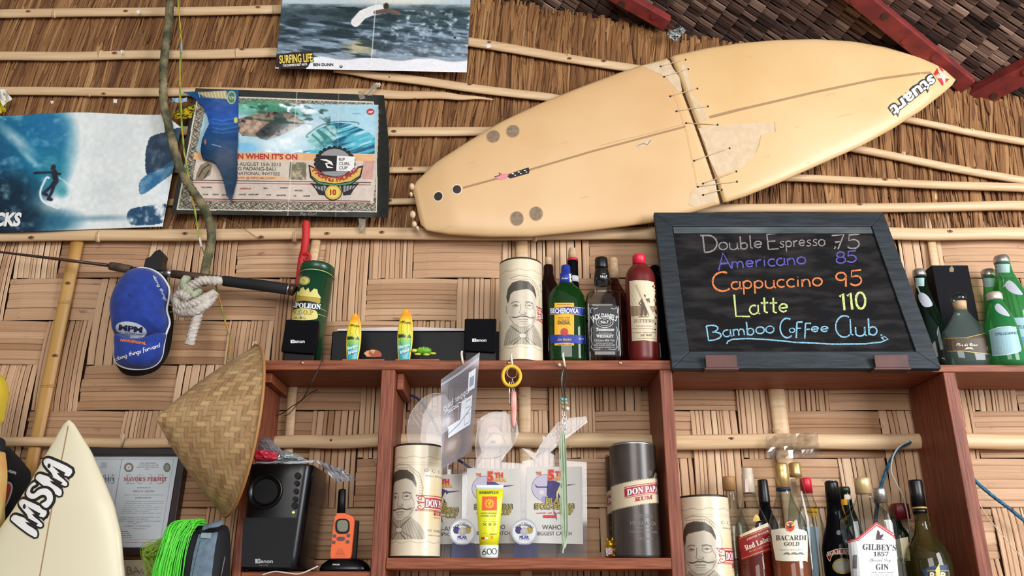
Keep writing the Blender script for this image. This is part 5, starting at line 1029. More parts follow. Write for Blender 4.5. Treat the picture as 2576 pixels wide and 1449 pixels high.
def light_tube(label, cx, py, y, pytop, hw, zb, turn, src=None):
    o, r, H, F = tube(label, cx, py, y, pytop, hw, zb, turn)
    if src:
        for c in src.children: n = c.copy(); n.parent = o; COL.objects.link(n); n.scale = (r / src['r'], r / src['r'], H / src['h'])
        return o
    TP.build('printed_wall', lambda u, v: F((u - .5) * 360, .006 + (H - .012) * v), o, False, M_tubeprint)
    MB().lathe([(r * .93, .0), (r * .985, .0), (r * .985, .008), (r * .93, .008)], M_rim, 48).build('bottom_rim', o); 
    g = MB(); g.lathe([(r * .99, H - .008), (r * .995, H - .001), (r * .98, H), (r * .93, H - .001), (r * .92, H - .006)], M_rim, 48); g.build('lid', o)
    d = Decal(lambda a, z, l: F(a, z, l), .0005, 8)
    def D(a, v): return (a, H * (1 - v))
    for s in (-1, 1):
        d.stroke([D(48, .47 if s < 0 else .60), D(150, .47 if s < 0 else .60)], .004 if False else .0016, M_wine, 1)
    def rb(a0, v0, a1, v1, m, l):
        n = 14; d.tris([[D(a0+(a1-a0)*k/n, v0), D(a0+(a1-a0)*(k+1)/n, v0), D(a0+(a1-a0)*(k+1)/n, v1)] for k in range(n)] + [[D(a0+(a1-a0)*k/n, v0), D(a0+(a1-a0)*(k+1)/n, v1), D(a0+(a1-a0)*k/n, v1)] for k in range(n)], m, l)
    def cu(pts, w):
        pts = [(a, v) for a, v in pts]; L_ = []
        for (a0, v0), (a1, v1) in zip(pts[:-1], pts[1:]):
            t = Vector(((a1-a0) * math.radians(1) * r, (v0 - v1) * H)); t.normalize(); nx, ny = -t.y, t.x; da = math.degrees(nx * w / 2 / r); dv = -ny * w / 2 / H
            d.tris([[D(a0+da, v0+dv), D(a0-da, v0-dv), D(a1-da, v1-dv)], [D(a0+da, v0+dv), D(a1-da, v1-dv), D(a1+da, v1+dv)]], M_wine, 1)
    rb(60, .485, 142, .575, M_wine, 1); rb(50, .465, 150, .470, M_wine, 1); rb(50, .588, 150, .593, M_wine, 1)
    cu([(60,.485),(54,.475),(47,.478),(44,.49),(46,.502),(51,.503),(52,.494)], .0022); cu([(60,.575),(54,.588),(47,.585),(44,.573),(46,.558),(51,.557),(52,.566)], .0022); cu([(50,.53),(44,.515),(46,.545),(50,.53),(60,.53)], .0022); cu([(48,.47),(40,.465),(42,.48)], .002); cu([(48,.593),(40,.60),(42,.585)], .002)
    def tx(t, a, v, hh, w, m, l, b=0): 
        Vv, Ff = text_mesh(t, b); x0 = Vv[:,0].min(); x1 = Vv[:,0].max(); Q = [(a + (x - x0) / (x1 - x0) * w, H * (1 - v) + yv * hh / .7) for x, yv in Vv]
        d.tris([[Q[f[0]], Q[f[i]], Q[f[i+1]]] for f in Ff for i in range(1, len(f)-1)], m, l)
    tx(serif('DON PAPA'), 62, .563, H * .062, 78, M_whl, 2, .02); tx(serif('RUM'), 84, .635, H * .034, 34, M_wine, 1, .02); tx('SMALL BATCH', 86, .66, H * .010, 30, M_wine, 1)
    tx('MT. KANLAON', 70, .78, H * .022, 60, M_gryp, 1); tx('SPIRIT OF DON PAPA', 72, .815, H * .012, 56, M_gryp, 1); tx('SMALL BATCH RUM', 60, .3, H * .014, 70, M_gryp, 1)
    for k in range(5):
        q = [(62 + k * 20 + 6 * math.cos(t), .245 + .014 * math.sin(t)) for t in np.linspace(0, 2 * math.pi, 12)]; d.poly([D(a, v) for a, v in q], M_gr2, 1); d.poly([D(62 + k * 20 + (a - 62 - k * 20) * .7, .245 + (v - .245) * .7) for a, v in q], M_cream, 2)
    d.build('red_lettering', o); o['r'] = r; o['h'] = H; return o
t1 = light_tube('cream printed card tube standing on the top board beside the green herbal liqueur bottle', 1310, 790, -.165, 666, 54.5, ZT, 5)
t2_ = light_tube('cream printed card tube in the middle bay, partly behind the hanging zip bag', 1049, 1260, -.17, 1124, 61.5, ZS, -36, t1)
ZR = 1.55
for o in list(sh.children):
    if o.name.startswith('shelf_board') and abs(o.dimensions.z - .025) < .002 and o.location.z == 0 and min(v.co.z for v in o.data.vertices) + ZSB < 1.45: 
        for v in o.data.vertices: v.co.z += (ZR - 1.465)
t3_ = light_tube('cream printed card tube in the right bay beside the red label whisky bottle', 1775, 1340, -.17, 1250, 62, ZR, -30, t1)
for o_ in (t1, t2_, t3_):
    for k_ in ('r', 'h'):
        if k_ in o_: del o_[k_]
# dark tubes
TD = tube_paint(True); M_dtube = paintmat('printed_dark_tube', .3, .5); M_warm = mat('warm_grey_print', (128, 120, 112), .5); M_cream2 = mat('cream_band', (214, 198, 168), .6)
def dark_tube(label, cx, py, y, pytop, hw, zb, turn, src=None):
    o, r, H, F = tube(label, cx, py, y, pytop, hw, zb, turn)
    if src:
        for c in src.children: n = c.copy(); n.parent = o; COL.objects.link(n); n.scale = (r / src['r'], r / src['r'], H / src['h'])
        return o
    TD.build('printed_wall', lambda u, v: F((u - .5) * 360, .006 + (H - .012) * v), o, False, M_dtube)
    MB().lathe([(r * .93, .0), (r * .985, .0), (r * .985, .008), (r * .93, .008)], M_rim, 48).build('bottom_rim', o); MB().lathe([(r * .99, H - .008), (r, H - .002), (r * .97, H), (r * .9, H - .003)], M_silver, 48).build('lid', o)
    d = Decal(lambda a, z, l: F(a, z, l), .0005, 8); zc = H * .545
    n = 90; zg = lambda a: H * .035 * math.sin(math.radians(a - 10)) * 1.0
    for k in range(n):
        a0 = k * 360 / n - 180; a1 = a0 + 360 / n; am = (a0 + a1) / 2
        lo, hi = zc - H * .10, zc + H * .10
        d.tris([[(a0, lo + zg(a0)), (a1, lo + zg(a1)), (a1, hi + zg(a1))], [(a0, lo + zg(a0)), (a1, hi + zg(a1)), (a0, hi + zg(a0))], [(a0, hi + zg(a0)), (a1, hi + zg(a1)), (am, hi + zg(am) + .004)], [(a0, lo + zg(a0)), (am, lo + zg(am) - .004), (a1, lo + zg(a1))]], M_cream2, 1)
    def tx(t, a, z, hh, w, m, l, b=0): 
        Vv, Ff = text_mesh(t, b); x0 = Vv[:,0].min(); x1 = Vv[:,0].max(); Q = [(a + (x - x0) / (x1 - x0) * w, z + zg(a + (x - x0) / (x1 - x0) * w) * (1 if l > 2 else 0) + yv * hh / .7) for x, yv in Vv]
        d.tris([[Q[f[0]], Q[f[i]], Q[f[i+1]]] for f in Ff for i in range(1, len(f)-1)], m, l)
    for k in range(20):
        a0 = -16 + k * 5; a1 = a0 + 5
        for lo, hi in ((zc - H * .018, zc + H * .055), (zc + H * .062, zc + H * .068), (zc - H * .03, zc - H * .025)): d.tris([[(a0, lo + zg(a0)), (a1, lo + zg(a1)), (a1, hi + zg(a1))], [(a0, lo + zg(a0)), (a1, hi + zg(a1)), (a0, hi + zg(a0))]], M_wine, 2)
    tx(serif('DON PAPA'), -10, zc - H * .008, H * .05, 88, M_whl, 3, .02); tx(serif('RUM'), 8, zc - H * .072, H * .034, 46, M_wine, 3, .02)
    for t, v, hh, w in (('SMALL BATCH', .355, .012, 34), ('FINEST QUALITY', .33, .022, 48), ('MT. KANLAON', .27, .034, 66), ('NEGROS ISLAND', .24, .014, 40), ('THE SPIRIT OF DON PAPA', .205, .018, 72), ('PHILIPPINES', .15, .014, 40)): tx(t, 20 - w / 2 + 8, H * v, H * hh, w, M_warm, 2)
    tx(serif('DP'), 46, H * .70, H * .045, 10, M_warm, 2)
    d.build('lettering', o); o['r'] = r; o['h'] = H; return o
dt1 = dark_tube('dark printed tube with a cream band standing at the right of the middle bay', 1597, 1260, -.18, 1120, 59, ZS, -16)
dt2 = dark_tube('second dark printed tube, almost hidden behind the first one in the middle bay', 1571, 1260, -.066, 1146, 45, ZS, -60, dt1)
for k_ in ('r', 'h'):
    del dt1[k_]
# --- top board, middle
def bottle(name, label, cx, pyr, y, zb, segs, sx=1.0, sy=1.0, cat='bottle', seg=36):
    """segs: (part, material, profile, p-norm or None)"""
    X = XP(cx, y, ZP(pyr, y)); o = thing(name, label, cat, (X, y, zb)); res = {}
    for s in segs:
        part, m, prof = s[:3]; pn = s[3] if len(s) > 3 and s[3] else 2.0; sy_ = s[4] if len(s) > 4 else sy
        g = MB(); lathe_px(g, 0, 0, y, prof, m, zb, 1.0, sy_, pn, seg, X); g.build(part, o, True); res[part] = g
    return o, res
bottle('liquor_bottle', 'brown corked bottle standing behind the cream tube on the top board', 1380, 700, -.065, ZT, [('glass_body', G_dark, [('B', 30), (880, 31), (750, 31), (725, 26), (705, 16), (690, 12.5), (672, 12.5), (668, 11)]), ('cork', M_corkc, [(668, 8.5), (655, 8.5), (650, 9), (648, 8)])])
bottle('liquor_bottle', 'tall dark bottle with red ring and pale cork, behind the green liqueur bottle', 1441, 680, -.055, ZT, [('glass_body', G_blackg, [('B', 30), (880, 31), (770, 31), (745, 26), (725, 15), (700, 13.5), (668, 13.5), (660, 14), (656, 13)]), ('red_ring', M_redc, [(658, 13.6), (655, 14), (652, 13.5), (651, 11)]), ('cork', M_corkc, [(652, 10.5), (640, 11), (628, 9.5), (625, 8)]), ('neck_band', M_whl, [(712, 14.6), (697, 14.2)])])
o, g = bottle('herbal_liqueur_bottle', 'green flat herbal liqueur bottle with yellow and blue label on the top board', 1426, 800, -.17, ZT, [('glass_body', G_green, [('B', 44), (902, 46), (890, 46.5), (760, 46.5), (745, 44), (732, 37), (722, 27), (714, 18), (706, 15)], 2.4, .58), ('neck_foil', M_bluel, [(714, 16.5), (690, 15.5), (688, 12), (672, 11.5), (669, 10)], None, 1.0)])
d = pxd(g['glass_body'], .0006, 9); d.rect(1395,-869,1444,-762, M_yell, 1); d.poly([(1383,-793),(1427,-789),(1472,-796),(1472,-774),(1427,-770),(1383,-776)], M_bluel, 2); d.poly([(1381,-864),(1427,-862),(1472,-866),(1472,-845),(1427,-841),(1381,-843)], M_bluel, 2)
d.text('BECHEROVKA', 1420, -788, 12, M_whl, 3, wid=70, bold=.03); d.text('ORIGINAL', 1419, -816, 8, M_dk, 3, wid=33, bold=.02); d.ell(1420, -835, 9.5, 9.5, mat('dull_red_seal', (176, 56, 62), .5), 3); d.ell(1420, -835, 6, 6, M_redp, 4); d.text(ital('Jan Becher'), 1420, -857, 6.5, M_goldp, 3, wid=36); d.text('38% vol', 1462, -855, 5, M_whl, 3, wid=12)
for k in range(3): d.scribble(1404, -800 - 3.5 * k, 1434, 2, M_dk, 3, k)
d.stroke([(1383,-777),(1427,-771),(1472,-775)], 1, M_goldp, 3); d.stroke([(1383,-792),(1427,-788),(1472,-795)], 1, M_goldp, 3); d.scribble(1402, -867, 1438, 2, M_dk, 2); d.scribble(1402, -767, 1438, 2, M_dk, 2)
d.build('label', o, True)
d = pxd(g['neck_foil'], .0006, 6); d.poly([(1431,-688),(1441,-684),(1440,-716),(1443,-722),(1436,-712)], M_cream, 1); d.text(ital('Becher'), 1421, -702, 4.5, M_whl, 1, wid=16); d.build('tax_seal', o, True)
o, g = bottle('whiskey_bottle', 'square clear whiskey bottle with black label and black cap on the top board', 1518, 800, -.17, ZT, [('glass_body', G_clear, [('B', 41), (902, 42.5), (895, 43), (752, 42), (745, 40), (741, 30), (736, 21), (725, 19), (712, 19), (706, 18)], 7, 1.0), ('neck_sleeve', M_capblk, [(716, 19.5), (700, 19.5), (682, 17), (676, 15.5)]), ('cap', M_capblk, [(676, 16), (674, 16.5), (653, 16), (650, 14.5)])], seg=48)
d = pxd(g['glass_body'], .0006, 12); d.rect(1482,-884,1557,-769, M_blackl, 1)
d.text("JACK DANIEL'S", 1520, -801, 12.5, M_sil, 3, wid=62, bold=.03, arc=62); d.ell(1521, -810, 22, 15, M_sil, 2); d.ell(1521, -810, 20.5, 13.5, M_blackl, 3); d.ell(1521, -810, 16, 10.5, M_sil, 4); d.ell(1521, -810, 15, 9.6, M_blackl, 5); d.text('No.7', 1521, -814, 7, M_sil, 6, wid=20, bold=.04); d.text('OLD', 1521, -805, 3, M_sil, 6)
d.text(serif('Tennessee'), 1522, -833, 8.5, M_sil, 2, wid=46, bold=.02); d.scribble(1506, -839, 1538, 2, M_sil, 2); d.text(serif('WHISKEY'), 1522, -849, 7, M_sil, 2, wid=44, bold=.02); d.text('1.0 Litre 40% Vol.', 1521, -859, 5.5, M_sil, 2, wid=50); d.text('DISTILLED AND BOTTLED BY', 1521, -865, 2.6, M_sil, 2, wid=42); d.text('JACK DANIEL DISTILLERY', 1521, -870, 3.2, M_sil, 2, wid=54); d.text('LYNCHBURG, TENNESSEE, USA', 1521, -875, 2.6, M_sil, 2, wid=50)
for s in (-1, 1):
    d.stroke([(1520 + s*16,-775),(1520 + s*26,-778),(1520 + s*31,-773),(1520 + s*34,-780),(1520 + s*33,-788)], 1.2, M_sil, 2); d.stroke([(1520 + s*30,-822),(1520 + s*33,-830),(1520 + s*31,-838),(1520 + s*33,-850),(1520 + s*30,-866),(1520 + s*33,-874),(1520 + s*26,-880),(1520 + s*10,-878)], 1.2, M_sil, 2); d.stroke([(1520 + s*36.5,-772),(1520 + s*36,-882)], .7, M_sil, 2)
d.build('label', o, True)
d = pxd(g['neck_sleeve'], .0006, 5); d.text('No.7', 1519, -698, 5.5, M_sil, 1, wid=17, bold=.02); d.text('OLD', 1519, -690, 2.5, M_sil, 1); d.build('neck_print', o, True)
o, g = bottle('liquor_bottle', 'clear bottle with beige foil cap half hidden behind the square whiskey bottle', 1544, 690, -.06, ZT, [('glass_body', glass('rosy_glass', (206, 168, 148), (120, 84, 70)), [('B', 38), (880, 39), (760, 38), (735, 26), (715, 14), (700, 12)]), ('cap', M_corkc, [(702, 13), (675, 12.5), (672, 11.5), (653, 11.5), (650, 10)])])
M_clay = mat('dark_red_stoneware', (112, 28, 26), .35, col2=(98, 22, 22), scale=20, spec=.5)
o, g = bottle('stoneware_bottle', 'dark red stoneware gin bottle with pink cap next to the chalkboard', 1615, 790, -.165, ZT, [('bottle_body', M_clay, [('B', 37.5), (903, 39), (890, 39), (705, 37.5), (690, 35), (678, 28), (670, 19), (666, 16)]), ('cap', mat('pink_red_cap', (214, 32, 66), .4), [(668, 16.5), (648, 16.5), (645, 16), (643, 14)])])
d = pxd(g['bottle_body'], .0006, 9); M_sep = mat('sepia_print', (150, 128, 100), .6); M_sepd = mat('dark_sepia_print', (92, 74, 60), .6); M_lab = mat('aged_label', (222, 208, 176), .6)
d.poly([(1583,-707),(1600,-705),(1630,-706),(1651,-712),(1657,-718),(1654,-730),(1653,-800),(1652,-860),(1620,-856),(1590,-858)], M_lab, 1); d.poly([(1586,-770),(1652,-770),(1652,-782),(1630,-792),(1587,-796)], M_sep, 2)
d.poly([(1600,-715),(1606,-715),(1642,-790),(1634,-796)], M_cream2, 4); d.ell(1621, -745, 3.5, 4.5, M_sepd, 3, 10); d.poly([(1614,-751),(1628,-751),(1630,-772),(1626,-795),(1622,-795),(1620,-775),(1616,-796),(1612,-795),(1613,-770)], M_sepd, 3); d.stroke([(1628,-752),(1634,-762),(1632,-750)], 2.4, M_sepd, 3); d.stroke([(1614,-754),(1608,-764),(1616,-770)], 2.4, M_sepd, 3); d.stroke([(1606,-797),(1632,-797)], 1.6, M_sepd, 3)
d.text(serif('JUTTERS'), 1620, -811, 8, M_sep, 3, wid=52); d.stroke([(1590,-826),(1650,-828)], .8, M_sep, 3); d.scribble(1592, -838, 1650, 3, M_sep, 3); d.text(serif('DE WIT'), 1626, -846, 5, M_sepd, 3, wid=28); d.scribble(1600, -821, 1640, 2.4, M_sep, 3); d.scribble(1604, -852, 1646, 2, M_sep, 3)
d.build('label', o, True)
bottle('liquor_bottle', 'near-black bottle in the shadow between the stoneware bottle and the chalkboard', 1652, 760, -.06, ZT, [('glass_body', G_blackg, [('B', 30), (900, 31), (720, 31), (700, 24), (690, 14), (684, 12), (672, 12), (670, 9)])])
# --- top board, left
tin = thing('brandy_tin', 'tall green brandy tin with a crown label leaning behind the small left speaker', 'tin', (XP(770, -.10, ZT), -.10, ZT))
ry, rx = math.radians(2.4), math.radians(-6); r_ = WP(44, -.085, 2.35); Ht = (ZP(676, -.07) - ZT) / math.cos(rx); TM = Matrix.Translation((XP(757, -.098, ZT), -.098, ZT + .006)) @ Matrix.Rotation(ry, 4, 'Y') @ Matrix.Rotation(rx, 4, 'X')
M_tin = mat('dark_green_tin', (18, 66, 40), .3, spec=.6); M_gln = mat('pale_gold_line', (178, 178, 110), .4, .3)
g = MB(); g.T = TM; g.lathe([(r_ * .98, 0), (r_, .003), (r_, Ht - .03), (r_ * .99, Ht - .03)], M_tin, 48); g.build('tin_wall', tin, True); tw = g
g = MB(); g.T = TM; g.lathe([(r_ * 1.012, Ht - .032), (r_ * 1.012, Ht - .004), (r_, Ht), (r_ * .95, Ht), (r_ * .94, Ht - .004)], M_tin, 48); g.build('lid', tin, True)
g = MB(); g.T = TM; g.lathe([(r_ * 1.018, Ht - .034), (r_ * 1.018, Ht - .031)], M_gln, 48, cap=False); g.build('lid_bead', tin, True)
d = pxd(tw, .0006, 8); M_yl = mat('pale_yellow_label', (214, 204, 118), .45); M_yd = mat('deep_gold_print', (172, 146, 52), .45)
d.ell(765, -706, 15, 11, M_gln, 1); d.ell(765, -706, 11, 8, M_yl, 2); d.text(serif('N'), 765, -710, 8, M_yd, 3)
d.poly(sm([(735,-736),(752,-733),(775,-734),(800,-741),(806,-756),(800,-764),(770,-758),(735,-760)]), M_yd, 1); d.poly([(742,-742),(746,-728),(752,-736),(757,-726),(763,-722),(768,-731),(776,-724),(780,-736),(790,-726),(798,-728),(800,-738),(808,-750),(770,-746)], M_yl, 2)
d.poly(sm([(732,-766),(760,-757),(790,-760),(802,-768),(799,-781),(780,-776),(755,-774),(732,-780)]), M_blackl, 3); d.text(serif('NAPOLEON'), 764, -775, 12, M_whl, 4, wid=84, bold=.03, rot=-.07); d.poly(sm([(730,-784),(755,-776),(785,-779),(797,-785),(796,-802),(760,-806),(728,-806)]), M_yl, 2); d.text(serif('V.S.O.P'), 762, -791, 11, M_yd, 3, wid=52, bold=.02, rot=-.04); d.text(script('Brandy'), 755, -802, 6, M_yd, 3, wid=32)
d.stroke([(806,-776),(826,-786)], 1.5, M_gln, 1); d.stroke([(800,-790),(823,-798)], 1.5, M_gln, 1); d.build('label', tin, True)
M_rcord = mat('red_wound_cord', (196, 36, 36), .6); rc = thing('wound_handle', 'red cord-wound handle sticking up behind the brandy tin', 'handle', tuple(P(757, 672, -.05)))
pth = pxpath([(770,566,-.062),(769,600,-.058),(765,630,-.045),(760,650,-.034),(755,690,-.026),(752,720,-.024)], 16); MB().tube(pth, [WP(9.5 * (1 + .06 * math.sin(i * 3.1)), -.06, 2.6) for i in range(len(pth))], M_rcord, 14).build('wound_grip', rc, True); g = MB(); g.ball(pth[0] + Vector((0, 0, .004)), WP(9.5, -.06, 2.7), M_rcord); g.build('grip_end', rc, True); MB().tube(pxpath([(764,640,-.075),(774,638,-.08),(780,646,-.08),(774,655,-.075),(764,654,-.07)], 5), WP(4, -.08, 2.6), M_rcord, 8).build('knot', rc, True)
M_spk = mat('black_speaker_cloth', (9, 9, 13), .9, spec=.15, bump=.15, bscale=400); M_spkb = mat('black_plastic', (10, 10, 13), .45, spec=.22)
def quadbox(mb, front, yf, back, yb, m):
    A = [P(*q, yf) for q in front]; B = [P(*q, yb) for q in back]; return mb.add(A + B, [(0,1,2,3),(7,6,5,4),(0,4,5,1),(1,5,6,2),(2,6,7,3),(3,7,4,0)], m)
def solidbox(mb, front, yf, dy, m, zb=None, dz=0):
    A = [P(*q, yf) for q in front]
    if zb is not None:
        for q in (2, 3): A[q].z = zb
    B = [a + Vector((0, dy, dz)) for a in A]; return mb.add(A + B, [(0,1,2,3),(7,6,5,4),(0,4,5,1),(1,5,6,2),(2,6,7,3),(3,7,4,0)], m)
M_encl = mat('white_logo', (226, 226, 230), .5)
def small_speaker(label, q, base, lx, ly):
    o = thing('satellite_speaker', label, 'speaker', tuple(P((q[2][0]+q[3][0])/2, 905, -.2)[:2]) + (ZT,))
    g = MB(); solidbox(g, q, -.20, .012, M_spk); g.build('grille', o, True, bevel=.004, bseg=3)
    g2 = MB(); solidbox(g2, [(q[0][0]+1, q[0][1]+1), (q[1][0]-1, q[1][1]+1), base[1], base[0]], -.187, .034, M_spkb, ZT); g2.build('cabinet', o, True, bevel=.004)
    d = Decal(flatthing(-.2004), .0003); x, yv = lx, ly; d.rect(x - 18, -yv - 4, x - 8, -yv + 4, M_encl, 1); d.stroke([(x-14,-yv+2),(x-10,-yv),(x-14,-yv-2)], 1.6, M_spkb, 2); d.text('enon', x + 5, -yv - 3.4, 8, M_encl, 1, wid=25, bold=.02); d.build('logo', o, True); return o
small_speaker('small black speaker in front of the green brandy tin on the top board', [(719,803),(802,806),(792,890),(706,884)], [(711,905),(789,905)], 749, 859)
small_speaker('small black speaker between the second souvenir surfboard and the cream tube', [(1169,801),(1249,801),(1247,886),(1167,882)], [(1168,905),(1249,905)], 1206, 856)
bar = thing('soundbar', 'long black bar with a white top strip lying at the back of the top board', 'bar', (XP(1020, -.09, ZT), -.09, ZT))
g = MB(); xa, xb = XP(828, -.11, ZT), XP(1262, -.11, ZT); zt_ = ZP(833, -.11); g.box(xa, xb, -.11, -.06, ZT, zt_, M_spkb); g.build('body', bar, True, bevel=.004)
g = MB(); n = 30; rg = []
for i in range(n + 1): x = xa + (xb - xa) * (.03 + .8 * i / n); h = .006 + .006 * math.sin(math.pi * i / n); rg.append([(x, -.112, zt_ + .0005), (x, -.112, zt_ + h), (x, -.085, zt_ + h * 1.15), (x, -.062, zt_ + .0005)])
g.rings(rg, mat('white_foam_strip', (206, 200, 200), .6), False); g.build('top_strip', bar, True)
# souvenir surfboards
def souvenir(label, cx, tip, hw, plate, fish, pal):
    y = -.215; X = XP(cx, y, ZP(850, y)); o = thing('souvenir', label, 'souvenir', (X, y, ZT)); z1 = ZP(tip, y); zb = ZT + .006; H = z1 - zb; R = WP(hw, y, 2.2)
    w, h = 48, 150; pn = Paint(w, h, (240, 200, 40)); pn.vgrad([(0, (232, 190, 30)), (.12, (240, 150, 30)), (.25, (246, 214, 40)), (.42, (236, 220, 50)), (.6, (150, 190, 60)), (.72, (60, 170, 130)), (.82, (40, 176, 186)), (1, (30, 160, 170))])
    pn.mix((226, 110, 40), np.clip((pn.X - .75) * 4, 0, 1) * (pn.Y < .45) * .6)
    for x_, y_ in ((.32, .26), (.72, .28), (.3, .52)): 
        for q in range(7): a = q * .9; pn.line([(x_, y_), (x_ + .22 * math.cos(a), y_ + .035 * math.sin(a) + .012)], .012, (30, 34, 20), 1, .4)
        pn.line([(x_, y_), (x_ - .1, y_ + .12), (x_ - .02, y_ + .2)], .008, (40, 44, 20), 1, .4)
    pn.poly([(0, .5), (.35, .52), (.6, .54), (.55, .57), (0, .58)], (34, 50, 30)); pn.poly([(.62, .58), (.8, .5), (.95, .58)], (60, 60, 40)); pn.line([(.4, .86), (.55, .9), (.75, .84)], .02, (20, 60, 90), 1, .4)
    prof = lambda v: R * (1 if v < .45 else math.sqrt(max(0, 1 - ((v - .45) / .551) ** 2.2))) * (.74 + .26 * math.sin(min(1, v / .45) * math.pi / 2))
    g = MB(); rg = []
    for i in range(31): v = i / 30; a = max(prof(v), .0008); rg.append([(X + a * math.cos(t), y + .0055 * math.copysign(abs(math.sin(t)) ** .7, math.sin(t)) * (a / R), zb + H * v) for t in np.linspace(0, 2 * math.pi, 24, endpoint=False)])
    g.rings(rg, mat('painted_wood_back', (236, 200, 60), .4)); mb_ = g.build('miniature_surfboard', o, True)
    pn.build('painted_face', lambda u, v: Vector((X + prof(v) * (2*u-1) * .97, y - .0062 * math.sqrt(max(0, 1 - (2*u-1) ** 2 * .9)) * max(.15, prof(v) / R) , zb + H * v)), o, True, paintmat('gloss_paint', .25, .5))
    d = Decal(lambda a, b, l: Vector((X + a, y - .0075 - l, zb + b)), .0004); d.text(ital('Siargao'), 0, H * .24, .0085, M_whl, 1, wid=R * 1.5, bold=.03, rot=.3); d.text(ital('Island'), .002, H * .14, .0085, M_whl, 1, wid=R * 1.3, bold=.03, rot=.3); d.build('lettering', o, True)
    g = MB(); g.box(XP(plate[0], y, ZT), XP(plate[1], y, ZT), y - .014, y + .022, ZT, ZT + .006, mat('souvenir_wood', (176, 96, 60), .5, col2=(150, 76, 46), scale=20)); g.build('base_plate', o, True, bevel=.001)
    return o, X, y
o, X, y = souvenir('souvenir palm-painted miniature surfboard with a small wooden fish beside it', 890, 789, 19, (863, 968), 'fish', 0)
M_fw = mat('carved_wood', (206, 150, 96), .5); M_fb = mat('brown_stained_wood', (156, 72, 40), .5)
g = MB(); g.prism([(P(a, b, y).x, P(a, b, y).z) for a, b in [(916,890),(924,884),(936,881),(950,882),(958,887),(961,893),(958,899),(940,900),(924,899)]], y - .006, y + .004, M_fb); g.prism([(P(a, b, y).x, P(a, b, y).z) for a, b in [(916,890),(924,884),(930,883),(928,892),(934,898),(924,899)]], y - .007, y + .005, M_fw); g.prism([(P(a, b, y).x, P(a, b, y).z) for a, b in [(930,883),(938,881),(946,882),(940,892)]], y - .0072, y + .005, M_fw); g.build('wooden_fish', o, True, bevel=.0008)
o, X, y = souvenir('souvenir palm-painted miniature surfboard with a green turtle beside it', 1019, 778, 20, (996, 1106), 'turtle', 0)
M_tur = mat('green_turtle_paint', (120, 190, 40), .4, col2=(70, 140, 40), scale=60); M_tury = mat('yellow_green_lines', (206, 214, 60), .4)
g = MB(); c = P(1066, 886, y); c.z = max(c.z, ZT + .012); k = WP(1, y, 2.2); g.ball(c + Vector((0, 0, .004)), (20 * k, .014, 10 * k), M_tur, 20, 10); g.ball(c + Vector((-24 * k, -.004, 3 * k)), (8 * k, .007, 5 * k), M_tury, 12, 8)
for dx, dz, rot in ((-14, -8, .5), (8, -9, .3), (24, -6, .2)): g.ball(c + Vector((dx * k, -.012, dz * k)), (9 * k, .004, 3 * k), M_tury, 10, 6)
g.build('turtle', o, True)
g = MB()
for i in range(5): q = -60 + 30 * i; g.tube([c + Vector((20.4 * k * math.sin(math.radians(q)) * 1.0, -.0142 * math.cos(math.radians(q)) * math.cos(t), .004 + 10.3 * k * math.cos(math.radians(q)) * math.sin(t))) for t in np.linspace(.1, 1.5, 6)], .0007, M_tury, 5)
g.build('shell_lines', o, True)
# --- hooks and what hangs from them
M_hook = mat('white_hook', (226, 216, 196), .35)
def hook(cx, py, label):
    y = YF - .002; g = MB(); b = P(cx, py, y); k = WP(1, y, 2.2)
    g.tube(smooth([b + Vector((0, .004, 0)), b + Vector((0, -.008, -.002)), b + Vector((-.001, -.018, .0)), b + Vector((-.003, -.024, .012)), b + Vector((-.005, -.022, .026)), b + Vector((-.004, -.018, .034))], 6), .0032, M_hook, 10); return tag(g.build('cup_hook'), label, 'hook', None)
hook(1166, 917, 'white cup hook holding the clear zip bag'); hook(1290, 924, 'white cup hook holding the yellow ring and lure'); hook(1420, 922, 'white cup hook holding the beaded cord and green line bundle')
tag(MB().ball(P(1407, 918, YF - .004), .005, M_hook, 12, 8).build('round_pin'), 'round white pin head beside the right-hand cup hook', 'pin')
G_bag = glass('milky_plastic_film', (234, 234, 238), (214, 216, 224), .22, .17, (200, 200, 210)); M_bagp = mat('white_bag_print', (222, 228, 236), .5)
cz = ((1109, 955), (1207, 886), (1187, 1136), (1109, 1182)); gz = quadpx(cz)
def yz(u, v): return -.272 + .010 * math.sin(3 * u + 2 * v) + .006 * math.sin(9 * v) - .012 * (1 - v)
zb_ = thing('zip_bag', 'clear plastic zip bag with mirrored white lettering hanging from the left cup hook', 'bag', tuple(P(1150, 1180, -.27)))
g = MB(); g.grid(lambda u, v: P(*gz(u, v), yz(u, v)), 14, 24, G_bag); g.build('film', zb_, True)
g = MB(); g.grid(lambda u, v: P(*gz(u, v), yz(u, v) + .006 + .004 * math.sin(5 * u)), 14, 24, G_bag); g.build('back_film', zb_, True)
d = Decal(lambda u, v, l: P(*gz(u, v), yz(u, v) - l), .0004, .12)
for vv in (.93, .945): d.stroke([(0.0, vv), (.5, vv - .01), (1, vv)], .006, M_bagp, 1)
d.text('zipper bags', .42, .64, .07, M_bagp, 1, wid=.72, flip=-1, rot=.02); d.stroke([(.1 + .08 * k, .60 + (.012 if k % 2 else -.004)) for k in range(9)], .008, M_bagp, 1)
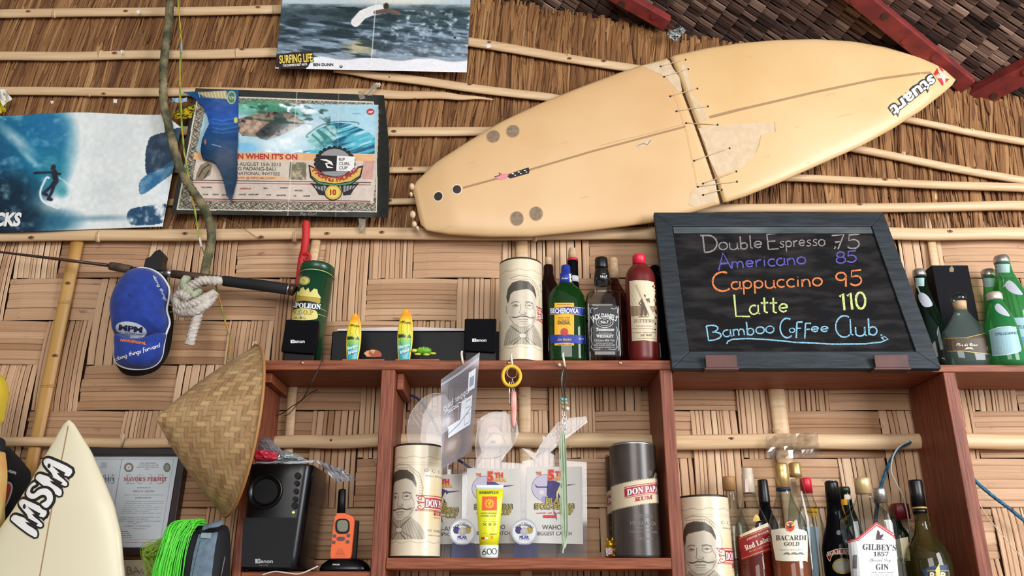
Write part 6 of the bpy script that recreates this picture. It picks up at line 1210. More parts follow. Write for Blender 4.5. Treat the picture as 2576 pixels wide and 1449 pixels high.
d.poly([(.74,.66),(.93,.66),(.93,.86),(.74,.86)], M_bagp, 1); d.poly([(.78,.70),(.89,.70),(.89,.80),(.78,.80)], mat('grey_bag_print', (150, 156, 170), .5), 2); d.poly([(.22,.30),(.88,.30),(.88,.60),(.58,.60),(.56,.42),(.22,.42)], M_bagp, 1); d.box(.2, .42, .5, .58, .012, M_bagp, 1); d.stroke([(.22,.34),(.55,.38),(.88,.48)], .012, mat('grey_bag_print', (150, 156, 170), .5), 2); d.box(.7, .33, .84, .43, .01, mat('grey_bag_print', (150, 156, 170), .5), 2); d.box(.72, .5, .84, .57, .01, mat('grey_bag_print', (150, 156, 170), .5), 2)
d.build('print', zb_, True)
cd = quadpx(((1112, 1092), (1188, 1046), (1184, 1132), (1112, 1176))); g = MB(); g.grid(lambda u, v: P(*cd(u, v), -.262), 4, 4, mat('brown_paper_card', (150, 112, 84), .7, col2=(176, 140, 110), scale=30)); g.build('card_inside', zb_, True)
kr = thing('key_ring', 'yellow ring with split ring and metal fish lure hanging from the middle cup hook', 'key ring', tuple(P(1288, 1080, -.262)))
c = P(1287, 946, -.266); rr_ = WP(22, -.26, 2.2); MB().tube([c + Vector((rr_ * math.cos(t), .003 * math.sin(2 * t), rr_ * 1.16 * math.sin(t))) for t in np.linspace(0, 2 * math.pi, 32, endpoint=False)], .0052, mat('yellow_rubber_ring', (224, 186, 44), .45), 12, closed=True).build('ring', kr, True)
c = P(1288, 938, -.262); r2_ = WP(13, -.26, 2.2); MB().tube([c + Vector((r2_ * math.cos(t), .004 * math.cos(t), r2_ * math.sin(t))) for t in np.linspace(0, 2 * math.pi, 24, endpoint=False)], .0012, M_silver, 6, closed=True).build('split_ring', kr, True)
g = MB()
for k in range(4): cc = P(1289 + k, 955 + k * 9, -.262); g.tube([cc + Vector((.003 * math.cos(t) * (1 if k % 2 else .3), .003 * math.cos(t) * (.3 if k % 2 else 1), .006 * math.sin(t))) for t in np.linspace(0, 2 * math.pi, 12, endpoint=False)], .0009, M_silver, 6, closed=True)
g.build('chain', kr, True)
M_lure = mat('worn_pink_metal', (196, 122, 110), .4, .15, col2=(214, 168, 156), scale=9, stretch=(3, 3, 3)); g = MB(); lathe_px(g, 1292, 1030, -.262, [(982, 3), (988, 6.5), (1000, 7.5), (1030, 8), (1055, 6.5), (1070, 4), (1078, 1.5)], M_lure, None, 1, .45); g.build('lure', kr, True); g = MB(); g.tube(pxpath([(1283,958,-.258),(1282,985,-.256),(1284,1020,-.256)], 4), .003, M_silver, 8, flat=.5); g.build('clip', kr, True)
bd = thing('beaded_cord', 'dark cord with turquoise beads hanging from the right-hand cup hook', 'cord', tuple(P(1420, 1040, -.268))); M_dcord = mat('dark_cord', (48, 34, 32), .8)
for pts in ([(1418,924),(1411,945),(1412,970),(1416,1004)], [(1421,924),(1425,945),(1420,975),(1423,1004)], [(1422,930),(1416,950),(1424,985)], [(1424,955),(1434,962),(1440,968)]): MB().tube(pxpath([(a, b, -.268) for a, b in pts], 6), .0014, M_dcord, 6).build('strand', bd, True)
M_turq = mat('turquoise_bead', (96, 190, 196), .4); M_beig = mat('stone_bead', (178, 160, 132), .5); M_shell = mat('white_shell', (232, 222, 206), .4)
for (x, yy, r, m) in ((1414,1004,.0045,M_turq),(1423,1005,.0045,M_turq),(1414,1014,.0045,mat('jade_bead', (120, 160, 130), .5)),(1424,1014,.0052,M_beig),(1416,1024,.004,M_beig),(1427,1028,.006,M_shell)): g = MB(); g.ball(P(x, yy, -.268), r, m, 12, 8); g.build('bead', bd, True)
ln = thing('fishing_line_bundle', 'pale green fishing line bundle with metal swivels, hanging below the beads', 'fishing line', tuple(P(1418, 1390, -.262))); M_line = mat('pale_green_line', (150, 172, 140), .4, col2=(178, 196, 164), scale=30); rr = random.Random(2); g = MB()
for k in range(26):
    a = rr.uniform(-1, 1); b = rr.uniform(-1, 1); g.tube(pxpath([(1416 + 3 * a, 1085, -.262 + .003 * b), (1415 + 9 * a, 1130 + 10 * b, -.262 + .006 * b), (1418 + 9 * a, 1230, -.262 + .006 * b), (1420 + 9 * a, 1320, -.262 + .006 * b), (1419 + 5 * a, 1366 + 8 * b, -.262), (1417 + a, 1378, -.262)], 4), .0011, M_line, 5)
g.build('strands', ln, True)
g = MB(); g.tube(pxpath([(1420,1366,-.262),(1417,1380,-.262),(1415,1392,-.262)], 4), .0028, M_line, 8); g.build('tied_end', ln, True)
for k in range(5): g = MB(); c = P(1417 + (k % 2) * 4, 1040 + k * 11, -.262); g.tube([c + Vector((.004 * math.cos(t), .002 * math.cos(t), .009 * math.sin(t))) for t in np.linspace(0, 2 * math.pi, 14, endpoint=False)], .0014, M_silver, 6, closed=True); g.build('swivel', ln, True)
g = MB(); g.tube(pxpath([(1418,924,-.262),(1413,960,-.262),(1416,1040,-.262)], 6), .0016, M_line, 6); g.build('hanging_loop', ln, True)
# ------------------------------------------------------------------ middle bay: trophies, medals, tube of sunblock, figurine
G_acr = glass('clear_acrylic', (246, 246, 248), (206, 206, 214), .05, .05, (226, 224, 226)); M_engr = mat('frosted_engraving', (214, 206, 202), .6); M_card = mat('grey_white_award_card', (206, 204, 198), .5); M_purp = mat('deep_purple_print', (62, 44, 120), .5, col2=(40, 36, 90), scale=60); M_olv = mat('olive_gold_print', (172, 154, 70), .5); M_lilac = mat('pale_lilac_print', (184, 180, 200), .55); M_redaw = mat('award_red_print', (200, 44, 44), .5); M_orr = mat('award_orange_print', (226, 130, 60), .5)
G_frost = glass('frosted_film', (242, 240, 238), (222, 218, 220), .3, .15, (214, 206, 202))
def trophy(label, q, y, txt, fish, fishfn):
    """q: card TL TR BR BL; behind it a clear acrylic plaque whose top is cut as a fish"""
    o = thing('award_plaque', label, 'trophy', tuple(P((q[2][0]+q[3][0])/2, q[2][1] + 30, y)))
    o.location.z = ZS; g = MB(); A = [P(*p, y) for p in q]; g.add(A + [a + Vector((0, .0012, 0)) for a in A], [(0,1,2,3),(7,6,5,4),(0,4,5,1),(1,5,6,2),(2,6,7,3),(3,7,4,0)], M_card); g.build('award_card', o, True)
    x0 = q[0][0]; x1 = q[1][0]; y0 = q[0][1]; y1 = q[2][1]; cx = (x0 + x1) / 2
    out = [(x0-14, 1404), (x0-12, y0-14), (cx-46, y0-20), (cx-30, y0-40)] + [(cx+a, y0+b) for a, b in fish] + [(cx+20, y0-16), (x1+12, y0-12), (x1+14, 1404)]
    pl = [P(a, b, y + .003) for a, b in out]
    for p in (pl[0], pl[-1]): p.z = ZS + .0005
    g = MB(); g.prism([(p.x, p.z) for p in pl], y + .003, y + .009, G_acr); g.build('acrylic_plaque', o, True)
    d = Decal(lambda a, v, l: P(a, -v, y + .0028 - l), .0003); fishfn(d, cx, y0); d.build('engraving', o, True)
    d = Decal(flatthing(y - .0002), .0003); W_ = x1 - x0; Hh = y1 - y0; U = lambda a: x0 + a * W_; Vv = lambda b: -(y0 + b * Hh); k = W_ / 141.0
    d.ell(U(.33), Vv(.27), 34*k, 34*k, M_ink, 1); d.ell(U(.33), Vv(.27), 33*k, 33*k, M_lilac, 2); d.ell(U(.27), Vv(.33), 6*k, 6*k, M_engr, 3); d.ell(U(.33), Vv(.42), 9*k, 9*k, mat('lilac_bubble', (150, 146, 180), .5), 3)
    d.poly([(U(a), Vv(b)) for a, b in ((.38,.17),(.50,.18),(.60,.21),(.66,.23),(.90,.225),(.66,.255),(.64,.27),(.60,.28),(.56,.34),(.55,.40),(.56,.46),(.52,.50),(.44,.46),(.36,.36),(.37,.26))], M_purp, 4); d.poly([(U(a), Vv(b)) for a, b in ((.60,.24),(.62,.27),(.57,.33),(.555,.40),(.56,.45),(.535,.42),(.54,.33))], M_yl, 5); d.poly([(U(a), Vv(b)) for a, b in ((.14,.225),(.20,.255),(.38,.255),(.38,.27),(.18,.27))], M_purp, 4)
    d.poly([(U(a), Vv(b)) for a, b in ((.57,.33),(.62,.40),(.60,.46),(.57,.40))], M_purp, 5); d.poly([(U(a), Vv(b)) for a, b in ((.48,.55),(.54,.62),(.55,.70),(.52,.64))], M_purp, 4)
    d.text('THE', U(.22), Vv(.105), 8*k, M_orr, 5, wid=14*k, bold=.05); d.text('THE', U(.22), Vv(.105), 7.5*k, M_redaw, 6, wid=13*k)
    d.text('5', U(.44), Vv(.165), 24*k, M_orr, 5, wid=18*k, bold=.09); d.text('5', U(.44), Vv(.165), 23*k, M_redaw, 6, wid=15*k, bold=.05); d.text('TH', U(.60), Vv(.125), 13*k, M_orr, 5, wid=24*k, bold=.09); d.text('TH', U(.60), Vv(.125), 12.5*k, M_redaw, 6, wid=22*k, bold=.05); d.text('ANNUAL', U(.62), Vv(.175), 8*k, M_yl, 5, wid=36*k, bold=.08); d.text('ANNUAL', U(.62), Vv(.175), 7*k, M_orr, 6, wid=34*k, bold=.03)
    for t, a, b, hh, ww in (('PILAR', .50, .475, 14, 44), ('SPORT-FISHING', .50, .545, 13, 98), ('CUP', .72, .615, 13, 32)):
        d.text(t, U(a), Vv(b), hh*k*1.04, M_blackl, 6, wid=ww*k*1.05, bold=.08); d.text(t, U(a), Vv(b), hh*k, M_olv, 7, wid=ww*k, bold=.03)
    d.scribble(U(.18), Vv(.605), U(.62), 4*k, M_redaw, 5, 3); d.rect(U(.30), Vv(.66), U(.54), Vv(.625), M_redaw, 5)
    d.text(txt[0], U(.50), Vv(.81), 12*k, M_blackl, 3, wid=txt[2]*k); d.text(txt[1], U(.50), Vv(.885), 9.5*k, M_blackl, 3, wid=txt[3]*k)
    d.build('lettering', o, True); return o
def tuna(d, cx, y0):
    O = lambda a, b: (cx + a, -(y0 + b))
    d.poly([O(-80,-46),(O(-60,-36)),O(-46,-28),O(-40,-2),O(-48,-14),O(-60,-26)], M_engr, 1)
    d.poly(sm([O(-47,-30),O(-35,-52),O(-15,-80),O(10,-110),O(40,-120),O(80,-124),O(70,-108),O(40,-88),O(10,-66),O(-20,-44),O(-42,-26)]), G_frost, 1)
    for k in range(9): d.stroke([O(-14+9*k,-82-3.6*k),O(-8+9*k,-74-3*k),O(-6+9*k,-66-4*k)], 1.5, M_engr, 2)
    d.stroke(sm([O(-47,-30),O(-35,-52),O(-15,-80),O(10,-110),O(40,-120),O(80,-124),O(70,-108),O(40,-88),O(10,-66),O(-20,-44),O(-42,-26)]), 1.2, M_engr, 2, True)
    d.stroke([O(-44,-40),O(-20,-66),O(10,-92),O(40,-104)], 1, M_engr, 2); d.poly([O(-28,-64),O(-30,-78),O(-14,-72)], M_engr, 2); d.poly([O(14,-112),O(22,-126),O(34,-118)], M_engr, 2)
def mahi(d, cx, y0):
    O = lambda a, b: (cx + a, -(y0 + b))
    d.poly(sm([O(-40,-10),O(-45,-60),O(-36,-110),O(-10,-138),O(25,-140),O(54,-120),O(62,-90),O(50,-60),O(30,-36),O(14,-40),O(22,-70),O(14,-100),O(-8,-106),O(-20,-80),O(-24,-40)]), G_frost, 1)
    d.stroke(sm([O(-40,-10),O(-45,-60),O(-36,-110),O(-10,-138),O(25,-140),O(54,-120),O(62,-90),O(50,-60),O(30,-36)], 4, False), 1.3, M_engr, 2); d.stroke(sm([O(-20,-70),O(0,-90),O(20,-84),O(30,-60),O(24,-36)], 4, False), 1.3, M_engr, 2); d.ell(O(-8,-88)[0], O(-8,-88)[1], 4, 4, M_engr, 2)
    d.poly([O(24,-36),O(10,-40),O(-6,-24),O(14,-30)], M_engr, 2)
def sail(d, cx, y0):
    O = lambda a, b: (cx + a, -(y0 + b))
    d.poly(sm([O(-60,-40),O(-80,-90),O(-76,-150),O(-40,-196),O(0,-206),O(30,-180),O(20,-150),O(-10,-150),O(-34,-120),O(-36,-70)]), G_frost, 1)
    d.stroke(sm([O(-60,-40),O(-80,-90),O(-76,-150),O(-40,-196),O(0,-206),O(30,-180)], 4, False), 1.2, M_engr, 2)
    for k in range(6): d.stroke([O(-70+10*k,-150-5*k),O(-50+9*k,-120-10*k)], 1, M_engr, 2)
    d.stroke([O(60,-196),O(20,-180)], 1.4, M_engr, 2)
F1 = [(-34,-60),(-50,-90),(-44,-150),(-20,-196),(10,-206),(30,-180),(40,-120),(26,-60)]
trophy('leftmost clear award plaque, mostly hidden behind the cream tube and zip bag', ((1042,1196),(1172,1192),(1174,1368),(1034,1370)), -.082, ('OVER-ALL', 'CHAMPION', 84, 92), F1, sail)
trophy('clear award plaque with a printed fish card, standing behind the yellow sunblock tube', ((1175,1178),(1308,1179),(1309,1367),(1174,1368)), -.115, ('DORADO', 'BIGGEST CATCH', 62, 88), [(-40,-80),(-46,-120),(-10,-140),(30,-142),(58,-120),(64,-88),(50,-56),(28,-30)], mahi)
trophy('clear award plaque with a fish shaped top, behind the pale green line bundle', ((1325,1174),(1464,1174),(1467,1369),(1324,1366)), -.115, ('WAHOO', 'BIGGEST CATCH', 62, 88), [(-48,-26),(-82,-48),(-60,-40),(-46,-34),(-36,-54),(-14,-84),(12,-112),(40,-123),(80,-127),(84,-112),(50,-86),(16,-60),(-10,-36)], tuna)
G_stand = glass('blue_tinted_acrylic', (206, 208, 224), (120, 126, 166), .06, .25, (120, 122, 156))
def medal(label, cx):
    y = -.165; o = thing('medal_trophy', label, 'trophy', (XP(cx, y, ZS), y, ZS)); c = P(cx, 1338, y); r = WP(32.5, y, c.z); g = MB(); g.prism([(c.x + r * math.cos(t), c.z + r * math.sin(t)) for t in np.linspace(0, 2 * math.pi, 44, endpoint=False)], y, y + .008, mat('grey_medal_rim', (150, 152, 166), .4, .3)); g.build('rim', o, True, bevel=.001)
    g = MB(); A = [P(cx - 24, 1366, y + .001), P(cx + 30, 1366, y + .001), P(cx + 36, 1402, y - .012), P(cx - 30, 1402, y - .012)]
    for p in A[2:]: p.z = ZS + .0004
    g.add(A + [a + Vector((0, .02, 0)) for a in A], [(0,1,2,3),(7,6,5,4),(0,4,5,1),(1,5,6,2),(2,6,7,3),(3,7,4,0)], G_stand); g.build('stand', o, True)
    d = Decal(flatthing(y - .0003), .0003); v = -1338; d.ell(cx, v, 29, 29, M_whl, 1, 40); d.text('SPORT-FISHING', cx, v + 15, 6.2, M_navy, 2, wid=44, bold=.03, arc=27); d.scribble(cx - 8, v + 23, cx + 8, 2, M_ink, 2)
    d.ell(cx - 14, v + 4, 9, 9, M_purp, 2); d.ell(cx + 13, v + 4, 9, 9, M_olv, 2); d.poly(sm([(cx-10,v+3),(cx,v+12),(cx+9,v+3),(cx+7,v-7),(cx,v-11),(cx-7,v-7)]), M_lilac, 3); d.poly(sm([(cx-3,v+2),(cx,v+8),(cx+3,v+2),(cx+1,v-3)]), M_yl, 4); d.text('PILAR', cx, v - 17, 7, M_bluel, 3, wid=24, bold=.05); d.scribble(cx - 14, v - 21, cx + 14, 2, M_navy, 2); d.build('medal_face', o, True)
medal('round white fishing medal left of the yellow sunblock tube', 1163); medal('round white fishing medal right of the yellow sunblock tube', 1319)
sbk = thing('sunblock_tube', 'yellow sunblock tube with an orange sun emblem, standing on its white cap', 'tube', (XP(1229, -.205, ZS), -.205, ZS)); y = -.205
M_sb = mat('lemon_yellow_plastic', (226, 228, 36), .3, spec=.5); M_sbw = mat('white_plastic', (226, 232, 228), .3)
def slab(pxs, m):
    R = []
    for py, xl, xr, dth in pxs:
        c = P((xl + xr) / 2, py, y); hw = WP((xr - xl) / 2, y, c.z); R.append([Vector((c.x + hw * math.cos(t), y + dth * math.sin(t), c.z if py < 1400 else ZS)) for t in np.linspace(0, 2 * math.pi, 32, endpoint=False)])
    g = MB(); g.rings(R, m); return g
bdy = slab([(1372,1207,1254,.020),(1340,1204,1257,.019),(1300,1201,1260,.016),(1260,1199,1264,.010),(1232,1197.5,1265.5,.004)], M_sb); bdy.build('tube_body', sbk, True); slab([(1232,1197.5,1265.5,.0036),(1222,1196.5,1267,.003),(1220,1196.5,1267,.002)], M_sbw).build('crimp', sbk, True)
slab([(1402,1208.5,1252,.021),(1398,1208,1253,.0215),(1374,1206,1254.5,.0215),(1371,1207,1254,.019)], M_sbw).build('cap', sbk, True)
d = pxd(bdy, .0005, 8); M_drk = mat('dark_green_print', (46, 66, 30), .5); M_sun = mat('orange_red_print', (232, 84, 30), .5)
d.text(serif('DERMPLUS'), 1230, -1242, 6, M_drk, 1, wid=48, bold=.02); d.rect(1213,-1284,1250,-1249, M_sun, 1); st = []
for i in range(28): q = 2 * math.pi * i / 28; r = 14 if i % 2 == 0 else 9.5; st.append((1231 + r * math.cos(q), -1267 + r * math.sin(q)))
d.poly(st, M_yell, 2); d.ell(1231, -1267, 7, 7, M_sun, 3); d.poly([(1232,-1275),(1237,-1258),(1226,-1266)], M_yell, 4)
d.text('MOISTURIZING', 1230, -1293, 4, M_drk, 1, wid=40); d.text('SUNBLOCK', 1229, -1300, 5, M_drk, 1, wid=40); d.text('X 8 0', 1231, -1322, 6, M_drk, 1, wid=34); d.scribble(1216, -1313, 1248, 1.5, M_drk, 1); d.scribble(1214, -1342, 1226, 2, M_sun, 1); d.rect(1211,-1357,1219,-1351, M_redp, 1); d.rect(1220,-1357,1228,-1351, M_whl, 1); d.text('B', 1238, -1356, 8, M_sun, 1); d.scribble(1212, -1366, 1246, 1.5, M_sun, 1); d.scribble(1232, -1345, 1248, 3, M_drk, 1); d.build('lettering', sbk, True)
cpm = slab([(1402,1208.5,1252,.0216),(1372,1206,1254.5,.0222)], M_sbw); d = pxd(cpm, .0006, 6); hand(d, '600', 1212, -1396, 1250, -1394, 15, 2, mat('dark_green_marker', (30, 70, 50), .5), 1, 0, .02, 6); d.stroke([(1250,-1386),(1253,-1385)], 2, M_drk, 1); d.build('handwriting', sbk, True)
fg = thing('figurine', 'small golden animal figurine holding a little flag shield, beside the dark tube', 'figurine', (XP(1535, -.18, ZS), -.18, ZS)); y = -.18; M_gfig = mat('polished_gold', (212, 160, 44), .28, .85); k = WP(1, y, 1.75)
def gb(px, py, rx, ry, rz): c = P(px, py, y); return c, (rx*k, ry*k, rz*k)
g = MB()
for a in ((1535,1386,14,11,16),(1536,1370,11,10,10),(1533,1364,8,9,7)): c, r = gb(*a); g.ball(c, r, M_gfig, 18, 12)
for sx_ in (-1, 1):
    c, r = gb(1534 + sx_*7, 1357, 3.4, 3.4, 6); g.ball(c, r, M_gfig, 10, 8); c, r = gb(1535 + sx_*9, 1398, 6, 8, 4.5); g.ball(c + Vector((0, -.006, 0)), r, M_gfig, 10, 8); c, r = gb(1535 + sx_*11, 1383, 4, 5, 8); g.ball(c + Vector((0, -.006, 0)), r, M_gfig, 10, 8)
g.build('body', fg, True)
c = P(1531, 1388, y); g = MB(); g.prism([(c.x + k * a, c.z + k * b) for a, b in ((-9,6),(6,8),(8,-6),(-8,-8))], y - .018, y - .016, mat('pale_blue_enamel', (120, 170, 200), .4)); g.build('shield', fg, True)
d = Decal(lambda a, b, l: Vector((c.x + k*a, y - .0182 - l, c.z + k*b)), .0004); d.stroke([(-8,-7),(7,7)], 1.6, M_redp, 1); d.stroke([(-8,5),(7,-5)], 1.6, M_redp, 1); d.stroke([(-1,7),(0,-7)], 1.8, M_whl, 2); d.stroke([(-1,7),(0,-7)], .9, M_redp, 3); d.build('flag', fg, True)
# ------------------------------------------------------------------ left bay: subwoofer, bags, radio
M_gloss = mat('gloss_black_plastic', (7, 7, 10), .25, spec=.3); M_mesh = mat('dark_grille_cloth', (13, 15, 19), .8, bump=.2, bscale=600)
sw = thing('subwoofer', 'large black subwoofer with a round port and green light, in the left bay', 'speaker', (P(690, 1437, -.24).x, -.15, ZL)); yf = -.262
g = MB(); A = [P(624,1167,yf), P(786,1163,yf), P(746,1434,yf), P(602,1431,yf)]
for p in A[2:]: p.z = ZL + .004
B = [P(690,1226,-.06), P(851,1216,-.06), P(806,1440,-.06), P(664,1440,-.06)]
zt2 = A[0].z; rg = []
for t in np.linspace(0, 1, 9):
    z = ZL + .004 + (zt2 - ZL - .004) * t; l = A[3].lerp(A[0], t).x; r = A[2].lerp(A[1], t).x; bl_ = l + .0; br = r + .0; n = []
    for q in np.linspace(0, 1, 12): n.append((l + (r - l) * q, yf + .004 - .006 * math.sin(math.pi * q)))
    n = [(l, yf + .018), (l + .003, yf + .006)] + [(l + .012 + (r - .034 - l - .012) * q, yf + .001 - .003 * math.sin(math.pi*q)) for q in np.linspace(0, 1, 8)] + [(r - .022, yf + .002), (r - .012, yf + .007), (r - .004, yf + .016), (r, yf + .03), (br, -.07), (br - .006, -.062), (bl_ + .006, -.062), (bl_, -.07)]
    rg.append([Vector((a, b, z)) for a, b in n])
g.rings(rg, M_gloss, True); g.build('cabinet', sw, True, bevel=.003); swm = g
cpt = P(667, 1236, yf - .002); R0 = WP(44, yf, 1.9); prof = [(R0, -.0015), (R0 * .97, -.006), (R0 * .88, -.004), (R0 * .74, .004), (R0 * .66, .014)]; vs = []; g = MB()
rings = [[Vector((cpt.x + r * math.cos(t), cpt.y + dy * .5 - .003, cpt.z + r * math.sin(t))) for t in np.linspace(0, 2*math.pi, 40, endpoint=False)] for r, dy in prof]; g.rings(rings, M_gloss, True, False); g.build('port_ring', sw, True)
g = MB(); g.prism([(cpt.x + R0 * .67 * math.cos(t), cpt.z + R0 * .67 * math.sin(t)) for t in np.linspace(0, 2*math.pi, 36, endpoint=False)], yf - .0035, yf - .0025, mat('port_darkness', (4, 4, 5), .9)); g.build('port', sw, True)
g = MB(); Q = [P(612,1302,yf - .0035), P(748,1302,yf - .0035), P(731,1428,yf - .0035), P(606,1426,yf - .0035)]; g.add(Q + [q + Vector((0, .004, 0)) for q in Q], [(0,1,2,3),(7,6,5,4),(0,4,5,1),(1,5,6,2),(2,6,7,3),(3,7,4,0)], M_mesh); g.build('grille', sw, True, bevel=.001)
for i, py in enumerate((1197, 1216, 1236, 1256, 1272)): c = P(750 - (py - 1197) * .1, py, yf - .002); g = MB(); g.prism([(.0085 * math.cos(t) * (1 if i % 4 == 0 else .8), .0085 * math.sin(t) * (1 if i % 4 == 0 else .8)) for t in np.linspace(0, 2*math.pi, 20, endpoint=False)], -.008, 0, M_spkb, lambda a, b, dd: c + Vector((a, dd, b)), True); g.build('knob', sw, True, bevel=.001)
g = MB(); g.ball(P(738, 1289, yf - .004), (.0035, .002, .0025), mat('green_light', (150, 255, 60), .4, emit=((150, 255, 70), 6)), 10, 6); g.build('indicator_light', sw, True)
d = Decal(flatthing(yf - .0037), .0004); M_lgrey = mat('light_grey_logo', (170, 172, 176), .4); d.rect(642,-1417,655,-1406, M_lgrey, 1); d.stroke([(648,-1408),(653,-1411.5),(648,-1415)], 2, M_mesh, 2); d.text('enon', 671, -1416, 9, M_lgrey, 1, wid=31, bold=.02); d.text('AV-1102', 663, -1424, 4, M_gryp, 1, wid=22); d.build('logo', sw, True)
for px in (618, 726): g = MB(); c = P(px, 1436, yf + .02); g.lathe([(.007, ZL), (.008, ZL + .004), (.006, ZL + .006)], M_spkb, 14, (c.x, yf + .025, 0)); g.build('foot', sw, True)
ztop = zt2
def lump(name, label, cat, pts, y, m, depth, seed, par=None):
    r = random.Random(seed); g = MB(); inflate(g, sm(pts), y, depth, m, p=2, q=.6)
    for v in g.V: v += Vector((r.uniform(-1, 1), r.uniform(-1, 1), r.uniform(-1, 1))) * .0022
    for i in range(len(g.S)): g.S[i] = False
    o = g.build(name, par, par is not None); return tag(o, label, cat) if par is None else o
G_pbag = glass('crinkled_clear_bag', (216, 218, 224), (160, 164, 174), .12, .28, (196, 198, 206))
lump('plastic_bag', 'crinkled clear plastic bag lying on top of the black subwoofer', 'bag', [(636,1150),(640,1112),(664,1100),(690,1112),(712,1134),(745,1142),(764,1158),(760,1163),(640,1163)], -.16, G_pbag, .05, 3)
lump('snack_packet', 'shiny red packet under the clear bag on top of the subwoofer', 'packet', [(632,1160),(640,1134),(670,1134),(704,1142),(692,1161)], -.20, mat('red_foil_packet', (196, 30, 50), .3, col2=(214, 70, 90), scale=40, bump=.3), .03, 5)
lump('silver_packet', 'crumpled silver packet beside the red one on top of the subwoofer', 'packet', [(690,1162),(700,1144),(728,1138),(756,1148),(766,1162)], -.19, M_foil, .03, 6)
crumple('plastic_sleeve', 'flat clear plastic sleeve drooping over the right edge of the subwoofer', 'sleeve', ((790,1154),(868,1184),(898,1208),(846,1212)), -.19, G_pbag, .008, 12, 12, 6)
crumple('papers', 'thin grey papers lying flat on the subwoofer under the bags', 'papers', ((632,1159),(792,1159),(786,1164),(628,1166)), -.20, mat('grey_paper_stack', (176, 180, 184), .6), .003, 13, 8, 3)
wt = thing('walkie_talkie', 'orange walkie talkie standing in a black charging dock at the right of the left bay', 'radio', (XP(860, -.20, ZL), -.20, ZL)); yw = -.205
M_orange = mat('orange_plastic', (232, 96, 28), .4); M_scr = mat('grey_green_screen', (112, 112, 92), .3); M_btn = mat('grey_button', (78, 66, 72), .5)
g = MB(); g.prism([(P(a, b, yw).x, P(a, b, yw).z) for a, b in sm([(842,1305),(846,1296),(868,1293),(884,1298),(891,1306),(890,1330),(886,1370),(882,1402),(870,1408),(845,1408),(832,1402),(834,1370),(838,1330)], 3)], yw, yw + .016, M_orange); g.build('front_shell', wt, True, bevel=.003, bseg=3)
g = MB(); g.prism([(P(a, b, yw).x + .006, P(a, b, yw).z) for a, b in [(842,1308),(893,1308),(886,1404),(836,1404)]], yw + .0165, yw + .036, M_spkb); g.build('rear_shell', wt, True, bevel=.004)
MB().tube([P(858,1294,yw + .014), P(859.5,1260,yw + .014), P(861,1234,yw + .014), P(861,1231,yw + .014)], [.0115, .0108, .0102, .008], M_spkb, 16).build('antenna', wt, True)
g = MB(); g.prism([(P(a, b, yw).x, P(a, b, yw).z) for a, b in [(846,1296),(847,1291),(868,1291),(869,1296)]], yw + .002, yw + .026, M_orange); g.build('antenna_collar', wt, True, bevel=.001)
def rr_(cx, cy, rx, ry, n=3.0): return [(cx + rx * math.copysign(abs(math.cos(t)) ** (2/n), math.cos(t)), cy + ry * math.copysign(abs(math.sin(t)) ** (2/n), math.sin(t))) for t in np.linspace(0, 2*math.pi, 32, endpoint=False)]
def plate(name, pts, d0, d1, m, par=wt, bev=.0008): g = MB(); g.prism([(P(a, b, yw).x, P(a, b, yw).z) for a, b in pts], yw - d0, yw - d1, m); return g.build(name, par, True, bevel=bev)
plate('screen_bezel', rr_(862, 1324, 18, 19), .003, .0002, M_spkb); plate('screen', rr_(862.5, 1323, 13.5, 14.5), .0038, .0031, M_scr)
for a, b, rx, ry in ((842,1348,4,4),(877,1347,4,4),(840,1364,4,4),(875,1363,4,4),(858,1355,10,5)): plate('button', rr_(a, b, rx, ry), .0025, .0002, M_btn)
d = Decal(flatthing(yw - .0004), .0003)
for j in range(6):
    for i in range(4 + j): d.ell(856 + (i - (3 + j) / 2) * 3.2, -(1381 + j * 3.6), .8, .8, M_plug, 1, 8)
d.build('speaker_holes', wt, True)
dk = thing('charging_dock', 'glossy black charging dock under the orange walkie talkie', 'charger', (XP(866, -.20, ZL), -.20, ZL)); c = P(866, 1437, -.205)
g = MB(); R = []
for z, a, b in ((0, .066, .056), (.006, .068, .058), (.018, .062, .052), (.030, .046, .038), (.033, .040, .032)): R.append([Vector((c.x + a * math.copysign(abs(math.cos(t)) ** .7, math.cos(t)), -.195 + b * .62 * math.copysign(abs(math.sin(t)) ** .7, math.sin(t)), ZL + z)) for t in np.linspace(0, 2*math.pi, 40, endpoint=False)])
g.rings(R, M_gloss); g.build('dock_body', dk, True); d = pxd(g, .0005, 6); d.text('TOPCOM', 845, -1422, 3.4, M_whl, 1, wid=18, bold=.03); d.build('logo', dk, True)
M_cable = mat('dark_cable', (52, 36, 30), .6); M_cabw = mat('pale_cable', (206, 196, 182), .5); M_brope = mat('blue_braided_rope', (24, 120, 160), .6, col2=(16, 60, 96), scale=70, bump=.5, bscale=200); M_brd = mat('dark_blue_rope', (34, 44, 92), .6, col2=(150, 150, 160), scale=40, lo=.6, hi=.7)
def cord(name, label, pts, r, m, seg=8, cat='cable', **kw): return tag(MB().tube(pxpath(pts, 8), r, m, seg, **kw).build(name), label, cat)
cord('speaker_cable', 'thin dark cable from the left small speaker hanging over the board into the left bay', [(811,890,-.165),(812,904,-.20),(810,908,-.262),(798,935,-.265),(780,970,-.262),(760,1005,-.15),(735,1022,-.08),(700,1044,-.06),(650,1042,-.05)], .0016, M_cable, 6)
cord('speaker_cable', 'brown cable drooping across the back of the left bay', [(800,980,-.03),(780,990,-.035),(750,1015,-.06),(728,1040,-.075),(716,1046,-.07)], .0018, mat('brown_cable', (86, 62, 44), .6), 6)
cord('power_cable', 'pale cable loops at the foot of the subwoofer', [(660,1446,-.262),(690,1438,-.265),(720,1441,-.268),(748,1444,-.268),(770,1438,-.268),(800,1424,-.262)], .002, M_cabw, 6)
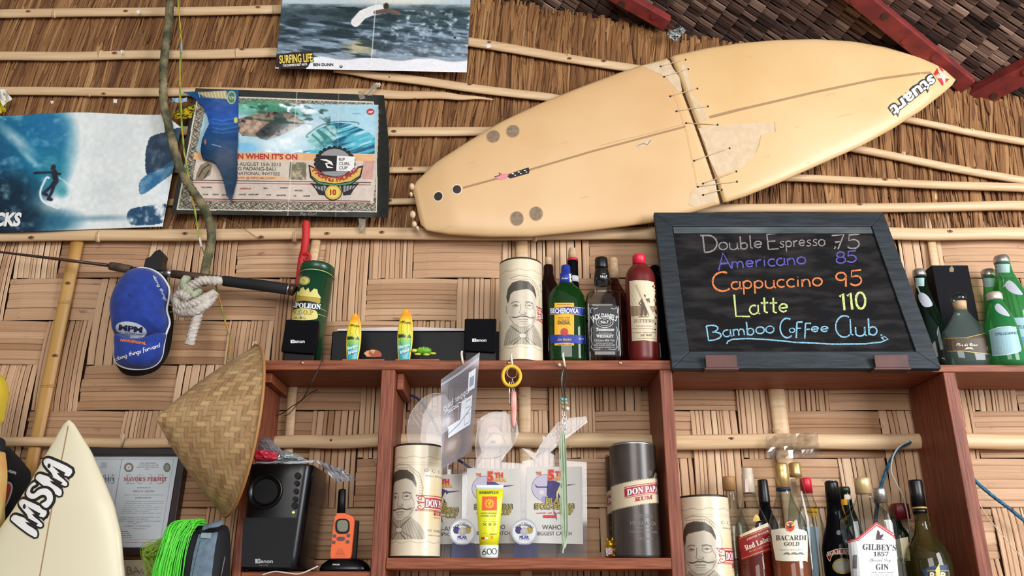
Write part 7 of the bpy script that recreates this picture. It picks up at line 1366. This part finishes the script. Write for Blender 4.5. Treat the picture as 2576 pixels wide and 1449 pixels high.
cord('blue_rope', 'dark blue rope with pale bands at the back of the middle bay', [(1022,990,-.05),(1052,1004,-.05),(1078,1036,-.05),(1096,1072,-.05),(1112,1100,-.05),(1150,1152,-.05),(1170,1168,-.05),(1200,1190,-.05)], .0042, M_brd, 10, 'rope', twist=200, lobes=3, lamp=.2)
cord('blue_rope', 'teal braided rope behind the bottles at the right end of the right bay', [(2290,1112,-.06),(2262,1128,-.07),(2240,1160,-.07),(2224,1200,-.07),(2212,1240,-.065),(2200,1330,-.06)], .0052, M_brope, 10, 'rope', twist=200, lobes=3, lamp=.2)
cord('plastic_tubing', 'thin pale plastic tubing looping down behind the bottles in the right bay', [(2288,1110,-.075),(2262,1124,-.085),(2246,1150,-.085),(2242,1185,-.085),(2254,1215,-.08),(2272,1250,-.075),(2284,1300,-.07),(2292,1360,-.06)], .0022, M_cabw, 8, 'tubing')
cord('blue_rope', 'bright blue braided rope running down outside the right-hand post', [(2440,1195,-.045),(2462,1218,-.05),(2500,1250,-.055),(2540,1280,-.055),(2600,1330,-.055)], .0056, M_brope, 10, 'rope', twist=200, lobes=3, lamp=.2)
cord('white_string', 'thin white string slanting down outside the right-hand post', [(2452,1240,-.04),(2474,1285,-.05),(2520,1345,-.05),(2590,1425,-.05)], .0013, M_cabw, 6, 'string')
# ------------------------------------------------------------------ the chalkboard menu
bt = [(1645,536),(2222,534)]; yb_, yt_ = YF - .030, -.140
TL, TR = P(1645,535,yt_), P(2222,533,yt_); BL, BR = P(1691,929,yb_), P(2368,924,yb_)
zb0 = (BL.z + BR.z) / 2; BL.z = BR.z = zb0; zt0 = (TL.z + TR.z) / 2; TL.z = TR.z = zt0
cbn = (TR - TL).cross(BL - TL).normalized(); cbn = cbn if cbn.y < 0 else -cbn
M_cfr = mat('worn_black_frame_wood', (22, 29, 34), .6, col2=(36, 46, 54), scale=5, stretch=(2, 14, 14), bump=.25); M_slate = mat('chalk_dusty_slate', (17, 16, 18), .85, col2=(54, 50, 50), scale=5, stretch=(2, 2, 7), lo=.45, hi=.8, detail=8, spec=.2)
chb = thing('chalkboard', 'black framed chalkboard coffee menu leaning on the shelf beneath the surfboard', 'menu board', tuple((BL + BR) / 2))
def bary(u, v, l=0): return (BL * (1-u) + BR * u) * (1-v) + (TL * (1-u) + TR * u) * v + cbn * l
fw_ = .072; fh = .098
def frame_rail(q): 
    g = MB(); A = [bary(a, b, .0) for a, b in q]; Bk = [p - cbn * .018 for p in A]; g.add(A + Bk, [(0,1,2,3),(7,6,5,4),(0,4,5,1),(1,5,6,2),(2,6,7,3),(3,7,4,0)], M_cfr); g.build('frame_rail', chb, True, bevel=.002)
e = .0015
frame_rail([(0, 1), (1, 1), (1 - fw_, 1 - fh), (fw_, 1 - fh)]); frame_rail([(0, 0), (1, 0), (1 - fw_ , fh), (fw_, fh)]); frame_rail([(0, 0), (fw_, fh), (fw_, 1 - fh), (0, 1)]); frame_rail([(1, 0), (1 - fw_, fh), (1 - fw_, 1 - fh), (1, 1)])
g = MB(); A = [bary(a, b, -.006) for a, b in ((.05,.06),(.95,.06),(.95,.94),(.05,.94))]; Bk = [p - cbn * .008 for p in A]; g.add(A + Bk, [(0,1,2,3),(7,6,5,4),(0,4,5,1),(1,5,6,2),(2,6,7,3),(3,7,4,0)], M_slate); slo = g.build('slate', chb, True)
g = MB(); A = [bary(a, b, -.005) for a, b in ((fw_ + .004, 1 - fh - .048),(1 - fw_ - .004, 1 - fh - .048),(1 - fw_ - .004, 1 - fh - .004),(fw_ + .004, 1 - fh - .004))]; Bk = [p - cbn * .003 for p in A]; g.add([p + cbn * .003 for p in A] + Bk, [(0,1,2,3),(7,6,5,4),(0,4,5,1),(1,5,6,2),(2,6,7,3),(3,7,4,0)], mat('dusty_ledge', (58, 66, 70), .8, col2=(96, 102, 104), scale=6, stretch=(1, 4, 4))); g.build('inner_ledge', chb, True)
def chalk(name, c):
    m = bpy.data.materials.new(name); m.use_nodes = True; nt = m.node_tree; n = nt.nodes; l = nt.links; b = n['Principled BSDF']; b.inputs['Roughness'].default_value = .95; b.inputs['Specular IOR Level'].default_value = .1
    t = n.new('ShaderNodeTexCoord'); z = n.new('ShaderNodeTexNoise'); z.inputs['Scale'].default_value = 260; z.inputs['Detail'].default_value = 3; l.new(t.outputs['Object'], z.inputs[0]); r = n.new('ShaderNodeValToRGB'); r.color_ramp.elements[0].position = .34; r.color_ramp.elements[1].position = .56; r.color_ramp.elements[0].color = lin(tuple(.55 * x + 20 for x in c)); r.color_ramp.elements[1].color = lin(c); l.new(z.outputs[0], r.inputs[0]); l.new(r.outputs[0], b.inputs[0]); return m
Cw, Cp, Co, Cy, Cb = chalk('grey_chalk', (146, 140, 136)), chalk('violet_chalk', (98, 92, 180)), chalk('orange_chalk', (226, 132, 78)), chalk('yellow_chalk', (206, 220, 140)), chalk('light_blue_chalk', (136, 190, 214))
so = bary(.5, .5, -.0055)
d = Decal(lambda x, v, l: onplane(x, -v, so, cbn) + cbn * l, .0004)
k3 = 780 / 2457.
def Z(a, b): return (1620 + a * k3, -(500 + b * k3))
def line(t, a, b, h, m, w=3.2, seed=0, sh=0.0): A, B = Z(*a), Z(*b); hand(d, t, A[0], A[1], B[0], B[1], h * k3, w, m, 1, sh, .03, seed)
line('D', (455,424), (600,412), 128, Cw, 4, 1); line('ouble', (590,408), (945,395), 100, Cw, 3.4, 2); line('E', (960,402), (1075,396), 112, Cw, 3.6, 3); line('spresso', (1070,386), (1440,370), 88, Cw, 3.2, 4); line('75', (1488,402), (1722,392), 108, Cw, 4, 5)
d.stroke([Z(1510,378), Z(1520,385), Z(1506,398)], 3, Cw, 1)
line('A', (588,565), (700,556), 120, Cp, 4.4, 6); line('mericano', (690,553), (1290,516), 100, Cp, 3.8, 7); line('85', (1520,512), (1695,500), 88, Cp, 3.6, 8)
line('C', (540,735), (690,725), 142, Co, 5, 9); line('appuccino', (690,718), (1420,690), 108, Co, 4.2, 10); line('95', (1520,702), (1740,686), 118, Co, 4.6, 11)
line('L', (690,934), (850,934), 150, Cy, 5, 12); line('atte', (835,915), (1150,903), 128, Cy, 4.4, 13); line('110', (1555,884), (1765,868), 128, Cy, 6, 14)
line('B', (488,1130), (640,1112), 122, Cb, 3.8, 15); line('amboo', (625,1095), (1040,1062), 98, Cb, 3.6, 16); line('C', (1075,1102), (1180,1098), 140, Cb, 4, 17); line('o', (1150,1060), (1200,1058), 60, Cb, 3, 18); line('ff', (1190,1080), (1325,1086), 100, Cb, 4, 19); line('ee', (1320,1062), (1470,1056), 78, Cb, 3.4, 20); line('C', (1510,1090), (1640,1092), 155, Cb, 4, 21); line('lub.', (1625,1088), (1900,1082), 128, Cb, 3.8, 22)
d.stroke([Z(655,1152), Z(665,1130), Z(700,1115), Z(820,1108), Z(1000,1118), Z(1200,1138), Z(1500,1152), Z(1750,1150), Z(1880,1136), Z(1935,1112), Z(1905,1092), Z(1880,1102), Z(1900,1116)], 3.6, Cb, 1)
d.build('chalk_writing', chb, True)
Msm = mat('chalk_smudge', (72, 66, 66), .9, col2=(46, 42, 44), scale=10, stretch=(1, 1, 1), lo=.4, hi=.6, detail=8)
M_clip = mat('brown_wood_clip', (92, 52, 44), .6, col2=(72, 42, 38), scale=20)
for i, (a, b, lab) in enumerate(((1772, 1858, 'left brown wooden clip on the shelf edge holding the chalkboard'), (2198, 2290, 'right brown wooden clip on the shelf edge holding the chalkboard'))):
    x0, x1 = P(a, 930, yb_ - .006).x, P(b, 930, yb_ - .006).x; z0_ = zb0 - .0065; g = MB(); g.box(x0, x1, yb_ - .012, YF - .0015, z0_, zb0 - .0005, M_clip); g.box(x0 + .004, x1 - .004, yb_ - .012, yb_ - .007, zb0 - .0005, zb0 + .036, M_clip); o = g.build('board_clip', bevel=.001); tag(o, lab, 'clip')
# ------------------------------------------------------------------ right end of the top board
T2 = t2
o, g = bottle('water_bottle', 'dark bottle with silver cap and grey neck badge, half behind the chalkboard', 2325, 760, -.10, T2, [('glass_body', G_dkgreen, [('B', 36), (900, 38), (830, 37), (790, 30), (750, 20), (722, 15), (700, 14), (694, 14)]), ('cap', M_silc, [(697, 15.5), (692, 16), (682, 15), (679, 13)])])
d = pxd(g['glass_body'], .0006, 6); M_pal = mat('pale_badge_grey', (176, 180, 190), .5); d.rect(2290,-720,2325,-699, mat('pale_aqua_band', (164, 196, 196), .5), 1); d.poly(sm([(2310,-742),(2318,-736),(2334,-745),(2346,-768),(2326,-772),(2314,-758)]), M_pal, 1); d.build('label', o, True)
bx_ = thing('gift_box', 'tall navy black carton with a gold emblem behind the round decanter', 'box', (P(2390, 700, -.06).x, -.06, T2)); g = MB(); A = [P(2338,668,-.075), P(2434,668,-.075)]; xl, xr = A[0].x + .006, A[1].x + .0; g.box(xl, xr, -.078, -.02, T2, A[0].z, mat('navy_black_card', (8, 8, 15), .7, spec=.15)); g.build('carton', bx_, True, bevel=.002)
d = Decal(flatthing(-.0785), .0003); d.poly([(2388,-676),(2394,-668),(2400,-676),(2399,-684),(2389,-684)], mat('dull_gold_print', (116, 104, 60), .5), 1); d.build('print', bx_, True)
o, g = bottle('decanter', 'round clear decanter bottle with cork stopper and brown band label, by the chalkboard', 2432, 860, -.165, T2, [('glass_body', glass('clear_glass_pale_sheen', (250, 252, 250), (196, 210, 208), .04, .14, (150, 172, 166)), [('B', 60), (913, 66), (895, 68), (862, 66), (838, 56), (818, 40), (800, 26), (786, 17), (776, 15.5)], 2.5, .62), ('cork', M_corkc, [(780, 15), (760, 16.5)], None, 1.0), ('stopper', G_clear, [(760, 17), (756, 20), (745, 19), (741, 15)], None, 1.0)])  # pale body colour puts the bright glass reflection into the material
d = pxd(g['glass_body'], .0006, 8); M_brl = mat('dark_brown_label', (74, 58, 40), .5); d.poly([(2378,-852),(2430,-850),(2486,-836),(2498,-842),(2498,-892),(2460,-889),(2420,-883),(2384,-884)], M_brl, 1); d.stroke([(2378,-852),(2430,-850),(2490,-836)], 1.4, M_goldp, 2); d.stroke([(2384,-884),(2420,-883),(2496,-892)], 1.4, M_goldp, 2); d.text(script('Flor de Cana'), 2432, -871, 9, M_cream, 2, wid=54, bold=.02); d.poly([(2426,-880),(2432,-874),(2444,-874),(2450,-880),(2438,-877)], M_cream, 2); d.text('12', 2487, -880, 9, M_yl, 2); d.build('label', o, True)
M_aq = mat('pale_aqua_label', (150, 190, 200), .5); M_aqr = mat('pale_aqua_band', (164, 196, 196), .5); M_capcr = mat('cream_screw_cap', (206, 192, 180), .4, .3)
def spel(label, cx, pr, y, prof, cap, cm, gl, dec):
    o, g = bottle('water_bottle', label, cx, pr, y, T2, [('glass_body', gl, prof), ('cap', cm, cap)])
    d = pxd(g['glass_body'], .0006, 8); dec(d); d.build('label', o, True)
def dec_u(d):
    d.poly(sm([(2502,-772),(2508,-764),(2516,-766),(2532,-782),(2540,-796),(2522,-792),(2508,-784)]), M_pal, 1); d.poly([(2488,-832),(2510,-824),(2540,-821),(2556,-824),(2570,-880),(2560,-888),(2530,-894),(2497,-896)], M_aq, 1); d.stroke([(2488,-832),(2510,-824),(2540,-821),(2556,-824)], 1.5, M_whl, 2); d.stroke([(2497,-895),(2530,-893),(2568,-883)], 1.5, M_whl, 2); d.text('S.PELLEGRINO', 2532, -842, 6.5, M_navy, 2, wid=56, rot=.06); d.box(2504, -884, 2522, -870, 1, M_whl, 2)
spel('small green mineral water bottle in front of two others at the far right', 2518, 830, -.212, [('B', 40), (914, 41.5), (905, 42), (838, 40), (812, 35), (790, 28), (770, 21), (758, 17), (752, 16)], [(757, 17.5), (754, 19), (742, 18.5), (738, 16)], M_capcr, G_spel, dec_u)
def dec_s(d): d.rect(2474,-722,2508,-700, M_aqr, 1)
spel('green mineral water bottle with aqua neck band, behind the small front one', 2488, 700, -.05, [('B', 29), (905, 31), (830, 30), (790, 27), (750, 22), (722, 17), (700, 15), (696, 14)], [(699, 15.5), (694, 16.5), (682, 16), (679, 13)], M_silc, G_spel, dec_s)
def dec_t(d): d.rect(2498,-686,2540,-664, M_aqr, 1); d.poly(sm([(2528,-716),(2536,-706),(2548,-710),(2566,-730),(2572,-742),(2548,-738),(2534,-728)]), M_pal, 1); d.poly([(2530,-800),(2600,-798),(2620,-900),(2546,-905)], M_aq, 1); d.text('S.PELLEGRINO', 2548, -826, 8, M_navy, 2, wid=74, align='l'); d.poly([(2560,-848),(2600,-846),(2606,-880),(2568,-882)], mat('sea_blue_print', (60, 150, 200), .5), 2)
spel('tall green mineral water bottle cut off by the right edge of the photograph', 2527, 690, -.112, [('B', 46), (900, 48), (800, 48), (770, 45), (740, 37), (710, 27), (690, 20), (664, 17), (660, 16)], [(665, 18), (660, 19), (650, 18), (645, 15)], M_silc, G_spel, dec_t)
# ------------------------------------------------------------------ right bay bottles (their feet stand below the picture)
def rb_(name, label, cx, pr, y, segs, **k): return bottle(name, label, cx, pr, y, ZR, segs, **k)
rb_('liquor_bottle', 'clear bottle with tan screw cap behind the cream tube in the right bay', 1836, 1230, -.065, [('glass_body', G_clear, [('B', 36), (1440, 38), (1330, 38), (1300, 30), (1270, 18), (1240, 13.5), (1230, 13)]), ('cap', mat('tan_screw_cap', (186, 140, 90), .5), [(1234, 15.5), (1202, 15.5), (1199, 14)])])
o, g = rb_('whisky_bottle', 'whisky bottle with a slanted red label and white tax seal, in the right bay', 1893, 1330, -.155, [('glass_body', G_clear, [('B', 42), (1520, 44), (1350, 44), (1322, 41), (1298, 33), (1276, 23), (1256, 17), (1240, 15)]), ('spirit', L_red, [('B', 40), (1520, 42), (1349, 42), (1348, 41)]), ('cap', mat('ivory_cap', (216, 200, 178), .4), [(1240, 16), (1194, 15), (1192, 13.5), (1180, 13.5), (1178, 12)])])
d = pxd(g['glass_body'], .0007, 8); d.poly([(1861,-1346),(1935,-1313),(1938,-1322),(1863,-1352)], M_cream, 2); d.poly([(1857,-1348),(1937,-1314),(1941,-1384),(1866,-1410)], M_redl, 1); d.stroke([(1866,-1406),(1941,-1378)], 1.4, M_goldp, 3); d.stroke([(1861,-1356),(1938,-1325)], 1, M_goldp, 3); R1 = .39; d.text(serif('Red Label'), 1908, -1372, 13, M_cream, 3, wid=68, bold=.02, rot=R1); d.text(serif('JOHNNIE WALKER'), 1906, -1349, 5, M_cream, 3, wid=58, rot=R1); d.text(ital('Blended Scotch Whisky'), 1910, -1380, 4, M_goldp, 3, wid=54, rot=R1); d.poly(sm([(1895,-1311),(1897,-1300),(1903,-1294),(1909,-1300),(1911,-1310)]), M_goldp, 1); d.stroke([(1893,-1311),(1914,-1309)], 1.2, M_goldp, 1); d.build('label', o, True)
d = Decal(lambda x, v, l: P(x, -v, -.155 - WP(16.5, -.155, 1.9) - l + .002 + .00004 * (x - 1885) ** 2 / 10), .0005); d.poly([(1874,-1205),(1886,-1203),(1888,-1238),(1875,-1239)], mat('pinkish_seal', (206, 178, 172), .5), 1); d.build('tax_seal', o, True)
rb_('liquor_bottle', 'slim bottle with ridged black cap behind the red label whisky bottle', 1921, 1240, -.075, [('glass_body', G_blackg, [('B', 34), (1440, 36), (1350, 36), (1320, 28), (1290, 16), (1265, 12.5)]), ('cap', M_capblk, [(1268, 13), (1262, 14), (1210, 12.5), (1207, 11)])])
o, g = rb_('rum_bottle', 'gold capped rum bottle with a cream label, in front of the right bay', 1967, 1200, -.21, [('glass_body', G_clear, [('B', 45), (1520, 47), (1340, 47), (1314, 44), (1292, 36), (1270, 27), (1250, 20), (1236, 17), (1230, 16.5)]), ('spirit', L_amber, [('B', 43), (1520, 45), (1342, 45), (1341, 44)]), ('cap', M_gold, [(1228, 17), (1200, 17), (1194, 18), (1190, 17), (1186, 18), (1170, 17.5), (1166, 15)]), ('neck_ring', M_navy, [(1235, 18), (1228, 17.8)])])
d = pxd(g['glass_body'], .0007, 8); d.poly(sm([(1940,-1338),(1944,-1333),(1980,-1328),(2016,-1332),(2026,-1336),(2031,-1345),(2031,-1408),(2026,-1411),(1985,-1412),(1956,-1410),(1950,-1402)], 2), mat('ivory_label', (232, 224, 204), .5), 1); d.text(serif('BACARDI'), 1990, -1359, 13, M_dk, 2, wid=76, bold=.0); d.text(serif('GOLD'), 1992, -1373, 10, M_dk, 2, wid=38); d.ell(1988, -1325, 13, 14, M_goldp, 2); d.ell(1988, -1325, 10.5, 11.5, M_redp, 3); d.ell(1988, -1324, 5, 5, M_blackl, 4)
for s in (-1, 1): d.ell(1988 + s * 5.5, -1321, 3.6, 2.2, M_goldp, 5, 10, s * .6)
for a in (1980, 1998, 2014): d.poly(sm([(a-9,-1395),(a-4,-1390),(a+4,-1390),(a+8,-1396),(a,-1394)]), M_gryp, 2)
d.scribble(1962, -1384, 2018, 2, M_gryp, 2); d.build('label', o, True)
rb_('rum_bottle', 'gold capped clear bottle directly behind the cream label rum bottle', 2000, 1180, -.125, [('glass_body', G_clear, [('B', 31), (1440, 32), (1310, 32), (1280, 27), (1240, 19), (1205, 14)]), ('cap', M_gold, [(1200, 15.5), (1190, 15), (1168, 15), (1165, 13)])])
o, g = rb_('liquor_bottle', 'clear bottle with red cap and yellow label in the right bay', 2028, 1225, -.05, [('glass_body', G_clear, [('B', 33), (1440, 34), (1340, 34), (1310, 29), (1280, 22), (1250, 14.5), (1238, 13.5)]), ('cap', M_redc, [(1240, 14.5), (1206, 14), (1203, 12)])])
d = pxd(g['glass_body'], .0006, 8); d.rect(2028,-1299,2056,-1279, M_yell, 1); d.scribble(2031, -1290, 2054, 4, M_dk, 2); d.rect(2020,-1449,2060,-1325, mat('silver_blue_label', (186, 204, 222), .35), 1); d.build('label', o, True)
o, g = rb_('cream_liqueur_bottle', 'dark brown cream liqueur bottle with a red oval label, in the right bay', 2102, 1300, -.13, [('glass_body', G_blackg, [('B', 42), (1520, 44), (1380, 43), (1350, 36), (1325, 26), (1290, 19), (1255, 17)]), ('cap', M_capblk, [(1260, 18), (1222, 16.5), (1214, 16.5), (1211, 14)]), ('cap_top', M_silc, [(1211, 13.5), (1209, 12)])])
d = pxd(g['glass_body'], .0007, 8); d.poly(sm([(2079,-1396),(2090,-1386),(2110,-1380),(2136,-1380),(2138,-1392),(2112,-1392),(2094,-1398),(2088,-1413)], 3), M_cream, 1); d.poly(sm([(2082,-1397),(2092,-1388),(2110,-1382),(2134,-1382),(2135,-1391),(2110,-1391),(2093,-1396),(2088,-1409)], 3), M_redl, 2); d.text('BAILEYS', 2116, -1394, 10, M_cream, 3, wid=66, bold=.03, arc=120); d.ell(2120, -1424, 26, 20, M_olv, 1); d.ell(2118, -1424, 20, 14, mat('misty_white_print', (170, 172, 160), .6), 2); d.ell(2110, -1340, 6, 6, M_gryp, 1); d.build('label', o, True)
o, g = rb_('wine_bottle', 'dark bottle with green cap and yellow neck label, behind the cream liqueur', 2128, 1260, -.042, [('glass_body', G_dkgreen, [('B', 29), (1440, 30), (1340, 30), (1310, 24), (1280, 16), (1240, 13), (1236, 12)]), ('cap', mat('dark_green_cap', (20, 40, 30), .4), [(1240, 14), (1228, 13.5), (1225, 11)])])
d = pxd(g['glass_body'], .0006, 6); d.rect(2112,-1270,2132,-1256, M_yell, 1); d.rect(2124,-1256,2140,-1244, M_cream, 1); d.build('label', o, True)
o, g = rb_('gin_bottle', 'square clear gin bottle with white label edged in red, in the right bay', 2181, 1300, -.215, [('glass_body', G_clear, [('B', 62), (1530, 66), (1318, 65), (1304, 62), (1294, 50), (1278, 36), (1262, 24), (1250, 18), (1240, 17)], 5, .62), ('cap', mat('pale_gold_cap', (222, 196, 144), .35, .4), [(1242, 19.5), (1215, 19), (1205, 19.5), (1203, 17)], None, 1.0)])
d = pxd(g['glass_body'], .0007, 10); d.poly([(2134,-1358),(2156,-1354),(2204,-1313),(2246,-1340),(2252,-1352),(2260,-1449),(2262,-1500),(2150,-1500),(2142,-1449)], M_redp, 1); d.poly([(2134,-1366),(2160,-1360),(2205,-1323),(2243,-1348),(2252,-1358),(2260,-1449),(2262,-1500),(2150,-1500),(2142,-1449)], M_whl, 2); d.stroke([(2134,-1363),(2158,-1358),(2205,-1319),(2247,-1346)], 1.2, M_whl, 3)
d.text(serif("GILBEY'S"), 2212, -1384, 15, M_dk, 3, wid=84, rot=-.03); d.text(ital('1857'), 2216, -1399, 11, M_dk, 3, wid=38); d.text(script('Special Dry'), 2214, -1412, 8, M_gr2, 3, wid=54); d.text(serif('GIN'), 2219, -1433, 14, M_dk, 3, wid=32); d.scribble(2190, -1441, 2248, 2.5, M_gr2, 3); d.scribble(2186, -1447, 2246, 2.5, M_gr2, 3)
d.poly(sm([(2204,-1356),(2206,-1340),(2208,-1333),(2213,-1340),(2214,-1346),(2222,-1344),(2216,-1356)], 3), M_dk, 3); d.stroke([(2202,-1357),(2224,-1357)], 1.5, M_dk, 3); d.rect(2146,-1430,2156,-1396, mat('side_barcode', (110, 112, 112), .6), 3); d.build('label', o, True)
rb_('liquor_bottle', 'clear bottle with a silver cap behind the gin bottle', 2214, 1245, -.12, [('glass_body', G_clear, [('B', 27), (1440, 28), (1330, 28), (1300, 25), (1280, 18), (1266, 14.5)]), ('cap', M_silc, [(1264, 16.5), (1232, 16), (1228, 14)])])
rb_('liquor_bottle', 'bottle with a dark red square cap behind the gin bottle, next to the teal rope', 2265, 1290, -.045, [('glass_body', G_clear, [('B', 23), (1440, 24), (1360, 24), (1335, 26), (1315, 15), (1304, 13)]), ('cap', mat('dark_red_cap', (104, 18, 26), .4), [(1306, 19), (1270, 18.5), (1267, 16)], 5)])
o, g = rb_('liqueur_bottle', 'bottle with white label standing behind the right edge of the gin bottle', 2268, 1400, -.105, [('glass_body', G_dkgreen, [('B', 23), (1500, 24), (1360, 24), (1345, 25), (1325, 14), (1310, 11)])])
d = pxd(g['glass_body'], .0006, 8); d.poly([(2250,-1358),(2284,-1350),(2294,-1449),(2296,-1490),(2254,-1490)], M_cream, 1); d.text(serif('tus'), 2274, -1412, 11, M_dk, 2, wid=22); d.build('label', o, True)
o, g = rb_('liqueur_bottle', 'wide shouldered bottle with black cap and blue label, beside the right-hand post', 2316, 1300, -.165, [('glass_body', glass('olive_tinted_glass', (190, 186, 150), (70, 70, 50), .04, .12, (110, 104, 60)), [('B', 52), (1520, 55), (1420, 55), (1395, 51), (1375, 43), (1360, 32), (1345, 22), (1320, 16.5), (1290, 15.5)]), ('spirit', L_olive, [('B', 50), (1520, 53), (1412, 53), (1411, 52)]), ('cap', M_capblk, [(1278, 17.5), (1240, 16.5), (1212, 17), (1208, 15)]), ('neck_ring', M_goldp, [(1280, 17.8), (1276, 17.8)]), ('neck_band', M_capblk, [(1292, 17), (1281, 17)])])
d = pxd(g['glass_body'], .0007, 8); d.poly([(2318,-1434),(2345,-1424),(2384,-1420),(2390,-1449),(2392,-1500),(2330,-1500),(2326,-1449)], mat('navy_blue_label', (20, 56, 96), .5), 1); d.rect(2332,-1470,2386,-1436, M_blackl, 2); d.box(2332,-1470,2386,-1436, 1.6, M_goldp, 3); d.text('B&B', 2359, -1456, 16, M_cream, 3, wid=40, bold=.04); d.poly([(2352,-1434),(2362,-1418),(2366,-1449),(2356,-1449)], M_yl, 4); d.build('label', o, True)

# ------------------------------------------------------------------ print that lies on a part belongs to that part
HOST = ('sheet', 'glass_body', 'bottle_body', 'tin_wall', 'tube_body', 'printed_wall', 'award_card', 'slate', 'document', 'grille', 'film', 'board', 'carton', 'crown')
PRINT = ('label', 'lettering', 'red_lettering', 'logo', 'print', 'chalk_writing', 'stitched_lettering', 'caption')
base = lambda n: n.split('.')[0]
for o in [o for o in SC.objects if o.parent is None and 'category' in o]:
    ch = list(o.children); host = [c for h in HOST for c in ch if base(c.name) == h]
    if host:
        for c in ch:
            if base(c.name) in PRINT and c is not host[0]: c.parent = host[0]; c.scale = (1, 1, 1)
